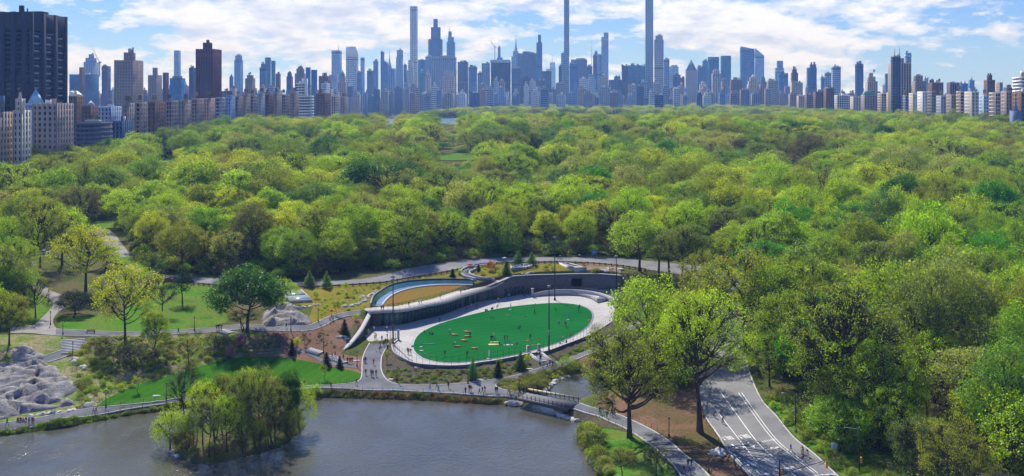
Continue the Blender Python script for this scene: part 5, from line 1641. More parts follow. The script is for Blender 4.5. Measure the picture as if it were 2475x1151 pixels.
def facade(mbw, mbg, cx, cy, w, d, z0, z1, style, Y):
    """walls as floor bands and piers standing proud of a glass core; cx, cy centre in local axes"""
    fh = max(3.7, Y * 0.0018)
    bw = max(3.6, Y * 0.0017)
    n = max(1, int(round((z1 - z0) / fh))); fh = (z1 - z0) / n
    if style == 'plain':
        mbw.box(cx - w / 2, cy - d / 2, z0, cx + w / 2, cy + d / 2, z1); return
    bt, pt, pr_, br_ = {'glass': (.16, .10, .12, .20), 'punched': (.46, .50, .45, .40), 'ribs': (.22, .42, .75, .22), 'bands': (.50, .10, .18, .55), 'grid': (.34, .34, .6, .5), 'fine': (.30, .22, .35, .30)}[style]
    e = 0.7
    mbg.box(cx - w / 2 + e, cy - d / 2 + e, z0, cx + w / 2 - e, cy + d / 2 - e, z1 - 0.3)
    o = e - br_
    for i in range(n + 1):
        zb = z0 + i * fh - (fh * bt if i else 0); zt = z0 + i * fh + (0 if i else fh * bt * .5)
        if i == n: zb = z1 - max(fh * bt, 1.4); zt = z1
        mbw.box(cx - w / 2 + o, cy - d / 2 + o, zb, cx + w / 2 - o, cy + d / 2 - o, zt)
    p = e - pr_
    for sw_, L in (('x', w), ('y', d)):
        m = max(1, int(round(L / bw)));  m = min(m, 34); b = L / m
        for k in range(m + 1):
            c = -L / 2 + k * b; hw = b * pt / 2
            a0 = max(-L / 2 + p, c - hw); a1 = min(L / 2 - p, c + hw)
            if k in (0, m): a0 = max(-L / 2 + p, c - hw * 1.6); a1 = min(L / 2 - p, c + hw * 1.6)
            if a1 - a0 < 0.05: continue
            if sw_ == 'x':
                mbw.box(cx + a0, cy - d / 2 + p, z0, cx + a1, cy - d / 2 + e + .3, z1 + .4)
                mbw.box(cx + a0, cy + d / 2 - e - .3, z0, cx + a1, cy + d / 2 - p, z1 + .4)
            else:
                mbw.box(cx - w / 2 + p + .004, cy + a0, z0, cx - w / 2 + e + .3, cy + a1, z1 + .41)
                mbw.box(cx + w / 2 - e - .3, cy + a0, z0, cx + w / 2 - p - .004, cy + a1, z1 + .41)


def foot(x0, x1, Y, dep):
    """plan of a block on the street grid that spans these photograph columns: near-left corner, width, depth"""
    a = (x0 - CX) / FPX; b = (x1 - CX) / FPX
    span = (b - a) * Y
    for _ in range(12):
        if (a + b) / 2 < 0.094:
            Xl = a * Y; Xr = (b * (Y + dep * AVE.y) - dep * AVE.x)
        else:
            Xr = b * Y; Xl = (a * (Y + dep * AVE.y) - dep * AVE.x)
        w = Xr - Xl
        if w > 0.42 * span: break
        dep *= 0.8
    return Xl, max(w, 1.0), dep


NB = {}
def building(tiers, Y, wall, glass, style, label, name='office_tower', cat='building', dep=None, z0=18.0, roof=None, cap=None, tanks=0, clutter=True, sidewall=None, group=None):
    """tiers: (x0, x1, top row) from the widest up; cap: list of (kind, x0, x1, base row, top row, colour)"""
    rs_ = random.Random(int(tiers[0][0] * 7 + Y))
    dep = dep or min(42.0, max(14.0, (tiers[0][1] - tiers[0][0]) / FPX * Y * 0.9))
    Xl, w, d = foot(tiers[0][0], tiers[0][1], Y, dep)
    org = Vector((Xl, Y)); ctr = org + CRS * (w / 2) + AVE * (d / 2)
    z0 = min(z0, 60)
    root = thing(name, (ctr.x, ctr.y, z0), -TH, label, cat, group)
    mw = MB(); mg = MB()
    kx = w / ((tiers[0][1] - tiers[0][0]) / FPX * Y)
    zb = 0.0
    ztop = lambda row, YY: CAM_H + (HY - row) / FPX * YY - z0
    last = None
    for i, (x0, x1, row) in enumerate(tiers):
        Yi = Y + (0 if i == 0 else min(3.0 * i, d * 0.25))
        wi = (x1 - x0) / (tiers[0][1] - tiers[0][0]) * w if i else w
        di = d if i == 0 else max(4.0, min(d - 4 * i, wi * 1.1, d * 0.85))
        if i == 0: cx = 0.0
        else:
            xc = (x0 + x1) / 2; x_c0 = (tiers[0][0] + tiers[0][1]) / 2
            cx = (xc - x_c0) / FPX * Y * kx
        z1 = ztop(row, Yi)
        facade(mw, mg, cx, 0.0, wi, di, zb, z1, style, Y)
        zb = z1 - 0.2
        last = (cx, wi, di, z1)
        if i == 0: first = last
    H_ = first[3]
    if H_ > 110 and style in ('glass', 'fine', 'ribs', 'grid') and len(tiers) < 3:
        mm = MB()
        for f_ in rs_.choice([(.97,), (.48, .97), (.33, .66), (.62,), (.95, .30)]):
            mm.box(-w / 2 + .12, -d / 2 + .12, H_ * f_ - 4.5, w / 2 - .12, d / 2 - .12, min(H_ * f_, H_ - .5))
        q_ = mm.build('plant_floor', M_wall, root); q_['kind'] = 'stuff'; q_['tint'] = list(WC[rs_.choice(['slate', 'navy', 'dark', wall])])
    wl_ = mw.build('facade', M_wall, root); tagp(wl_, kind='stuff'); wl_['tint'] = list(WC[wall])
    if mg.V:
        gl_ = mg.build('window_glass', M_win, root); gl_['tint'] = list(GC[glass])
    rc = WC[roof] if roof else tuple(v * 0.9 for v in WC['grey'])
    for (cx, wi, di, z1), nm in ((first, 'roof'), (last, 'roof')):
        if (cx, wi, di, z1) == last and nm == 'roof' and first == last and nm != 'roof': continue
        rr = MB().box(cx - wi / 2 + 1.0, -di / 2 + 1.0, z1 - .6, cx + wi / 2 - 1.0, di / 2 - 1.0, z1 - 0.21 + (0.002 if nm else 0)).build('roof', M_roof, root); rr['tint'] = list(rc)
        if first == last: break
    cx, wi, di, z1 = last
    if clutter and wi > 8:
        for k in range(rs_.randint(2, 4)):
            a = rs_.uniform(-.3, .3) * wi; b = rs_.uniform(-.25, .25) * di; s = rs_.uniform(.08, .2) * wi; h = rs_.uniform(1.5, 5.5) * (1 if Y < 2600 else 1.6)
            bb = MB().box(cx + a - s, b - s * .7, z1 - 0.4, cx + a + s, b + s * .7, z1 + h).build('roof_housing', M_wall, root); bb['tint'] = list(WC[rs_.choice(['white', 'taupe', 'grey', wall])])
    for k in range(tanks):
        a = rs_.uniform(-.35, .35) * first[1]; b = rs_.uniform(-.2, .1) * first[2]; zz = first[3] if len(tiers) > 1 and rs_.random() < .3 else z1
        tk = MB()
        for sx in (-1, 1):
            for sy in (-1, 1): tk.box(a + sx * 1.1 - .1, b + sy * 1.1 - .1, zz - .4, a + sx * 1.1 + .1, b + sy * 1.1 + .1, zz + 2.6)
        tk.lathe([(1.6, zz + 2.6), (1.6, zz + 5.6)], 10, 0, (a, b)).lathe([(1.8, zz + 5.6), (0.1, zz + 7)], 10, 0, (a, b))
        t_ = tagp(tk.build('water_tank', M_wall, root), kind='stuff'); t_['tint'] = list(rs_.choice([(.22, .16, .12), (.38, .28, .2), (.18, .16, .15)]))
    for c in (cap or []):
        kd, x0, x1, r0, r1, col = c
        xc = ((x0 + x1) / 2 - (tiers[0][0] + tiers[0][1]) / 2) / FPX * Y * kx
        ww = (x1 - x0) / FPX * Y * kx; za = ztop(r0, Y + 4) - .3; zz = ztop(r1, Y + 4)
        mb = MB()
        if kd == 'pyramid': q = ww / 2; mb.add([(xc - q, -q, za), (xc + q, -q, za), (xc + q, q, za), (xc - q, q, za), (xc, 0, zz)], [(0, 3, 2, 1), (0, 1, 4), (1, 2, 4), (2, 3, 4), (3, 0, 4)])
        elif kd == 'dome': mb.lathe([(ww / 2 * math.cos(t), za + (zz - za) * math.sin(t)) for t in np.linspace(0, 1.5, 6)], 12, 0, (xc, 0))
        elif kd == 'spire': mb.lathe([(ww / 2, za), (ww / 2 * .55, za + (zz - za) * .22), (ww / 2 * .2, za + (zz - za) * .5), (.25, zz)], 8, 0, (xc, 0))
        elif kd == 'mast': mb.tube([(xc, 0, za - 2), (xc, 0, zz)], [max(.5, ww / 2), .4], 5)
        elif kd == 'box': mb.box(xc - ww / 2, -ww * .4, za, xc + ww / 2, ww * .4, zz)
        elif kd == 'chamfer': mb.add([(xc - ww / 2, -d / 2, za), (xc + ww / 2, -d / 2, za), (xc + ww / 2, d / 2, za), (xc - ww / 2, d / 2, za), (xc - ww / 2, -d / 2, zz), (xc + ww * .36, -d / 2, zz), (xc + ww * .36, d / 2, zz), (xc - ww / 2, d / 2, zz)], [(0, 3, 2, 1), (0, 1, 5, 4), (1, 2, 6, 5), (4, 5, 6, 7), (2, 3, 7, 6), (3, 0, 4, 7)])
        elif kd == 'slant': mb.add([(xc - ww / 2, -d / 2, za), (xc + ww / 2, -d / 2, za), (xc + ww / 2, d / 2, za), (xc - ww / 2, d / 2, za), (xc - ww / 2, -d / 2, zz), (xc - ww / 2, d / 2, zz)], [(0, 3, 2, 1), (0, 1, 4), (1, 2, 5, 4), (2, 3, 5), (3, 0, 4, 5)])
        elif kd == 'slantr': mb.add([(xc - ww / 2, -d / 2, za), (xc + ww / 2, -d / 2, za), (xc + ww / 2, d / 2, za), (xc - ww / 2, d / 2, za), (xc + ww / 2, -d / 2, zz), (xc + ww / 2, d / 2, zz)], [(0, 3, 2, 1), (1, 4, 0), (1, 2, 5, 4), (2, 3, 5), (3, 0, 4, 5)])
        elif kd == 'mansard': q = ww / 2; e = min(d / 2, q); mb.prism([(xc - q, -e), (xc + q, -e), (xc + q, e), (xc - q, e)], za, zz, 0, [(xc - q * .75, -e * .75), (xc + q * .75, -e * .75), (xc + q * .75, e * .75), (xc - q * .75, e * .75)])
        nm = {'pyramid': 'roof_pyramid', 'dome': 'dome', 'spire': 'spire', 'mast': 'mast', 'box': 'penthouse', 'chamfer': 'slanted_crown', 'slant': 'slanted_crown', 'slantr': 'slanted_crown', 'mansard': 'mansard'}[kd]
        q_ = mb.build(nm, M_wall, root); q_['tint'] = list(WC[col] if isinstance(col, str) else col)
    return root


B = building
# ---- east side of the park, near
t_ = B([(-60, 165, 31)], 800, 'black', 'k', 'bands', 'huge black ribbed hospital tower at the edge of the wood', dep=52, z0=20, clutter=False,
  cap=[('box', 44, 60, 31, 8, 'dark'), ('box', 74, 78, 31, 15, 'dark'), ('box', 84, 150, 31, 24, 'dark')])
mb = MB(); W0 = foot(-60, 165, 800, 52)
w_, d_ = W0[1], W0[2]; H0 = CAM_H + (HY - 31) / FPX * 800 - 20
for k in range(5):
    x = -w_ / 2 + (k + .5) * w_ / 5
    mb.box(x - 1.8, -d_ / 2 - 1.4, 0, x + 1.8, -d_ / 2 + 1, H0 + .6)
    mb.box(-w_ / 2 - 1.4 + 0, -d_ / 2 + (k + .5) * d_ / 5 - 1.8, 0, -w_ / 2 + 1, -d_ / 2 + (k + .5) * d_ / 5 + 1.8, H0 + .6)
for k in range(4):
    y = -d_ / 2 + k * d_ / 3
    mb.box(w_ / 2 - 1, max(-d_ / 2 + .05, y - 2.4), 0, w_ / 2 + 1.5, min(d_ / 2, y + 2.4), H0 + .5)
o = mb.build('rib', M_wall, t_); o['kind'] = 'stuff'; o['tint'] = list(WC['black'])
mb = MB().box(-w_ / 2 - .6, -d_ / 2 - .6, H0 - 13, w_ / 2 + .6, d_ / 2 + .6, H0 + .3); o = mb.build('parapet', M_wall, t_); o['tint'] = list(WC['black'])
mb = MB()
for r in range(12):
    for c in range(3):
        y = -d_ / 2 + (c + .5) * d_ / 3; z = H0 - 17 - r * 5.6
        mb.box(w_ / 2 - 0.6, y - 3.2, z - 1.1, w_ / 2 + .15, y + 3.2, z)
o = mb.build('window', M_wall, t_); o['kind'] = 'stuff'; o['tint'] = [.34, .36, .42]
B([(-40, 34, 272)], 640, 'taupe', 'd', 'punched', 'narrow taupe apartment front with bays at the picture corner', 'apartment_building', dep=26, z0=22, cap=[('box', 4, 24, 272, 232, 'slate')], tanks=1)
B([(30, 78, 268), (26, 62, 240)], 650, 'limestone', 'd', 'punched', 'pale windowed apartment house with a tan round tank on its roof', 'apartment_building', dep=14, z0=22, cap=[('dome', 36, 52, 240, 222, 'tan')])
B([(77, 182, 251)], 700, 'taupe', 'd', 'punched', 'square taupe hospital block with rows of small windows below the black tower', 'hospital_block', dep=22, z0=20)
B([(52, 122, 250)], 748, 'pale blue', 'lb', 'glass', 'low glass roofed wing with a pale blue glass pyramid', 'hospital_wing', dep=22, z0=20, clutter=False, cap=[('pyramid', 52, 122, 252, 213, (.38, .60, .72))])
B([(182, 275, 297)], 800, 'bronze', 'd', 'bands', 'low dark brown banded block with a green roof at the edge of the wood', 'academy_block', dep=40, z0=22, cap=[('box', 190, 252, 297, 291, (.30, .42, .38))], clutter=False)
B([(270, 324, 293)], 860, 'slate', 'd', 'ribs', 'low dark block with white piers beside the green roofed one', 'low_block', dep=20, z0=22)
B([(196, 240, 256)], 960, 'brown', 'd', 'punched', 'brown block behind the green roofed low block', 'apartment_building', z0=22, cap=[('pyramid', 205, 238, 256, 243, 'grey')])
B([(235, 296, 258)], 980, 'pale blue', 'd', 'punched', 'light grey laboratory block with few windows', 'laboratory_block', z0=22)
B([(165, 205, 232)], 1000, 'brown', 'd', 'punched', 'brown gabled block touching the black hospital tower', 'apartment_building', z0=22, cap=[('slant', 172, 205, 232, 220, 'white')])
xr = [296, 326, 356, 400, 430, 462, 492, 520, 545, 568, 586, 604, 622, 640, 660, 680, 700, 722, 762, 800, 822, 842]
cl = ['taupe', 'taupe', 'brown', 'taupe', 'taupe', 'taupe', 'pink tan', 'grey', 'blue grey', 'taupe', 'taupe', 'taupe', 'grey', 'brown', 'taupe', 'taupe', 'taupe', 'taupe', 'brown', 'tan', 'taupe']
tp = [250, 248, 247, 244, 243, 239, 238, 236, 235, 234, 228, 231, 226, 229, 225, 229, 224, 232, 226, 232, 236]
for i in range(len(xr) - 1):
    if 720 <= xr[i] < 760: continue
    r0 = ((xr[i] + xr[i + 1]) / 2 - CX) / FPX
    Yf = (-405) / (r0 - 0.094)
    Yf = max(860, min(1750, Yf))
    B([(xr[i], xr[i + 1] + 1, tp[i])], Yf, cl[i], 'd', ['punched', 'grid', 'punched', 'fine'][i % 4], '%s avenue apartment house, %s in the row along the wood from the low blocks' % (cl[i], ORDN[i]),
      'apartment_building', dep=34, z0=24, tanks=(1 if i % 2 else 2), group='avenue apartment houses east of the park')
B([(712, 760, 232), (712, 740, 201)], 1400, 'white', 'd', 'bands', 'white stepped apartment house with balconies, standing out of the avenue row', 'apartment_building', dep=22, z0=26, cap=[('box', 730, 745, 232, 190, 'white')])
B([(762, 799, 225)], 1500, 'limestone', 'd', 'punched', 'limestone apartment house right of the white stepped one', 'apartment_building', dep=26, z0=26)
B([(776, 798, 202)], 1700, 'white', 'g', 'fine', 'plain white slab behind the limestone house', 'apartment_building', dep=20, z0=26)
# ---- east side towers
B([(275, 349, 146), (299, 331, 127)], 1300, 'taupe', 'g', 'punched', 'tan apartment tower with a penthouse and a dark chimney', 'apartment_tower', dep=30, cap=[('box', 326, 330, 128, 114, 'dark')])
B([(473, 537, 119), (488, 513, 103)], 1500, 'dark red', 'd', 'ribs', 'dark red brick tower with notched balcony edges', 'apartment_tower', dep=34)
B([(167, 242, 180)], 2400, 'slate', 'b', 'fine', 'wide blue slate block under the crane', 'office_tower', z0=26)
B([(191, 206, 163)], 2300, 'brown', 'd', 'punched', 'short brown tower before the stepped pale tower', 'apartment_tower')
B([(202, 240, 150), (204, 236, 140), (214, 230, 131)], 3000, 'pale blue', 'g', 'ribs', 'pale stepped tower under the leaning crane', 'office_tower')
B([(245, 269, 160)], 2000, 'purple grey', 'b', 'fine', 'brown blue tower with a rough top, right of the crane', 'apartment_tower')
B([(357, 393, 182), (368, 383, 164)], 2100, 'taupe', 'd', 'punched', 'taupe stepped tower right of the chimneyed one', 'apartment_tower')
B([(393, 409, 176)], 2000, 'dark red', 'd', 'punched', 'small dark reddish tower', 'apartment_tower')
B([(409, 450, 189)], 2200, 'slate', 'b', 'glass', 'low wide blue glass block beneath the slim pale glass tower', 'office_tower')
B([(420, 438, 122)], 3500, 'pale blue', 'lb', 'fine', 'slim pale glass tower with a blank top', 'skyscraper', clutter=False)
B([(456, 474, 164)], 2000, 'slate', 'd', 'fine', 'dark blue grey tower at the shoulder of the dark red tower', 'apartment_tower')
B([(566, 588, 145), (568, 586, 134)], 3900, 'blue grey', 'b', 'ribs', 'thin blue grey tower with a faceted crown', 'skyscraper')
B([(554, 565, 186)], 3000, 'slate', 'b', 'fine', 'little blue pointed tower beside the thin one', 'office_tower', cap=[('pyramid', 555, 564, 186, 178, 'navy')])
B([(592, 618, 190), (596, 614, 182)], 2200, 'taupe', 'd', 'punched', 'taupe stepped apartment tower in front of the haze', 'apartment_tower', tanks=1)
B([(627, 646, 163), (630, 643, 155)], 3200, 'slate', 'b', 'fine', 'slate tower left of the teal pair', 'office_tower')
B([(640, 656, 139)], 3400, 'slate', 't', 'glass', 'darker and taller of the teal glass pair', 'skyscraper', clutter=False)
B([(655, 667, 147)], 3350, 'teal', 't', 'glass', 'lighter and lower of the teal glass pair', 'skyscraper', clutter=False)
B([(666, 679, 179)], 2600, 'brown', 'd', 'punched', 'small brown tower right of the teal pair', 'apartment_tower')
B([(692, 709, 185), (694, 706, 177)], 2500, 'slate', 'd', 'punched', 'dark slate tower with a domed top', 'apartment_tower', cap=[('dome', 694, 706, 178, 172, 'slate')])
B([(712, 740, 178), (716, 737, 166)], 2600, 'taupe', 'd', 'punched', 'brown tower with a domed shoulder', 'apartment_tower', cap=[('dome', 717, 736, 167, 159, 'brown')])
B([(738, 752, 163)], 2800, 'navy', 'b', 'glass', 'navy glass slab behind the brown domed tower', 'office_tower', clutter=False)
B([(751, 768, 169)], 2750, 'navy', 'b', 'glass', 'navy glass block right of the navy slab', 'office_tower', clutter=False)
B([(770, 800, 184)], 2600, 'brown', 'd', 'punched', 'brown block beneath the pale glass slab', 'apartment_tower')
B([(801, 827, 122)], 4200, 'pale blue', 'lb', 'fine', 'pale glass slab with a thin mast on its roof', 'skyscraper', clutter=False, cap=[('mast', 819, 821, 122, 103, 'grey')])
B([(795, 818, 181)], 3400, 'pale blue', 'lb', 'bands', 'pale banded block at the foot of the masted glass slab', 'office_tower')
B([(836, 867, 136)], 4700, 'white', 'g', 'fine', 'white tower with a slanted roof and a dark opening near its top', 'skyscraper', clutter=False, cap=[('chamfer', 836, 867, 136, 113, 'white'), ('box', 838, 861, 136, 122, 'slate')])
B([(816, 840, 200), (820, 836, 184)], 3300, 'pink tan', 'd', 'punched', 'pinkish hotel tower with a pointed green roof', 'hotel_tower', cap=[('pyramid', 821, 835, 184, 167, 'green')])
B([(871, 882, 139)], 4300, 'pale blue', 'lb', 'fine', 'slender pale slab right of the slant roofed tower', 'skyscraper', clutter=False)
B([(862, 876, 175)], 3900, 'slate', 'b', 'glass', 'blue block between the slant roofed tower and the slender slab', 'office_tower')
B([(887, 904, 171)], 3700, 'slate', 'b', 'ribs', 'slate tower with a step, right of the slender slab', 'office_tower')
B([(902, 915, 148)], 4100, 'blue grey', 'g', 'fine', 'blue grey rounded tower beside the slate one', 'office_tower')
B([(920, 929, 126)], 4600, 'slate', 'd', 'ribs', 'thin dark tower left of the needle spire', 'skyscraper')
B([(925, 938, 151)], 4500, 'navy', 'b', 'glass', 'navy block below the needle spire', 'office_tower')
B([(935, 948, 165), (937, 946, 158)], 5100, 'grey', 'g', 'ribs', 'arched stainless crown tower with a needle spire', 'skyscraper', clutter=False, cap=[('spire', 936, 947, 159, 118, 'pale blue')])
B([(939, 957, 166)], 4200, 'blue grey', 'g', 'ribs', 'blue grey slab with white piers', 'office_tower')
B([(957, 975, 138), (959, 975, 121)], 4300, 'blue grey', 'g', 'punched', 'grey notched tower left of the white gridded tower', 'skyscraper')
B([(991, 1010, 15)], 4250, 'white', 'b', 'grid', 'extremely slim white gridded tower, rising far above the roofs', 'skyscraper', clutter=False, dep=22)
B([(983, 1002, 170), (986, 999, 150)], 4000, 'limestone', 'g', 'punched', 'stepped limestone tower at the foot of the white gridded one', 'hotel_tower')
B([(975, 984, 157)], 4300, 'navy', 'b', 'glass', 'navy sliver left of the white gridded tower', 'office_tower')
B([(1010, 1030, 145)], 4400, 'slate', 'b', 'fine', 'slate block right of the white gridded tower', 'office_tower')
B([(1028, 1046, 137)], 4300, 'blue grey', 'g', 'ribs', 'grey ribbed block under the stepped bronze tower', 'office_tower')
B([(1035, 1070, 95), (1042, 1065, 66), (1048, 1058, 46)], 4900, 'bronze', 'b', 'ribs', 'tall stepped bronze tower with three setbacks', 'skyscraper', clutter=False)
B([(1043, 1104, 139)], 4150, 'grey', 'g', 'ribs', 'wide pale slab with vertical white stripes', 'office_tower', dep=28)
B([(1079, 1101, 102), (1082, 1098, 90), (1083, 1092, 76)], 5300, 'blue grey', 'b', 'glass', 'tapering blue glass tower with a spire', 'skyscraper', clutter=False, cap=[('mast', 1085, 1087, 76, 58, 'pale blue')])
B([(1070, 1100, 185), (1072, 1098, 176)], 3900, 'tan', 'd', 'punched', 'tan hotel with a teal roof in front of the striped slab', 'hotel_tower', cap=[('mansard', 1073, 1098, 177, 171, 'green')])
B([(1015, 1032, 172)], 4000, 'green', 't', 'glass', 'small teal glass block by the domed tower', 'office_tower')
B([(1027, 1042, 187), (1029, 1040, 178)], 3900, 'limestone', 'd', 'punched', 'small limestone tower with a dome', 'hotel_tower', cap=[('dome', 1029, 1040, 179, 171, 'grey')])
B([(1106, 1132, 150)], 4200, 'bronze', 'd', 'ribs', 'dark brown office slab', 'office_tower')
B([(1132, 1154, 162)], 4000, 'slate', 'b', 'glass', 'dark blue slab with a red glow of stone at mid height', 'office_tower')
B([(1154, 1165, 176)], 4300, 'blue grey', 'g', 'fine', 'small grey tower between the dark slabs', 'office_tower')
B([(1164, 1185, 153)], 4300, 'blue grey', 'g', 'grid', 'grey gridded tower left of the black curved slab', 'office_tower')
B([(1157, 1177, 208), (1160, 1174, 203)], 3900, 'taupe', 'd', 'punched', 'pointed taupe hotel before the grey gridded tower', 'hotel_tower', cap=[('spire', 1161, 1173, 204, 194, 'taupe')])
B([(1186, 1235, 152)], 4150, 'black', 'k', 'glass', 'wide black glass slab framed in white', 'office_tower', dep=24, clutter=False, cap=[('box', 1186, 1234, 152, 145, 'pale blue'), ('box', 1186, 1188, 250, 150, 'pale blue'), ('box', 1232, 1234, 250, 150, 'pale blue')])
B([(1201, 1215, 139), (1203, 1210, 114)], 5200, 'blue grey', 'b', 'fine', 'half built thin tower behind the black slab, beside a crane', 'skyscraper')
B([(1178, 1231, 222)], 3950, 'white', 'g', 'punched', 'white chateau like hotel with a dark green roof', 'hotel', dep=30, cap=[('mansard', 1178, 1231, 223, 214, (.03, .10, .10))], clutter=False)
B([(1236, 1257, 136), (1240, 1253, 124)], 6100, 'blue grey', 'g', 'ribs', 'famous stepped tower with a tall antenna spire', 'skyscraper', clutter=False, cap=[('spire', 1242, 1252, 125, 78, 'blue grey')])
B([(1250, 1297, 129)], 4400, 'slate', 'g', 'fine', 'broad blue grey slab with a flat top right of the antenna spire', 'office_tower')
B([(1236, 1259, 166)], 4100, 'navy', 'b', 'fine', 'navy tower in front of the antenna spire tower', 'office_tower')
B([(1259, 1283, 189)], 4000, 'dark', 'd', 'ribs', 'dark striped office slab with a pale roof line', 'office_tower')
B([(1296, 1311, 103), (1300, 1308, 84)], 4700, 'navy', 'b', 'glass', 'dark navy stepped slender tower', 'skyscraper', clutter=False)
B([(1310, 1333, 172)], 4200, 'slate', 'd', 'fine', 'dark slate block right of the navy slender tower', 'office_tower')
B([(1296, 1319, 195)], 3950, 'bronze', 'd', 'punched', 'brownish slab under the navy slender tower', 'office_tower')
B([(1327, 1343, 165), (1329, 1342, 151)], 9500, 'pale blue', 'lb', 'glass', 'far off pale tapering tower with a spire, seen in a gap', 'skyscraper', clutter=False, cap=[('mast', 1334.5, 1336, 152, 128, 'pale blue')])
B([(1332, 1344, 216)], 4200, 'slate', 'b', 'fine', 'low block under the far off pale tower', 'office_tower')
B([(1343, 1368, 201)], 3900, 'taupe', 'd', 'punched', 'taupe apartment block left of the pencil thin tower', 'apartment_tower')
B([(1350, 1358, 160)], 4400, 'dark', 'd', 'fine', 'dark sliver left of the pencil thin tower', 'office_tower')
B([(1356, 1364, 129)], 4900, 'blue grey', 'b', 'fine', 'blue grey tower half hidden by the pencil thin tower', 'office_tower')
B([(1363, 1376, -60)], 4250, 'blue grey', 'g', 'bands', 'pencil thin striped tower running out of the top of the picture', 'skyscraper', clutter=False, dep=18)
B([(1376, 1396, 156)], 4300, 'navy', 'b', 'glass', 'navy block right of the pencil thin tower', 'office_tower')
B([(1380, 1419, 144)], 4600, 'purple grey', 'g', 'ribs', 'broad purple grey slab', 'office_tower')
B([(1418, 1432, 160)], 4500, 'slate', 'd', 'fine', 'slate slab beneath the thin antenna', 'office_tower', cap=[('mast', 1429, 1430.5, 160, 98, 'grey')])
B([(1433, 1445, 135)], 4800, 'dark', 'd', 'fine', 'dark round topped tower', 'office_tower', cap=[('dome', 1436, 1445, 136, 122, 'slate')])
B([(1443, 1454, 131)], 4300, 'pale blue', 'lb', 'glass', 'pale blue lower shoulder of the rounded light blue tower', 'skyscraper', clutter=False)
B([(1453, 1471, 89), (1459, 1471, 79)], 4280, 'pale blue', 'lb', 'glass', 'rounded light blue glass tower with a stepped top', 'skyscraper', clutter=False, cap=[('box', 1460, 1470, 79, 79.1, 'slate')])
B([(1399, 1418, 190)], 3900, 'white', 'g', 'bands', 'white banded block before the purple grey slab', 'apartment_tower')
B([(1418, 1440, 192), (1421, 1437, 186)], 3950, 'pale blue', 'g', 'punched', 'pale block with a teal mansard roof', 'hotel_tower', cap=[('mansard', 1421, 1437, 187, 180, 'green')])
B([(1449, 1469, 195), (1452, 1466, 186)], 3950, 'tan', 'd', 'punched', 'tan stepped hotel at the foot of the rounded light blue tower', 'hotel_tower', cap=[('pyramid', 1455, 1463, 187, 178, 'tan')])
B([(1471, 1503, 193), (1484, 1500, 185)], 4000, 'slate', 'd', 'fine', 'slate office pair right of the rounded light blue tower', 'office_tower')
B([(1502, 1518, 160)], 4300, 'dark', 'd', 'glass', 'dark tower left of the dark glass block', 'office_tower', cap=[('slant', 1502, 1512, 160, 155, 'dark')])
B([(1517, 1552, 158)], 4350, 'navy', 't', 'glass', 'dark glass block with teal window strips', 'office_tower')
B([(1551, 1560, 160)], 4400, 'teal', 't', 'glass', 'teal sliver right of the dark glass block', 'office_tower')
B([(1518, 1538, 206)], 3900, 'pink tan', 'd', 'punched', 'pinkish block under the dark glass block', 'apartment_tower')
B([(1559.5, 1579, -90)], 4300, 'pale blue', 'g', 'fine', 'highest tower, pale and thin, running out of the top of the picture', 'skyscraper', clutter=False, dep=24)
B([(1581, 1604, 96), (1584, 1602, 86)], 4250, 'limestone', 'g', 'fine', 'limestone tower right of the highest tower', 'skyscraper')
B([(1604, 1618, 143)], 4500, 'blue grey', 'g', 'fine', 'blue grey tower beside the limestone tower', 'office_tower')
B([(1617, 1640, 161)], 5200, 'pale blue', 'lb', 'fine', 'pale far slab in the haze', 'office_tower')
B([(1626, 1645, 181)], 4300, 'dark', 'd', 'fine', 'dark blue block before the pale far slab', 'office_tower')
B([(1644, 1655, 188)], 4300, 'bronze', 'd', 'fine', 'small bronze block left of the pyramid topped tower', 'office_tower')
B([(1629, 1662, 212)], 3900, 'pale blue', 'lb', 'bands', 'low pale blue block under the pyramid topped tower', 'office_tower')
B([(1604, 1645, 217)], 3850, 'brown', 'd', 'punched', 'brown stepped block at the foot of the limestone tower', 'apartment_tower')
B([(1656, 1685, 168)], 4700, 'pink tan', 'g', 'punched', 'pinkish tower with a dark copper pyramid', 'skyscraper', clutter=False, cap=[('pyramid', 1658, 1683, 169, 143, (.05, .13, .20))])
B([(1685, 1706, 162)], 4300, 'slate', 'b', 'fine', 'slate tower right of the pyramid topped one', 'office_tower')
B([(1697, 1711, 147)], 4700, 'teal', 'b', 'glass', 'blue slab behind the twin dark glass towers', 'office_tower')
B([(1710, 1738, 138)], 4150, 'navy', 't', 'glass', 'nearer of the twin dark glass towers', 'skyscraper', clutter=False)
B([(1741, 1767, 135)], 4250, 'navy', 't', 'glass', 'farther of the twin dark glass towers', 'skyscraper', clutter=False)
B([(1720, 1742, 178), (1723, 1739, 170)], 3700, 'limestone', 'd', 'ribs', 'slender limestone tower before the twin dark glass towers', 'apartment_tower')
B([(1694, 1716, 215), (1697, 1712, 210)], 3600, 'tan', 'd', 'punched', 'tan apartment tower under the slate tower', 'apartment_tower')
B([(1743, 1759, 197)], 3600, 'taupe', 'd', 'punched', 'taupe tower with a round cap', 'apartment_tower', cap=[('dome', 1744, 1757, 198, 188, 'slate')])
B([(1764, 1794, 193)], 3300, 'brown', 'd', 'punched', 'brown apartment slab left of the blue faceted tower', 'apartment_tower')
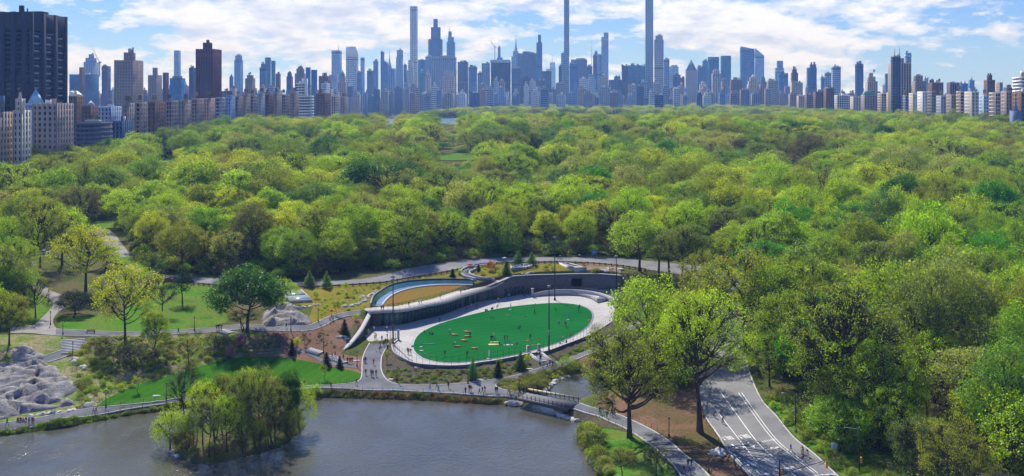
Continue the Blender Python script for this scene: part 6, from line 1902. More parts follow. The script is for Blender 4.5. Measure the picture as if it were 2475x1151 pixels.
# ---- west side
B([(1788, 1823, 118)], 4600, 'navy', 'b', 'glass', 'tall blue faceted glass tower', 'skyscraper', clutter=False, cap=[('slant', 1788, 1823, 119, 112, 'blue grey')])
B([(1822, 1847, 134)], 4900, 'pale blue', 'lb', 'glass', 'pale faceted glass tower with a sloping peak', 'skyscraper', clutter=False, cap=[('slant', 1822, 1847, 135, 116, 'pale blue')])
B([(1804, 1836, 215), (1807, 1832, 197), (1811, 1828, 190)], 3000, 'tan', 'd', 'punched', 'tan stepped tower with a pyramid crown', 'apartment_tower', cap=[('pyramid', 1811, 1827, 191, 180, 'tan')])
B([(1835, 1857, 204)], 3000, 'taupe', 'd', 'punched', 'taupe tower with a dark round turret', 'apartment_tower', cap=[('dome', 1838, 1851, 204, 183, 'slate')])
B([(1853, 1880, 195)], 2900, 'limestone', 'g', 'fine', 'pale slab left of the blue stepped tower', 'apartment_tower')
B([(1872, 1895, 164), (1877, 1893, 147)], 4000, 'pale blue', 'b', 'glass', 'slim blue stepped glass tower', 'skyscraper', clutter=False)
B([(1879, 1905, 177)], 3800, 'navy', 'b', 'glass', 'dark blue block under the slim blue stepped tower', 'office_tower')
B([(1911, 1929, 176), (1914, 1926, 168)], 2800, 'brown', 'd', 'punched', 'narrow brown tower behind the green domed house', 'apartment_tower')
B([(1909, 1940, 200)], 2400, 'tan', 'd', 'punched', 'tan apartment house with small green domes', 'apartment_house', cap=[('dome', 1911, 1918, 201, 195, 'green'), ('dome', 1930, 1937, 201, 195, 'green')])
B([(1949, 1974, 164), (1957, 1973, 156)], 2700, 'slate', 'b', 'fine', 'brown and blue twin slab tower', 'apartment_tower')
B([(1983, 1994, 187)], 3200, 'teal', 'b', 'glass', 'small blue slab left of the pale pair', 'office_tower')
B([(1992, 2009, 176)], 3200, 'pale blue', 'g', 'fine', 'lower of the pale grey tower pair', 'apartment_tower')
B([(2009, 2032, 161)], 3100, 'pale blue', 'g', 'fine', 'taller of the pale grey tower pair', 'apartment_tower')
B([(2066, 2087, 155)], 2700, 'navy', 'b', 'fine', 'dark blue slab tower standing alone', 'apartment_tower')
B([(2090, 2121, 197), (2094, 2116, 186), (2098, 2110, 177)], 1900, 'tan', 'd', 'punched', 'stepped tan tower left of the twin spired one', 'apartment_tower', tanks=1)
B([(2138, 2147, 178)], 3000, 'navy', 'b', 'glass', 'blue sliver left of the twin spired tower', 'office_tower')
B([(2186, 2203, 128)], 2600, 'pale blue', 'b', 'glass', 'blue glass slab peeping out behind the twin spired tower', 'office_tower')
B([(2146, 2201, 152), (2150, 2183, 141)], 1460, 'tan', 'd', 'ribs', 'tall twin spired apartment tower with a shaded dark wing', 'apartment_tower', z0=36, dep=30, cap=[('spire', 2153, 2164, 142, 117, 'taupe'), ('spire', 2167, 2179, 142, 114, 'taupe'), ('box', 2196, 2200, 152, 144, 'taupe')])
B([(2152, 2177, 137)], 1440, 'slate', 'd', 'fine', 'dark shaded front wing of the twin spired tower', 'apartment_wing', z0=36, dep=10, clutter=False)  # slate walls paint in the shade on the tower's front face
B([(2203, 2238, 196), (2206, 2230, 183)], 1700, 'taupe', 'd', 'punched', 'stepped penthouse apartment block right of the twin spired tower', 'apartment_tower', z0=36)
B([(2232, 2244, 192)], 2700, 'pale blue', 'lb', 'glass', 'little light blue slab in the gap', 'office_tower', cap=[('slantr', 2232, 2244, 192, 186, 'pale blue')])
B([(2242, 2280, 200)], 1700, 'brown', 'd', 'punched', 'brown roofed block with rooftop tanks', 'apartment_house', z0=36, tanks=2)
B([(2288, 2318, 200)], 1600, 'purple grey', 'd', 'ribs', 'dark round shouldered block', 'apartment_tower', z0=36)
B([(2316, 2340, 202)], 2600, 'navy', 'b', 'glass', 'low blue glass block beside the taller blue one', 'office_tower')
B([(2339, 2356, 194)], 2600, 'pale blue', 'b', 'glass', 'blue rounded tower behind the avenue row', 'office_tower')
B([(2377, 2405, 194), (2384, 2399, 182)], 1400, 'brown', 'd', 'punched', 'brown stepped twin topped tower', 'apartment_tower', z0=36, cap=[('box', 2385, 2389, 182, 177, 'brown'), ('box', 2392, 2397, 182, 177, 'brown')])
B([(2407, 2424, 200)], 1500, 'taupe', 'd', 'punched', 'taupe square penthouse block', 'apartment_tower', z0=36)
B([(2424, 2450, 212)], 1450, 'slate', 'd', 'punched', 'dark domed block left of the white modern slab', 'apartment_house', z0=36)
B([(2446, 2520, 186)], 1200, 'white', 'd', 'bands', 'white modern slab with horizontal bands at the edge of the picture', 'apartment_tower', z0=36, cap=[('box', 2460, 2480, 186, 172, 'white')])
wr = [1905, 1925, 1944, 1965, 1990, 2016, 2054, 2080, 2120, 2142, 2160, 2178, 2196, 2216, 2240, 2262, 2286, 2310, 2330, 2365, 2389, 2418, 2445, 2520]
wc_ = ['taupe', 'tan', 'taupe', 'brown', 'brown', 'white', 'limestone', 'taupe', 'limestone', 'tan', 'limestone', 'grey', 'limestone', 'white', 'taupe', 'grey', 'taupe', 'tan', 'limestone', 'pale blue', 'tan', 'taupe', 'brown']
wt_ = [228, 232, 229, 222, 214, 231, 234, 230, 226, 224, 232, 231, 226, 222, 221, 232, 229, 221, 222, 231, 224, 221, 224]
for i in range(len(wr) - 1):
    r0 = (wr[i + 1] - CX) / FPX
    Yw = min(2300, max(1010, 395 / (r0 - 0.094)))
    cap = [('mansard', wr[i] + 2, wr[i + 1] - 2, wt_[i] + 1, wt_[i] - 10, 'green')] if i == 7 else None
    B([(wr[i], wr[i + 1] + 1, wt_[i])], Yw, wc_[i], 'd', ['punched', 'punched', 'fine'][i % 3], '%s park front apartment house, %s in the west row counted from the green domes' % (wc_[i], ORDN[i]),
      'apartment_building', dep=24, z0=36, tanks=i % 2, cap=cap, group='park front apartment houses on the west side')
# church spire at the west edge
cs = building([(2440, 2470, 268)], 990, 'slate', 'k', 'plain', 'dark stone church spire before the west row', 'church_spire', 'church', dep=12, z0=34, clutter=False,
  cap=[('spire', 2447, 2463, 268, 212, 'slate'), ('spire', 2439, 2445, 268, 250, 'slate'), ('spire', 2464, 2470, 268, 250, 'slate')])
# ---- infill: ordinary blocks standing in the gaps
rs = random.Random(9)
cntb = {}
for rowi, (Yb, r0, r1, wmin, wmax) in enumerate(((2600, 214, 232, 14, 26), (3100, 208, 232, 12, 24), (3700, 196, 230, 11, 22), (3780, 220, 240, 9, 17), (3350, 226, 240, 9, 18))):
    x = 168 if rowi != 4 else 845
    while x < 2475:
        w = rs.uniform(wmin, wmax)
        if rs.random() < (0.56 if 600 < x < 2100 else 0.42) and not (1322 < x + w / 2 < 1348 and rowi < 3):
            lo, hi = (r0, r1) if x < 1850 else (r0 + 8, r1 + 8)
            YY = Yb * rs.uniform(.95, 1.05)
            if x < 700: YY = min(YY, 2600)
            c = rs.choice(['taupe', 'tan', 'grey', 'limestone', 'grey', 'blue grey', 'slate', 'pink tan', 'white', 'pale blue', 'blue grey'] if 600 < x < 1850 else ['taupe', 'tan', 'brown', 'limestone', 'grey', 'purple grey', 'white'] if x < 650 else ['taupe', 'tan', 'brown', 'limestone', 'grey', 'purple grey'])
            L = [k for k in LAND if k[0] <= x][-1][1]
            q = cntb.get((L), 0); cntb[L] = q + 1
            t0 = rs.uniform(lo, hi)
            tiers = [(x, x + w, t0)] + ([(x + w * .2, x + w * .8, t0 - rs.uniform(3, 7))] if rs.random() < .4 else [])
            B(tiers, YY, c, rs.choice(['d', 'd', 'b', 'g']), rs.choice(['punched', 'fine', 'ribs', 'punched', 'bands']), '%s mid height block crowded under %s, %s of its cluster' % (c, L, ORDN[min(q, 34)]),
              'city_block', z0=20, tanks=1 if rs.random() < .3 else 0, group='ordinary blocks between the towers')
        x += w * rs.uniform(.8, 1.9)


def crane(px, top, foot_row, Y, jx, jy, label):
    o = thing('tower_crane', ((px - CX) / FPX * Y, Y, CAM_H + (HY - foot_row) / FPX * Y), 0, label, 'crane')
    h = (foot_row - top) / FPX * Y; r = max(.8, Y * .00028)
    MB().box(-r, -r, 0, r, r, h).build('tower', M_wood, o)
    MB().tube([(0, 0, h), ((jx - px) / FPX * Y, 0, h + (top - jy) / FPX * Y)], [r, r * .6], 4).build('jib', M_wconc, o)
    MB().tube([(0, 0, h), (-(jx - px) / FPX * Y * .25, 0, h + 2)], [r * 1.4, r * 1.4], 4).build('counter_jib', M_wconc, o)
    MB().box(-r * 1.8, -r * 1.8, h - 2, r * 1.8, r * 1.8, h + 3).build('cab', M_grey, o)


crane(241, 152, 185, 2300, 223, 116, 'pale tower crane with a raised jib beside the pale stepped tower')
crane(1196, 114, 146, 4600, 1184, 97, 'thin tower crane with a raised jib over the black curved slab')
# ================================================================ ROCKS
def mat_rock():
    m, t = new_mat('grey rock')
    p = principled(t, 0.9, 0.15)
    g = t.n('ShaderNodeNewGeometry')
    a = t.noise(g.outputs['Position'], 0.35, 6.0, 0.65, 0.5)
    b = t.noise(g.outputs['Position'], 2.2, 5.0, 0.7)
    c = t.ramp(a.outputs[0], [(0.31, (0.07, 0.065, 0.055)), (0.43, (0.22, 0.21, 0.20)), (0.58, (0.33, 0.315, 0.30)), (0.72, (0.48, 0.43, 0.37))])
    f = t.ramp(b.outputs[0], [(0.3, (0.7, 0.7, 0.7)), (0.7, (1.2, 1.2, 1.2))])
    t.l(t.mix(1.0, c, f, 'MULTIPLY'), p.inputs['Base Color'])
    bp = t.n('ShaderNodeBump'); bp.inputs['Distance'].default_value = 0.25
    t.l(b.outputs[0], bp.inputs['Height']); t.l(bp.outputs[0], p.inputs['Normal'])
    return m


M_rock = mat_rock()
from mathutils import noise as mnoise


def rock_field(name, polypx, hmax, label, step=0.7, seed=0, edge=5.0):
    poly = catmull([RG(*p)[:2] for p in polypx], 4, True)
    xs_ = np.arange(min(p[0] for p in poly), max(p[0] for p in poly) + step, step)
    ys_ = np.arange(min(p[1] for p in poly), max(p[1] for p in poly) + step, step)
    XX, YY = np.meshgrid(xs_, ys_)
    ins = in_poly(XX, YY, poly); dd = dist_poly(XX, YY, poly)
    H_ = np.where(ins, np.minimum(1, dd / edge) ** 0.6, 0)
    base = gzv(XX, YY)
    Z = np.zeros_like(XX)
    for j in range(XX.shape[0]):
        for i in range(XX.shape[1]):
            if not ins[j, i]: Z[j, i] = -1.0; continue
            x, y = XX[j, i], YY[j, i]
            # slabs: tilted plates broken by cracks
            v = Vector((x * 0.13 + y * 0.10 + seed, y * 0.22 - x * 0.12, seed * 1.7))
            dist, pts = mnoise.voronoi(v + 0.35 * Vector((mnoise.noise(v * 2), mnoise.noise(v * 2 + Vector((9, 9, 9))), 0)))
            q = pts[0]
            plate = mnoise.noise(q * 3.1) * 0.75 + 0.6 + 0.8 * ((v - q).dot(Vector((math.sin(q.x * 9), math.cos(q.y * 7), 0))))
            crack = min(1.0, (dist[1] - dist[0]) * 9)
            fine = mnoise.fractal(Vector((x * .5, y * .5, seed)), 1.0, 2.0, 4) * 0.22
            Z[j, i] = hmax * (plate * (0.45 + 0.55 * crack) + fine * 0.3) * H_[j, i]
    V = np.c_[XX.ravel(), YY.ravel(), (base + Z).ravel()]
    ny_, nx_ = XX.shape
    ix = np.arange(ny_ * nx_).reshape(ny_, nx_)
    F = np.stack([ix[:-1, :-1], ix[:-1, 1:], ix[1:, 1:], ix[1:, :-1]], -1).reshape(-1, 4)
    k = ins[:-1, :-1] | ins[1:, 1:] | ins[1:, :-1] | ins[:-1, 1:]
    F = F[k.ravel()]
    used = np.unique(F); mp_ = -np.ones(len(V), int); mp_[used] = np.arange(len(used))
    V = V[used]; F = mp_[F]
    c = V.mean(0)
    o = link(name, mesh_np(name, V - c, F, [M_rock]), loc=tuple(c))
    return tagp(o, label, 'rock')


rock_field('rock_outcrop', [(-60, 905), (10, 893), (70, 880), (110, 878), (140, 888), (150, 905), (180, 925), (186, 948), (150, 962), (185, 975), (150, 985), (100, 994), (50, 1003), (0, 1016), (-60, 1025)], 2.3,
           'great bare grey rock outcrop with cracks, rising beside the lake path', seed=1, edge=4)
rock_field('rock_outcrop', [(22, 848), (45, 836), (75, 838), (95, 850), (112, 862), (98, 872), (60, 878), (30, 870)], 2.2, 'rounded grey rock beside the stone steps, under the olive tree', seed=2, edge=4)
rock_field('rock_outcrop', [(640, 790), (632, 768), (650, 748), (680, 742), (720, 752), (745, 768), (752, 780), (730, 787), (690, 788)], 2.4, 'brown grey rock mass below the willow and the framed skylight', seed=3, edge=4)
rock_field('rock_outcrop', [(205, 966), (222, 958), (232, 968), (228, 984), (205, 990), (190, 984)], 1.2, 'small pale rock at the tip of the crescent lawn', seed=4, edge=2)

bm = bmesh.new(); bmesh.ops.create_icosphere(bm, subdivisions=2, radius=0.5)
def boulder_mesh(seed):
    b = bm.copy(); r = random.Random(seed)
    for v in b.verts:
        n = mnoise.noise(v.co * 2.2 + Vector((seed * 3.3, 0, 0)))
        v.co *= 1 + 0.45 * n
        v.co.x *= 1.25; v.co.z *= 0.62
        v.co.z = max(v.co.z, -0.22)
    me = bpy.data.meshes.new('boulder'); b.to_mesh(me); b.free()
    me.materials.append(M_boulder)
    return me
M_boulder = mat_plain('pale boulder', (0.52, 0.49, 0.44), 0.9, 0.15, 0, 0.22, 1.2)
BM_ = [boulder_mesh(i) for i in range(5)]
rs = random.Random(3)
def boulders(line, n, smin, smax, label, group, jit=2.0):
    L = catmull(line, 6)
    for k in range(n):
        p = L[int((k + .5) / n * (len(L) - 1))]
        q = RG(p[0] + rs.uniform(-jit, jit), p[1] + rs.uniform(-jit, jit) * .6)
        s = rs.uniform(smin, smax)
        o = link('boulder', rs.choice(BM_), None, (q[0], q[1], q[2] + s * .1), rs.uniform(0, 6), (s, s * rs.uniform(.7, 1), s * rs.uniform(.7, 1.1)))
        tagp(o, f'{label}, {ORDN[k]} along it', 'boulder', group)
boulders([(688, 733), (700, 740), (722, 745), (750, 740), (772, 738)], 16, .9, 1.9, 'pale boulder in the row below the framed skylight', 'boulders below the framed skylight', 3)
boulders([(832, 741), (858, 738), (880, 728), (895, 716), (915, 703)], 24, .8, 1.8, 'pale boulder in the row climbing beside the light well', 'boulders beside the light well', 3)
boulders([(868, 722), (874, 716), (882, 718)], 5, .7, 1.2, 'pale boulder of the small ring left of the light well', 'boulder ring on the meadow', 1)
boulders([(822, 731), (840, 731)], 3, .8, 1.2, 'flat pale boulder on the open meadow', 'flat boulders on the meadow', 1)
boulders([(815, 818), (828, 814), (838, 820)], 6, .8, 1.5, 'pale boulder on the red mulch near the side wall', 'boulders on the red mulch', 2)
boulders([(175, 870), (190, 880), (205, 895)], 14, .9, 2.0, 'pale boulder tumbled on the scrub slope below the stone steps', 'boulders below the stone steps', 7)
boulders([(1316, 953), (1320, 940), (1333, 929), (1352, 919), (1372, 910)], 20, 1.3, 2.6, 'pale shore boulder round the inlet', 'shore boulders of the inlet', 3)
boulders([(1226, 974), (1245, 978), (1262, 977)], 7, 1.2, 2.6, 'pale shore boulder at the near end of the footbridge', 'shore boulders before the footbridge', 2)
boulders([(1349, 992), (1352, 1004), (1372, 1012), (1400, 1020)], 13, 1.2, 2.3, 'pale shore boulder beyond the footbridge', 'shore boulders beyond the footbridge', 3)
boulders([(1430, 1110), (1438, 1125), (1445, 1140)], 6, 1.0, 2.2, 'shore boulder at the edge of the shore lawn', 'boulders of the shore lawn', 3)
boulders([(1460, 655), (1480, 652), (1500, 655)], 10, .9, 2.0, 'pale boulder on the pale brown soil', 'boulders on the pale brown soil', 4)
boulders([(1262, 664), (1278, 661), (1292, 660)], 8, .8, 1.3, 'pale boulder in the row before the blue canopy', 'boulders before the blue canopy', 1)
boulders([(412, 1085), (420, 1098), (435, 1108)], 9, .8, 1.6, 'shore boulder at the near tip of the island', 'boulders of the island tip', 3)
boulders([(1736, 1096), (1748, 1103)], 2, 2.0, 3.2, 'pale boulder on the brown bank beside the drive', 'boulders on the brown bank', 2)
boulders([(75, 1008), (120, 1000), (190, 992)], 9, .8, 1.8, 'low boulder along the foot of the great rock', 'boulders at the foot of the great rock', 2)

# flat pale covers in the beds
for i, (x, y) in enumerate(((947, 918), (1160, 919), (1280, 893), (1435, 834), (1010, 889), (862, 873), (378, 958), (1947 - 30, 1017))):
    p = RG(x, y)
    o = MB().box(-.9, -.5, -.2, .9, .5, .16).build('utility_cover', M_wconc, loc=p)
    tagp(o, 'flat pale utility cover ' + ['below the oval fence by the entrance path', 'on the dark bed beside the green pine', 'in the dark bed before the oval steps', 'on the bed at the far right rim', 'high on the bed under the oval fence', 'beside the entrance path lamp', 'on the crescent lawn', 'on the grass verge of the drive'][i], 'utility cover')

# ================================================================ LAMPS, POLES, FENCES
def tall_pole(bx, by, top, label, boxes=((0.985, .9, .5),)):
    x, y, z = RG(bx, by)
    h = (by - top) / FPX * y
    o = thing('light_pole', (x, y, z), 0, label, 'light pole')
    MB().tube([(0, 0, -.3), (0, 0, h * .5), (0, 0, h)], [.22, .17, .11], 8).build('pole', M_steel, o)
    MB().lathe([(.4, 0), (.4, .5), (.28, .9)], 8).build('base', M_steel, o)
    for f, w_, hh in boxes:
        MB().box(-w_ / 2, -.35, h * f - hh / 2, w_ / 2, .35, h * f + hh / 2).build('floodlight', M_grey, o)
    return o


tall_pole(950, 834, 664, 'tall dark floodlight pole beside the entrance gate', ((.97, 1.1, .6), (.93, .7, .5)))
tall_pole(1327, 851, 690, 'tall dark floodlight pole in front of the oval fence near the steps', ((.985, .9, .5), (.29, .5, 1.5)))
tall_pole(1341, 726, 572, 'tall dark floodlight pole behind the oval lawn, at the curved wall', ((.985, 1.0, .5), (.5, .5, .5)))
tall_pole(1490, 706, 617, 'dark floodlight pole at the far end of the stone wall', ((.98, 1.0, .5),))

M_lampglass = mat_plain('lamp glass', (0.55, 0.55, 0.50), 0.3, 0.5)
def park_lamp(bx, by, label, h=3.9):
    x, y, z = RG(bx, by)
    o = thing('park_lamp', (x, y, z), 0, label, 'lamp post', 'cast iron park lamps')
    MB().lathe([(.22, 0), (.2, .5), (.1, .7), (.075, h - .6), (.11, h - .5)], 8).build('post', M_steel, o)
    MB().lathe([(.12, h - .5), (.24, h - .15), (.22, h)], 8).build('lantern', M_lampglass, o)
    MB().lathe([(.26, h), (.12, h + .2), (.03, h + .32)], 8).build('cap', M_steel, o)


for bx, by, lab in ((769, 778, 'park lamp on the meadow edge near the side path'), (782, 854, 'park lamp on the red mulch above the low steps'), (863, 887, 'park lamp left of the entrance path, by the crescent lawn'),
                    (960, 925, 'park lamp at the foot of the bed right of the entrance path'), (1131, 928, 'park lamp at the foot of the bed by the green pine'), (936, 842, 'park lamp at the entrance gate'),
                    (122, 786, 'park lamp inside the bend of the pale path'), (118, 731, 'park lamp higher up the pale path'), (152, 809, 'park lamp where the pale path meets the upper path'), (176, 862, 'park lamp beside the wide stone steps'),
                    (256, 985, 'park lamp at the tip of the crescent lawn'), (402, 967, 'park lamp halfway along the crescent lawn'), (470, 800, 'park lamp on the upper path by the bright grass'), (703, 800, 'park lamp below the brown grey rocks'),
                    (1617, 1056, 'park lamp on the brown bank above the shore path'), (1713, 1142, 'park lamp on the brown bank nearest the road junction'), (1255, 948, 'park lamp at the reed bank by the footbridge'), (1427, 835, 'park lamp on the far bed under the oval rim'),
                    (1480, 1000, 'park lamp on the shore path behind the great olive tree'), (1305, 882, 'park lamp beside the oval steps')):
    park_lamp(bx, by, lab)

x, y, z = RG(1923, 1044)
o = thing('street_lamp', (x, y, z), 0, 'street lamp with a long arm and a sign on the grass verge of the drive', 'street lamp')
MB().tube([(0, 0, -.2), (0, 0, 8.2)], [.17, .1], 8).build('pole', M_steel, o)
MB().lathe([(.35, 0), (.35, .5), (.2, .9)], 8).build('base', M_wconc, o)
MB().tube([(0, 0, 7.6), (-1.2, -.3, 8.3), (-2.6, -.5, 8.4)], [.07, .06, .05], 5).build('arm', M_steel, o)
MB().box(-3.2, -.7, 8.3, -2.4, -.35, 8.5).build('lamp_head', M_grey, o)
MB().prism([(-.45, 0), (0, -.03), (.45, 0), (0, .03)], 4.0, 4.9).build('sign', M_grey, o)
x, y, z = RG(2077, 1150)
o = thing('street_lamp', (x, y, z), 0, 'lamp pole with a yellow signal at the picture corner beyond the drive', 'street lamp')
MB().tube([(0, 0, -.2), (0, 0, 9.0)], [.15, .09], 8).build('pole', M_steel, o)
MB().tube([(0, 0, 8.8), (-2.9, 0, 9.2)], [.07, .05], 5).build('arm', M_grey, o)
M_yellow = mat_plain('signal yellow', (0.75, 0.33, 0.03), 0.5, 0.4)
MB().box(.1, -.2, 2.4, .55, .2, 3.5).build('signal_head', M_yellow, o)
x, y, z = RG(2016, 1112)
o = thing('stop_sign', (x, y, z), R(-20), 'grey back of an octagonal stop sign beside the drive', 'sign')
MB().box(-.05, -.05, -.2, .05, .05, 3.3).build('post', M_grey, o)
MB().tube([(0, .06, 2.75), (0, .11, 2.75)], [.72, .72], 8).build('sign_plate', mat_plain('sign back', (.45, .5, .5), .5, .4), o)
# signals over the junction
pa = W(1884, 1152, 3.0); pb = W(1980, 1150, 3.0)
o = thing('traffic_signal', (*pa, 3.0), 0, 'signal post with a long mast arm and two yellow signal heads at the junction', 'traffic signal')
MB().tube([(0, 0, -.2), (0, 0, 3.0)], [.14, .12], 8).build('post', M_steel, o)
v = Vector((9.2, .6, 2.9))
MB().tube([(.1, 0, .2), (3, .2, 1.3), (v.x, v.y, v.z)], [.08, .07, .05], 6).build('mast_arm', M_steel, o)
MB().box(.15, -.2, .4, .55, .2, 1.5).build('signal_head', M_yellow, o)
MB().box(v.x - .2, v.y - .2, v.z - 1.5, v.x + .2, v.y + .2, v.z - .1).build('signal_head', M_yellow, o)

# timber guard fence along the drive
gl = catmull(pxp([(640, 696), (732, 697.5), (818, 694), (917, 687.5), (950, 682.5), (1016, 671), (1082, 660), (1120, 652.5)]), 5)
def guard(line, label):
    pts = resample(line, 2.4)
    root = thing('guard_fence', (*pts[0], gz(*pts[0])), 0, label, 'fence')
    base = Vector(root.location)
    pm = MB().box(-.17, -.17, -.3, .17, .17, 1.05); me = mesh_np('post', pm.V, pm.F, [M_wood])
    P3 = [Vector((*p, gz(*p))) for p in pts]
    for p in P3: link('post', me, root, p - base)
    A = []
    for a, b in zip(P3[:-1], P3[1:]):
        MB().tube([a - base + Vector((0, 0, .72)), b - base + Vector((0, 0, .72))], .20, 4).build('rail', M_wood, root)
guard(gl, 'long low timber guard fence along the lower edge of the drive, above the roof meadow')
guard(catmull(pxp([(1199, 640), (1300, 637.5), (1351, 637), (1419, 639), (1500, 646), (1560, 655)]), 5), 'low timber guard fence along the drive behind the blue canopy and the white slab')
guard(catmull(pxp([(480, 690), (540, 695), (600, 698)]), 4), 'short timber guard fence by the dark cedar and the red car')
# wire fences on low posts
def low_fence(line, label, h=1.0, sp=2.6, shift=0.0):
    ln = catmull(line, 4)
    if shift: ln = off_line(ln, shift)
    fence_on(ln, 'low_fence', label, gz, h, sp, .035, (h * .55, h - .03), .012, [M_steel, M_steel])
low_fence(pxp([(755, 941), (871, 945), (983, 948), (1049, 951), (1115, 955), (1181, 960), (1236, 964)]), 'low wire fence between the lakeside path and the brown bank')
low_fence(pxp([(0, 1047), (87, 1033), (217, 1009), (321, 990), (430, 975)]), 'low wire fence along the lake edge of the path beside the great rock')
low_fence(pxp([(236, 984), (313, 976), (391, 968), (452, 958), (600, 943)]), 'low wire fence along the foot of the crescent lawn')
low_fence(pxp([(700, 937), (732, 931), (800, 929), (838, 925)]), 'short low wire fence at the end of the crescent lawn')
low_fence(pxp([(1208, 934), (1225, 925), (1249, 919), (1300, 905), (1364, 886)]), 'low wire fence round the reed bank')
low_fence(pxp([(1435, 983), (1494, 999), (1561, 1029), (1617, 1062), (1658, 1097), (1700, 1131), (1722, 1150)]), 'wire fence on the upper side of the shore path below the towering tree', 1.15)
low_fence(pxp([(1425, 1004), (1470, 1021), (1512, 1040), (1570, 1079), (1609, 1113), (1638, 1150)]), 'wire fence on the lake side of the shore path', 1.0)
low_fence(pxp([(1700, 1010), (1730, 1053), (1760, 1103), (1806, 1154)]), 'low dark rail along the edge of the drive', .7, 3.0)
low_fence(pxp([(580, 799), (640, 802), (735, 803), (780, 792), (806, 778)]), 'low fence on the lower side of the upper path above the red mulch', 1.0)

# ================================================================ ROAD MARKINGS
def stripe(L, w_, name='lane_line'):
    ln = resample(catmull([RG(*p)[:2] for p in L], 5), 1.2)
    o = ribbon(ln, w_, 0.145, 0.01, zs=[gz(*p) for p in ln]).build(name, M_paint)
    tagp(o, kind='structure'); return o
stripe([(1707, 1012), (1735, 1052), (1764, 1092)], .16)
stripe([(1726, 986), (1772, 1045), (1824, 1111)], .16)
stripe([(1739, 946), (1783, 1006), (1833, 1073), (1878, 1114), (1921, 1151), (1960, 1185)], .18)
stripe([(1785, 951), (1824, 1006), (1868, 1063), (1908, 1098), (1971, 1148)], .14)
stripe([(1793, 951), (1832, 1006), (1876, 1063), (1916, 1098), (1980, 1148)], .14)
stripe([(1968, 1151), (2020, 1148)], .35)
stripe([(1770, 1098), (1800, 1130), (1830, 1160)], .12)


def paint_poly(pts, cx_, cy_, ang, s):
    c, n = math.cos(ang), math.sin(ang)
    P = [(cx_ + (x * c - y * n) * s, cy_ + (x * n + y * c) * s) for x, y in pts]
    z = gz(cx_, cy_)
    V = [(x, y, gz(x, y) + .155) for x, y in P]
    return V


def marking(shapes, px, py, s, ang=0.0):
    """flat painted marks; shapes: list of polygons in metres, x to the reader's right"""
    x, y, z = RG(px, py)
    V = []; F = []
    for sh in shapes:
        b = len(V); V += paint_poly(sh, x, y, ang, s); F.append(tuple(range(b, b + len(sh))))
    o = link('road_marking', mesh_np('road_marking', V, F, [M_paint])); tagp(o, kind='structure')
    bm_ = bmesh.new(); bm_.from_mesh(o.data)
    for f in bm_.faces:
        if f.normal.z < 0: f.normal_flip()
    bm_.to_mesh(o.data); bm_.free()


def rect(x0, y0, x1, y1): return [(x0, y0), (x1, y0), (x1, y1), (x0, y1)]
def word(txt, w_=.5, h=2.4, t=.14):
    S = {'O': [rect(0, 0, t, h), rect(w_ - t, 0, w_, h), rect(t, 0, w_ - t, .3), rect(t, h - .3, w_ - t, h)],
         'N': [rect(0, 0, t, h), rect(w_ - t, 0, w_, h), [(t, h), (t, h - .7), (w_ - t, 0), (w_ - t, .7)]],
         'L': [rect(0, 0, t, h), rect(t, 0, w_, .3)],
         'Y': [rect(w_ / 2 - t / 2, 0, w_ / 2 + t / 2, h * .5), [(0, h), (t, h), (w_ / 2 + t / 2, h * .5), (w_ / 2 - t / 2, h * .5)], [(w_ - t, h), (w_, h), (w_ / 2 + t / 2, h * .5), (w_ / 2 - t / 2, h * .5)]]}
    out = []
    for k, ch in enumerate(txt):
        out += [[(x + k * (w_ + .17), y) for x, y in p] for p in S[ch]]
    W__ = len(txt) * (w_ + .17)
    return [[(x - W__ / 2, y - h / 2) for x, y in p] for p in out]


A180 = math.pi + 0.22
for x, y in ((1758, 1061), (1798, 1057), (1815, 1123), (1857, 1114)):
    marking(word('ONLY'), x, y, .9, A180)
arrow = [rect(-.12, -1.4, .12, .5), [(-.5, .4), (.5, .4), (0, 1.5)]]
turn = [rect(-.12, -1.4, .12, .6), rect(-.9, .3, -.12, .6), [(-.9, -.1), (-.9, 1.0), (-1.6, .45)]]
marking(turn, 1777, 1082, 1.3, A180); marking(arrow, 1815, 1077, 1.2, A180)
marking(arrow, 1876, 1135, 1.2, A180); marking(turn, 1836, 1146, 1.3, A180)
bike = [[(x + .45 * math.cos(a), y + .45 * math.sin(a)) for a in np.linspace(0, 6.28, 10)[:-1]] for x, y in ((-.6, 0), (.6, 0))] + [rect(-.5, .5, .5, .65), rect(-.08, .6, .08, 1.3)]
marking(bike, 1908, 1132, 1.1, A180); marking(bike, 1872, 1084, .9, A180)
marking([rect(-1.5 + k * .55, -.5, -1.35 + k * .55, .5) for k in range(6)], 1857, 1067, 1.0, A180 + .1)
marking([rect(-1.0, -.12, 1.0, .12), rect(-.8, .4, .8, .6)], 1925, 1138, 1.0, A180)
crack_m = mat_plain('road patch', (0.17, 0.17, 0.18), 0.9, 0.1)
# ================================================================ PEOPLE
def mat_obj(name, attr, rough=0.85):
    m, t = new_mat(name)
    p = principled(t, rough, 0.2)
    a = t.n('ShaderNodeAttribute', attribute_type='OBJECT', attribute_name=attr)
    t.l(a.outputs['Color'], p.inputs['Base Color'])
    return m


M_skin = mat_plain('skin', (0.42, 0.24, 0.17), 0.7, 0.3, 0, 0.15, 8)
M_hair = mat_plain('hair', (0.03, 0.02, 0.015), 0.8, 0.2)
M_shirt = mat_obj('shirt cloth', 'shirt'); M_trou = mat_obj('trouser cloth', 'trousers')
M_shoe = mat_plain('shoe', (0.04, 0.04, 0.04), 0.7, 0.2)


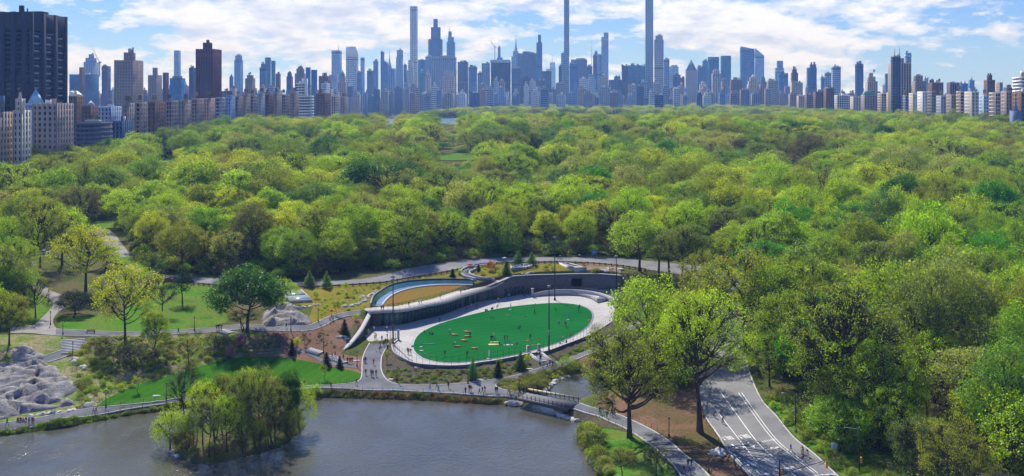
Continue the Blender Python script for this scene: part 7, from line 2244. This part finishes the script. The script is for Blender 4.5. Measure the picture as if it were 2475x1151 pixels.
def person_mesh(name, J):
    """J: joint positions (hip centre, chest, neck, head, and l/r shoulder elbow hand hip knee ankle toe)"""
    order = ['hip', 'waist', 'chest', 'neck', 'chin', 'head', 'crown']
    rad = dict(hip=(.145, .115), waist=(.135, .105), chest=(.165, .12), neck=(.065, .065), chin=(.085, .09), head=(.098, .108), crown=(.07, .08))
    names = list(order); edges = [(i, i + 1) for i in range(len(order) - 1)]
    for s in 'lr':
        for a, rr in (('sho', .068), ('elb', .048), ('wri', .034), ('han', .04), ('fin', .018)):
            names.append(a + s); rad[a + s] = (rr, rr)
        b = len(names) - 5
        edges += [(2, b), (b, b + 1), (b + 1, b + 2), (b + 2, b + 3), (b + 3, b + 4)]
        for a, rr in (('thi', .095), ('kne', .062), ('ank', .042), ('hee', .045), ('toe', .036)):
            names.append(a + s); rad[a + s] = (rr, rr)
        b = len(names) - 5
        edges += [(0, b), (b, b + 1), (b + 1, b + 2), (b + 2, b + 3), (b + 3, b + 4)]
    me = bpy.data.meshes.new(name + '_skeleton')
    me.from_pydata([J[n] for n in names], edges, [])
    ob = bpy.data.objects.new(name + '_tmp', me); COL.objects.link(ob)
    sk = ob.modifiers.new('skin', 'SKIN'); sk.use_smooth_shade = True
    for v, n in zip(me.skin_vertices[0].data, names):
        v.radius = rad[n]; v.use_root = (n == 'hip')
    ss = ob.modifiers.new('sub', 'SUBSURF'); ss.levels = 1; ss.render_levels = 1
    dg = bpy.context.evaluated_depsgraph_get(); dg.update()
    out = bpy.data.meshes.new_from_object(ob.evaluated_get(dg))
    out.name = name
    bpy.data.objects.remove(ob)
    for m in (M_skin, M_shirt, M_trou, M_shoe, M_hair): out.materials.append(m)
    P = {n: Vector(J[n]) for n in names}
    zone = {'hip': 2, 'waist': 1, 'chest': 1, 'neck': 0, 'chin': 0, 'head': 0, 'crown': 4}
    for s in 'lr': zone.update({'sho' + s: 1, 'elb' + s: 1, 'wri' + s: 0, 'han' + s: 0, 'fin' + s: 0, 'thi' + s: 2, 'kne' + s: 2, 'ank' + s: 2, 'hee' + s: 3, 'toe' + s: 3})
    for f in out.polygons:
        c = f.center
        n = min(P, key=lambda k: (P[k] - c).length)
        z = zone[n]
        if n in ('head', 'crown') and (c - P['head']).dot(P['crown'] - P['head']) > 0.02: z = 4
        if n == 'head' and c.y > P['head'].y + .03: z = 4
        f.material_index = z; f.use_smooth = True
    return out


def J_stand(step=0.0, arm=0.25, lean=0.0, bend=0.0):
    """facing -y; step: half stride; bend: forward bend of the trunk"""
    b = bend; L = lean
    J = dict(hip=(0, 0, .95), waist=(0, -.02 - b * .15, 1.1 - b * .03), chest=(0, -.03 - b * .42 - L, 1.36 - b * .22), neck=(0, -.04 - b * .58 - L, 1.50 - b * .32),
             chin=(0, -.07 - b * .66 - L, 1.56 - b * .40), head=(0, -.06 - b * .72 - L, 1.63 - b * .44), crown=(0, -.04 - b * .78 - L, 1.71 - b * .47))
    for s, k in (('l', -1), ('r', 1)):
        st = step * k
        cy, cz = J['chest'][1], J['chest'][2]
        J['sho' + s] = (k * .19, cy + .01, cz + .05)
        J['elb' + s] = (k * (.24 + .04), cy + .02 + st * arm * 2.2 - b * .1, cz - .22)
        J['wri' + s] = (k * .25, cy - .06 + st * arm * 3.4 - b * .2, cz - .44 + abs(st) * .15)
        J['han' + s] = (k * .24, cy - .09 + st * arm * 3.8 - b * .22, cz - .52 + abs(st) * .18)
        J['fin' + s] = (k * .235, cy - .11 + st * arm * 4.0 - b * .24, cz - .60 + abs(st) * .2)
        J['thi' + s] = (k * .10, 0, .88)
        J['kne' + s] = (k * .11, -st * .55 - .04, .50)
        J['ank' + s] = (k * .11, -st * 1.0 + .02, .09 + (max(0, -st) * .18))
        J['hee' + s] = (k * .115, -st * 1.0 + .03, .045 + (max(0, -st) * .15))
        J['toe' + s] = (k * .13, -st * 1.0 - .16, .035 + (max(0, -st) * .02))
    return J


def J_sit(recline=0.0):
    J = dict(hip=(0, 0, .13), waist=(0, .01 + recline * .05, .27), chest=(0, .02 + recline * .2, .52), neck=(0, .01 + recline * .26, .66), chin=(0, -.02 + recline * .26, .72), head=(0, -.01 + recline * .28, .79), crown=(0, .01 + recline * .3, .87))
    for s, k in (('l', -1), ('r', 1)):
        J['sho' + s] = (k * .19, J['chest'][1], .57); J['elb' + s] = (k * .27, -.08 + recline * .4, .36); J['wri' + s] = (k * .20, -.28 + recline * .7, .33 - recline * .2)
        J['han' + s] = (k * .18, -.36 + recline * .75, .33 - recline * .25); J['fin' + s] = (k * .17, -.43 + recline * .8, .32 - recline * .25)
        J['thi' + s] = (k * .12, -.05, .12); J['kne' + s] = (k * .2, -.42, .38); J['ank' + s] = (k * .15, -.68, .09); J['hee' + s] = (k * .15, -.70, .045); J['toe' + s] = (k * .16, -.88, .035)
    return J


def J_lie():
    J = dict(hip=(0, 0, .14), waist=(0, .16, .14), chest=(0, .42, .15), neck=(0, .57, .15), chin=(0, .63, .16), head=(0, .71, .15), crown=(0, .79, .14))
    for s, k in (('l', -1), ('r', 1)):
        J['sho' + s] = (k * .19, .48, .14); J['elb' + s] = (k * .36, .28, .08); J['wri' + s] = (k * .42, .06, .06); J['han' + s] = (k * .43, -.02, .05); J['fin' + s] = (k * .43, -.1, .05)
        J['thi' + s] = (k * .1, -.08, .13); J['kne' + s] = (k * .14, -.48, .16); J['ank' + s] = (k * .16, -.88, .08); J['hee' + s] = (k * .16, -.93, .05); J['toe' + s] = (k * .19, -.98, .18)
    return J


def J_cycle():
    J = dict(hip=(0, .22, 1.0), waist=(0, .10, 1.12), chest=(0, -.14, 1.32), neck=(0, -.25, 1.42), chin=(0, -.31, 1.46), head=(0, -.33, 1.54), crown=(0, -.32, 1.62))
    for s, k in (('l', -1), ('r', 1)):
        J['sho' + s] = (k * .18, -.16, 1.36); J['elb' + s] = (k * .24, -.34, 1.16); J['wri' + s] = (k * .21, -.50, 1.06); J['han' + s] = (k * .2, -.56, 1.05); J['fin' + s] = (k * .19, -.62, 1.02)
        J['thi' + s] = (k * .1, .18, .94); J['kne' + s] = (k * .12, -.16, .74 + k * .1); J['ank' + s] = (k * .11, .02 - k * .05, .38 + k * .14); J['hee' + s] = (k * .11, .04 - k * .05, .34 + k * .14); J['toe' + s] = (k * .12, -.14 - k * .05, .31 + k * .14)
    return J


PM = {'walk': person_mesh('person_walking', J_stand(.28)), 'walk2': person_mesh('person_striding', J_stand(-.34, .3, .03)), 'stand': person_mesh('person_standing', J_stand(.03)),
      'run': person_mesh('person_running', J_stand(.42, .35, .08)), 'bend': person_mesh('person_bending', J_stand(.12, .2, 0, .85)), 'sit': person_mesh('person_sitting', J_sit()),
      'sit2': person_mesh('person_leaning', J_sit(.6)), 'lie': person_mesh('person_lying', J_lie()), 'cycle': person_mesh('person_cycling', J_cycle())}
CC = {'black': (.015, .015, .018), 'dark': (.03, .03, .04), 'navy': (.02, .03, .10), 'blue': (.03, .15, .55), 'sky': (.15, .40, .65), 'white': (.75, .75, .75), 'grey': (.22, .22, .23), 'red': (.60, .03, .03), 'tan': (.40, .28, .18),
      'brown': (.15, .08, .05), 'neon': (.30, .80, .03), 'pink': (.70, .25, .35), 'purple': (.18, .08, .50), 'teal': (.02, .30, .32), 'yellow': (.7, .55, .1), 'orange': (.75, .22, .04), 'jeans': (.06, .09, .17), 'green': (.05, .30, .08)}
VERB = {'walk': 'walking', 'walk2': 'striding', 'stand': 'standing', 'run': 'running', 'bend': 'bending down', 'sit': 'sitting', 'sit2': 'sitting back', 'lie': 'lying', 'cycle': 'riding a bicycle'}


def person(px, py, pose, sh, tr, where, face=0.0, s=1.0, z=None, onroof=False):
    if z is None: x, y, z = RG(px, py); z += .13
    else: x, y = W(px, py, z)
    o = link('person', PM[pose], None, (x, y, z + .03), R(face), s)
    o['shirt'] = list(CC[sh]); o['trousers'] = list(CC[tr])
    lab = f'person in {sh} top and {tr} bottoms {VERB[pose]} {where}'
    if len(lab.replace(',', ' ').split()) > 16: lab = f'person in {sh} {VERB[pose]} {where}'
    return tagp(o, lab, 'person')


Z0 = PZ + .12
PEOPLE = [
 (1039,948,'walk','purple','sky','below the lamp at the junction of the paths',80),(1056,941,'walk','black','dark','close behind the purple one on the lake path',70),(1060,945,'walk2','white','dark','beside a black dressed one on the lake path',70),(1084,940,'walk','black','black','alone on the lake path under the bed',0),
 (1125,954,'walk','dark','black','in front of the green pine on the lake path',160),(1134,948,'stand','black','dark','next to the red dressed walker',20),(1138,948,'walk','red','dark','on the lake path between two dark groups',20),(1159,955,'walk2','grey','dark','left of a dark pair on the wide path',-70),(1166,952,'walk','black','dark','first of the dark pair on the wide path',-70),(1172,951,'walk','dark','jeans','second of the dark pair on the wide path',-60),
 (1198,952,'stand','navy','black','at the corner of the reed bank',0),(1202,951,'stand','black','black','close beside the navy one at the reed bank corner',30),(1229,955,'walk','grey','dark','just past the reed bank corner',60),(1245,956,'walk2','black','black','before the footbridge by the lamp',80),(1256,953,'walk','dark','black','under the lamp at the footbridge',80),(1265,953,'stand','black','dark','in the group entering the footbridge',90),(1272,952,'walk','brown','dark','last of the group entering the footbridge',90),
 (884,908,'walk','black','dark','leftmost of the dark trio on the entrance path',180),(897,911,'walk','black','black','in the middle of the dark trio on the entrance path',170),(901,912,'walk2','dark','black','touching shoulders in the dark trio on the entrance path',170),(909,911,'walk','dark','dark','rightmost of the dark trio on the entrance path',180),
 (903,884,'run','red','red','alone in the middle of the entrance path',0),(880,878,'stand','sky','dark','at the left kerb of the entrance path',30),(884,878,'stand','black','black','beside the light blue one at the left kerb',-20),(918,852,'walk','dark','black','with a white ball on the entrance path',150),(919,837,'walk','tan','dark','leading the crowd at the gate',0),(928,838,'walk','black','black','in the crowd at the gate, second from its head',10),(932,834,'stand','dark','dark','in the crowd at the gate, by the gate post',0),(923,826,'walk','brown','jeans','at the back of the crowd at the gate',20),(937,834,'stand','grey','dark','next to the bare planting bed at the gate',0),
 (906,823,'stand','neon','dark','at the plaza entrance, the nearer of two',10),(909,820,'stand','neon','jeans','at the plaza entrance, the farther of two',30),
 (904,804,'walk','white','jeans','in the shade by the side wall',40),(901,803,'walk','dark','dark','in the shade beside the white shirted one',40),(932,800,'bend','grey','dark','in the roof shade near the glass',50),(935,802,'walk','white','dark','in the roof shade near the gate pole',50),(950,797,'stand','white','black','behind the tall pole in the shade',0),(971,784,'stand','sky','dark','right against the glass front',0),(975,783,'stand','dark','dark','against the glass beside the light blue one',0),
 (985,856,'stand','brown','dark','at the left end of the trio on the plaza rim',0),(988,856,'stand','red','black','in the trio on the plaza rim',40),(993,856,'stand','black','black','at the right end of the trio on the plaza rim',-30),(1063,780,'walk','dark','black','alone in the sun strip beside the glass pavilion',160),(1025,804,'sit','black','tan','on the plaza edge of the turf, left end',90),
 (1038,808,'sit','red','dark','on the turf edge',60),(1045,809.5,'sit2','black','navy','on the turf edge beside the red one',20),(1128,750,'stand','red','dark','in the shade before the door of the pavilion',0),(1139,746,'walk','white','grey','in the shade before the doors',60),(1151,746,'stand','dark','dark','in the shade at the end of the glass',0),
 (1087,808,'walk','white','green','on the turf left of the orange rollers',20),(1097,837,'bend','white','black','over the nearest orange roller',60),(1137,815,'bend','dark','dark','beside the two far orange rollers',200),(1075,861,'walk','black','grey','on the near turf by itself',30),(1129,863,'walk','brown','green','on the near turf right of the rollers',0),
 (1187,773,'stand','black','black','on the far side of the turf beside a child',0),(1193,772,'stand','green','dark','as a child beside the black dressed one',0),(1228,763,'lie','tan','tan','on the far turf',60),(1270,767,'stand','white','black','small, in the middle of the far turf',0),(1292,761,'walk','dark','black','in the upper middle of the turf',60),(1290,743,'bend','white','grey','near the far edge of the turf',90),
 (1344,753,'bend','dark','navy','in the upper right of the turf',-40),(1398,753,'walk','sky','jeans','at the right end of the turf',0),(1401,747,'stand','brown','dark','behind the light blue one at the right end of the turf',0),(1351,786,'walk','white','black','on the right part of the turf by the feather flag',20),(1365,790,'run','black','tan','below the blue feather flag',40),(1368,789,'stand','pink','dark','close to the runner under the blue flag',0),
 (1255,797,'bend','black','black','in the centre of the turf',80),(1251,796,'stand','teal','dark','as a child in the centre of the turf',0),(1281.5,820,'walk','black','dark','right of centre on the turf',0),(1187,824,'stand','dark','black','at the left of the play group',20),(1190,821,'bend','sky','dark','in the play group on the turf',60),(1196,819,'bend','red','white','in the play group on the turf',-60),(1193,817,'stand','white','dark','at the back of the play group',0),
 (1220,823,'stand','red','black','in the middle of the near turf',0),(1226,822,'stand','grey','green','beside the red one in the middle of the turf',40),(1207,834,'sit','black','dark','beside the yellow mat',70),(1221,833,'sit','teal','navy','in the seated row on the turf',0),(1232,833,'sit','navy','white','in the seated row on the turf, next along',20),(1249,832,'sit','pink','blue','apart at the right of the seated row',0),
 (1173.5,753,'sit','dark','black','on the plaza above the turf, first of the seated line',0),(1177,752,'sit','brown','dark','in the seated line above the turf',30),(1188,749,'sit','black','dark','in the seated line above the turf, third along',0),(1191,748,'sit','grey','black','in the seated line above the turf, fourth along',0),(1201,746,'bend','black','dark','at the right of the seated line',60),
 (1225.5,727,'walk','blue','jeans','against the slit windowed wall',150),(1230,722,'stand','white','dark','behind the bright blue one',0),(1204,732,'walk','white','dark','in the shade below the slit windows',60),(1267,718,'sit','black','dark','on the plaza by the pale pillar',0),
 (1354,833,'sit','dark','tan','on the plaza rim inside the fence',60),(1359,824,'bend','white','dark','at the plaza rim behind the fence',30),(1369,829,'sit','black','dark','on the plaza rim, right of two others',0),(1380,818,'walk','grey','dark','along the right rim of the plaza',50),
 (1312,892,'stand','white','black','at the foot of the oval steps, left',90),(1323,893,'walk','black','dark','at the foot of the oval steps, in front',40),(1329,885,'walk','dark','black','on the last of the oval steps',0),(1336,888.6,'stand','black','black','at the foot of the oval steps, right',0),(1297,866,'stand','dark','dark','between the pillars on the oval steps',0),(1307,874,'walk','black','jeans','halfway down the oval steps',0),
 (1449,1003,'walk','dark','black','on the path past the footbridge, farther of two',-60),(1453,1002,'walk','grey','dark','on the path past the footbridge, nearer of two',-60),(1467,1013,'stand','black','dark','under the great olive tree',0),(1477,1007,'walk','dark','dark','behind hanging branches on the shore path',40),(1484,1009,'walk','black','jeans','right of the hanging branches on the shore path',40),
 (1663,1132,'walk','black','black','in the group coming down the shore path, at its head',20),(1671,1130,'walk2','dark','dark','in the group coming down the shore path, on the right',20),(1653,1147,'walk','black','jeans','at the bottom of the shore path, left',30),(1666,1147,'walk','blue','dark','at the bottom of the shore path',20),
 (17,1031,'walk','navy','dark','at the corner of the picture on the lake path',80),(43,1019,'sit','dark','jeans','on the rock foot, first of four',20),(50,1019,'sit','red','dark','on the rock foot, second of four',0),(56,1018,'sit','white','dark','on the rock foot, third of four',0),(63,1018,'sit','black','black','on the rock foot, last of four',-20),
 (70,1027,'stand','sky','dark','in the trio below the great rock',60),(78,1028,'stand','red','black','in the trio below the great rock',0),(82,1026,'stand','white','dark','in the trio below the great rock',-40),(226,1002,'walk','white','dark','in a pair by the tip of the crescent lawn',80),(232,1002,'walk','black','purple','in a pair by the tip of the crescent lawn',80),(125,1001,'sit','white','jeans','on the low wall of the great rock, left',0),(132,1001,'sit','white','dark','on the low wall of the great rock, right',0),
 (431,808,'walk','black','black','on the upper path beside the bright green young tree',60),(524,799,'stand','dark','black','first of three on the upper path at the dark tree',0),(529,799,'stand','black','dark','middle of three on the upper path at the dark tree',30),(535,799,'stand','navy','black','last of three on the upper path at the dark tree',0),(692,795,'walk','navy','black','in the shade below the rocks',60),
 (797,781,'walk','red','pink','on the curving side path',60),(801,775,'walk','blue','dark','on the curving side path with a red one ahead',60),(805,776,'walk','red','jeans','on the curving side path, uppermost',60),
 (830,872,'walk','dark','dark','climbing at the foot of the side wall',40),(840,879,'stand','black','black','in the group under the side wall, left',0),(846,880,'stand','dark','black','in the group under the side wall, middle',0),(851,879,'stand','black','grey','in the group under the side wall, right',0),(803,868,'walk','grey','dark','on the steps under the side wall',70),(810,865,'walk','black','black','on the steps under the side wall, farther up',70),
 (800,940,'walk','red','black','on the lake path below the crescent lawn',20),(735,935,'walk','red','dark','on the lake path behind the island willow',20),(861,932,'walk','dark','grey','at the corner of the crescent lawn',80),
 (1353,627,'cycle','neon','black','along the drive behind the white slab',90),(1400,625,'run','white','dark','on the drive behind the stone wall',80),(1485,629,'walk','white','black','on the drive near the slender trees',60),
 (258,573,'walk','black','dark','on the pale path far up the hill',0),
 (1727,1011,'cycle','dark','black','past the foot of the towering tree',10),(1743,1005,'cycle','black','black','beside another, past the towering tree',10),(1747,1026,'cycle','grey','black','ahead of two others on the drive',15),(1912,1095,'run','purple','grey','on the far lane of the drive',200),(1940.5,1100,'cycle','red','black','in the threesome at the right kerb, behind',195),(1952,1106,'cycle','black','white','in the threesome at the right kerb, outside',195),(1940.5,1117,'cycle','red','dark','in the threesome at the right kerb, in front',200),
]
M_bike = mat_plain('bicycle frame', (0.05, 0.05, 0.06), 0.4, 0.5)
bw_ = MB()
for k in range(12):
    a0 = k * math.pi / 6; a1 = (k + 1) * math.pi / 6
    bw_.tube([(0, .34 * math.cos(a0), .34 * math.sin(a0)), (0, .34 * math.cos(a1), .34 * math.sin(a1))], .022, 4, cap=False)
for k in range(4): bw_.tube([(0, -.33 * math.cos(k * math.pi / 4), -.33 * math.sin(k * math.pi / 4)), (0, .33 * math.cos(k * math.pi / 4), .33 * math.sin(k * math.pi / 4))], .006, 3)
me_wheel = mesh_np('wheel', bw_.V, bw_.F, [M_shoe])
fr_ = MB()
for a, b in (((0, .52, .34), (0, .22, .86)), ((0, .08, .30), (0, .22, .86)), ((0, .08, .30), (0, -.38, .82)), ((0, .24, .80), (0, -.38, .82)), ((0, .52, .34), (0, .08, .30)), ((0, -.52, .34), (0, -.38, .82)), ((0, -.38, .82), (0, -.42, .98))):
    fr_.tube([a, b], .022, 5)
me_frame = mesh_np('frame', fr_.V, fr_.F, [M_bike])
sd_ = MB().box(-.07, .1, .88, .07, .36, .94); me_seat = mesh_np('saddle', sd_.V, sd_.F, [M_shoe])
hb_ = MB().tube([(-.24, -.52, 1.0), (-.1, -.42, .98), (.1, -.42, .98), (.24, -.52, 1.0)], .018, 5); me_hb = mesh_np('handlebar', hb_.V, hb_.F, [M_bike])
for q in PEOPLE:
    px, py, pose, sh, tr, where, face = q
    onflat = (px > 985 and px < 1425 and 735 < py < 866) and in_poly(*[[v] for v in W(px, py, Z0)], LOW)[0]
    o = person(px, py, pose, sh, tr, where, face, s=(.62 if 'child' in where or 'small' in where else random.Random(int(px * 13 + py)).uniform(.94, 1.08)), z=(Z0 if onflat else None))
    if pose == 'cycle':
        b = thing('bicycle', o.location, R(face), f'bicycle under the {sh} cyclist {where}', 'bicycle')
        link('wheel', me_wheel, b, (0, .52, .36)); link('wheel', me_wheel, b, (0, -.52, .36))
        link('frame', me_frame, b); link('saddle', me_seat, b); link('handlebar', me_hb, b)
# on the walkway roof
for px, py, sh, tr, wh in ((922, 752, 'black', 'dark', 'on the walkway roof at its low end'), (927, 751, 'dark', 'black', 'on the walkway roof beside a black clad one'), (988, 741, 'black', 'dark', 'on the walkway roof left of the pale pair'), (1013, 735, 'white', 'dark', 'on the walkway roof, left of the pale pair itself'),
                           (1018, 734, 'white', 'grey', 'on the walkway roof, right of the pale pair'), (1064, 722, 'black', 'black', 'on the walkway roof, alone in the middle'), (1114, 711, 'grey', 'dark', 'on the walkway roof near its high end')):
    person(px, py, 'stand', sh, tr, wh, random.Random(px).uniform(0, 360), z=8.45)

# ================================================================ THINGS ON THE TURF AND ELSEWHERE
M_or = mat_plain('orange foam', (0.85, 0.22, 0.03), 0.7, 0.2); M_tanf = mat_plain('tan foam', (0.75, 0.50, 0.28), 0.7, 0.2)
for px, py, ang, lab in ((1099, 811, -15, 'orange and tan foam roller, the leftmost on the turf'), (1130, 804, -12, 'orange and tan foam roller farthest from the steps'), (1130, 815, 5, 'orange and tan foam roller beside the bending child'),
                         (1122, 825, -15, 'orange and tan foam roller in the middle of the six'), (1105, 839, -15, 'orange and tan foam roller under the white shirted player'), (1148, 844, 3, 'orange and tan foam roller nearest the fence')):
    x, y = W(px, py, Z0)
    o = thing('foam_roller', (x, y, Z0 + .25), R(ang), lab, 'toy', 'foam rollers on the turf')
    MB().tube([(-.75, 0, 0), (.75, 0, 0)], .23, 10).build('core', M_tanf, o)
    MB().tube([(-.95, 0, 0), (-.74, 0, 0)], .26, 10).build('end_cap', M_or, o); MB().tube([(.74, 0, 0), (.95, 0, 0)], .26, 10).build('end_cap', M_or, o)
    MB().tube([(-.75, -.06, -.05), (.75, -.06, -.05)], .235, 10).build('lower_half', M_or, o)


def feather(px, py, h, col, lab, z=Z0):
    x, y = W(px, py, z)
    o = thing('feather_flag', (x, y, z), 0, lab, 'flag')
    MB().tube([(0, 0, 0), (0, 0, h * .7), (.12 * h, 0, h)], .03, 5).build('pole', M_grey, o)
    mb = MB()
    V = []; n = 8
    for k in range(n + 1):
        t = k / n; zz = h * (.2 + .8 * t); w_ = .24 * h * math.sin(min(1, .35 + t) * 2.2) * (1 if t < .8 else (1 - t) * 5 + .1)
        V += [(.02 + .10 * h * t * t, 0.012 * (k % 2), zz), (.02 + .10 * h * t * t + max(.03, w_ * .5), 0, zz)]
    mb.add(V, [(2 * k, 2 * k + 1, 2 * k + 3, 2 * k + 2) for k in range(n)]).build('flag', mat_plain('flag ' + lab[:12], col, .8, .1), o)
    MB().box(-.4, -.4, 0, .4, .4, .06).build('base', M_wconc, o)


feather(1373, 773, 2.9, (.18, .42, .70), 'blue feather flag at the right end of the turf')
feather(1180, 867, 2.6, (.75, .80, .85), 'white feather flag at the near edge of the turf')
feather(1233, 749, 2.4, (.55, .72, .85), 'pale blue feather flag at the far edge of the turf')
feather(1018, 839, 2.0, (.12, .40, .70), 'short blue flag at the left end of the turf')
def flat_thing(name, px, py, w_, d_, h, col, lab, cat, rz=0):
    x, y = W(px, py, Z0)
    o = MB().box(-w_ / 2, -d_ / 2, 0, w_ / 2, d_ / 2, h).build(name, mat_plain(lab[:18], col, .8, .15), loc=(x, y, Z0), rz=R(rz))
    tagp(o, lab, cat)
flat_thing('play_mat', 1194, 833, 3.2, 1.2, .06, (.75, .62, .30), 'yellow play mat in front of the play group', 'mat')
flat_thing('play_mat', 1195, 827, 2.4, .9, .06, (.60, .50, .10), 'darker yellow play mat behind the first', 'mat')
flat_thing('play_mat', 1229, 834, 2.6, .8, .05, (.70, .75, .80), 'white blanket under the seated row', 'blanket')
flat_thing('play_mat', 1276, 825, 1.1, .6, .15, (.60, .06, .03), 'small red pad right of centre on the turf', 'pad')
flat_thing('play_mat', 1424, 775, 1.0, .6, .15, (.65, .10, .03), 'small red pad at the right tip of the turf', 'pad')
flat_thing('play_mat', 1019, 849, 1.0, .6, .2, (.6, .62, .64), 'white bag at the left end of the turf', 'bag')
flat_thing('play_mat', 1028, 857, .9, .5, .2, (.12, .14, .18), 'dark bag at the left end of the turf', 'bag')
mb = MB()
x, y = W(1032, 833, Z0)
mb.tube([(-2, .3, .1), (-1, .8, .12), (0, .2, .1), (1.2, .5, .12), (2.2, -.4, .1)], .1, 6)
tagp(mb.build('play_tube', mat_plain('green tube', (.03, .5, .3), .6, .3), loc=(x, y, Z0)), 'thin green play tube curled at the left end of the turf', 'toy')
x, y = W(1302, 824, Z0)
o = thing('folding_chair', (x, y, Z0), 0, 'small yellow folding chair on the turf near the pole', 'chair')
MB().box(-.25, -.25, .4, .25, .25, .45).build('seat', M_tan, o); MB().box(-.25, .2, .45, .25, .25, .95).build('backrest', M_tan, o)
for sx in (-.22, .22):
    for sy in (-.22, .22): MB().box(sx - .02, sy - .02, 0, sx + .02, sy + .02, .4).build('leg', M_tan, o)
b0 = bmesh.new(); bmesh.ops.create_icosphere(b0, subdivisions=2, radius=.16); me = bpy.data.meshes.new('ball'); b0.to_mesh(me); b0.free(); me.materials.append(M_wconc)
p = RG(910, 852); tagp(link('ball', me, None, (p[0], p[1], p[2] + .3)), 'white ball rolling on the entrance path', 'ball')


def umbrella(px, py, col, lab, s=.65):
    x, y, z = RG(px, py)
    o = thing('umbrella', (x, y, z), 0, lab, 'umbrella')
    MB().tube([(0, 0, 0), (0, 0, 2.3 * s)], .04, 5).build('pole', M_grey, o)
    MB().lathe([(1.5 * s, 1.75 * s), (.9 * s, 2.15 * s), (.05, 2.45 * s)], 8).build('canopy', mat_plain('cloth ' + lab[:10], col, .8, .1), o)


umbrella(1136, 649, (.80, .07, .03), 'bright red umbrella on the drive above the looping path', .8)
umbrella(1151, 647, (.05, .12, .62), 'blue umbrella right of the red one on the drive')
umbrella(1163, 645, (.16, .10, .60), 'violet blue umbrella on the drive')
umbrella(1173, 644, (.12, .08, .50), 'darker violet umbrella beside the orange shrub')
umbrella(1219, 632, (.75, .75, .75), 'white parasol behind the olive dark conifer', .7)
for px, py, col, lab in ((405, 681, (.55, .04, .03), 'red car parked at the edge of the drive behind the dark cedar'), (384, 675, (.65, .66, .68), 'white car on the drive beside the flat topped cedar'), (107, 614, (.6, .62, .65), 'white car half hidden by the tall dark trunked tree')):
    x, y, z = RG(px, py)
    o = thing('parked_car', (x, y, z + .13), R(12), lab, 'car')
    m_ = mat_plain('car ' + lab[:9], col, .3, .5)
    MB().prism([(-2.2, -.85), (2.2, -.85), (2.2, .85), (-2.2, .85)], .3, .85, 0, [(-2.15, -.82), (2.1, -.82), (2.1, .82), (-2.15, .82)]).build('body', m_, o)
    MB().prism([(-1.5, -.78), (1.1, -.78), (1.1, .78), (-1.5, .78)], .852, 1.4, 0, [(-1.1, -.65), (.5, -.65), (.5, .65), (-1.1, .65)]).build('cabin', M_glass, o)
    MB().box(-1.05, -.62, 1.402, .45, .62, 1.44).build('roof', m_, o)
    for sx in (-1.35, 1.35):
        for sy in (-.86, .74): MB().tube([(sx, sy, .33), (sx, sy + .12, .33)], .33, 10).build('wheel', M_shoe, o)
# banner stand on the drive
x, y, z = RG(1436, 622)
o = thing('notice_board', (x, y, z), 0, 'blue and white notice board beside the drive, behind the white slab', 'sign')
for sx in (-.9, .9): MB().box(sx - .06, -.06, -.2, sx + .06, .06, 2.9).build('post', M_grey, o)
MB().box(-.84, -.05, 1.0, .84, .05, 2.9).build('panel', mat_plain('board blue', (.12, .30, .50), .6, .3), o)
MB().box(-.6, -.09, 1.5, .6, -.052, 1.75).box(-.6, -.09, 2.1, .6, -.052, 2.35).build('print', M_wconc, o)
# bench beside the upper path
x, y, z = RG(219, 806)
o = thing('park_bench', (x, y, z + .1), 0, 'dark park bench on the upper path near the lone yellow green tree', 'bench')
for k in range(3): MB().box(-1.2, -.2 + k * .16, .42, 1.2, -.08 + k * .16, .47).build('seat_slat', M_wood, o)
for k in range(3): MB().box(-1.2, .26, .52 + k * .15, 1.2, .31, .63 + k * .15).build('back_slat', M_wood, o)
for sx in (-1.1, 1.1): MB().box(sx - .05, -.2, 0, sx + .05, .3, .42).build('leg', M_steel, o)
# traffic barrels and cones at the drive under the bright trees
M_cone = mat_plain('barrel orange', (.8, .14, .03), .6, .3)
for px, py, lab in ((1658, 893, 'orange barrel beside the drive, behind the towering tree'), (1664, 876, 'second orange barrel farther up beside the drive'), (1655, 915, 'orange cone nearest the towering tree')):
    x, y, z = RG(px, py)
    o = thing('traffic_barrel', (x, y, z), 0, lab, 'barrel')
    MB().lathe([(.42, 0), (.34, .5), (.28, 1.3)], 10).build('body', M_cone, o); MB().lathe([(.345, .5), (.33, .75)], 10).build('stripe', M_wconc, o)
# ================================================================ AIR
hm, ht = new_mat('air')
pv = ht.n('ShaderNodeVolumePrincipled')
pv.inputs['Color'].default_value = (0.24, 0.47, 1.0, 1)
pv.inputs['Absorption Color'].default_value = (1, 1, 1, 1)
pv.inputs['Density'].default_value = 1.1e-4
pv.inputs['Anisotropy'].default_value = 0.0
ho = ht.n('ShaderNodeOutputMaterial')
ht.l(pv.outputs[0], ho.inputs['Volume'])
haze = MB().box(-8200, -800, -4.0, 8200, 12200, 700.0).build('haze', hm)
tagp(haze, kind='stuff')
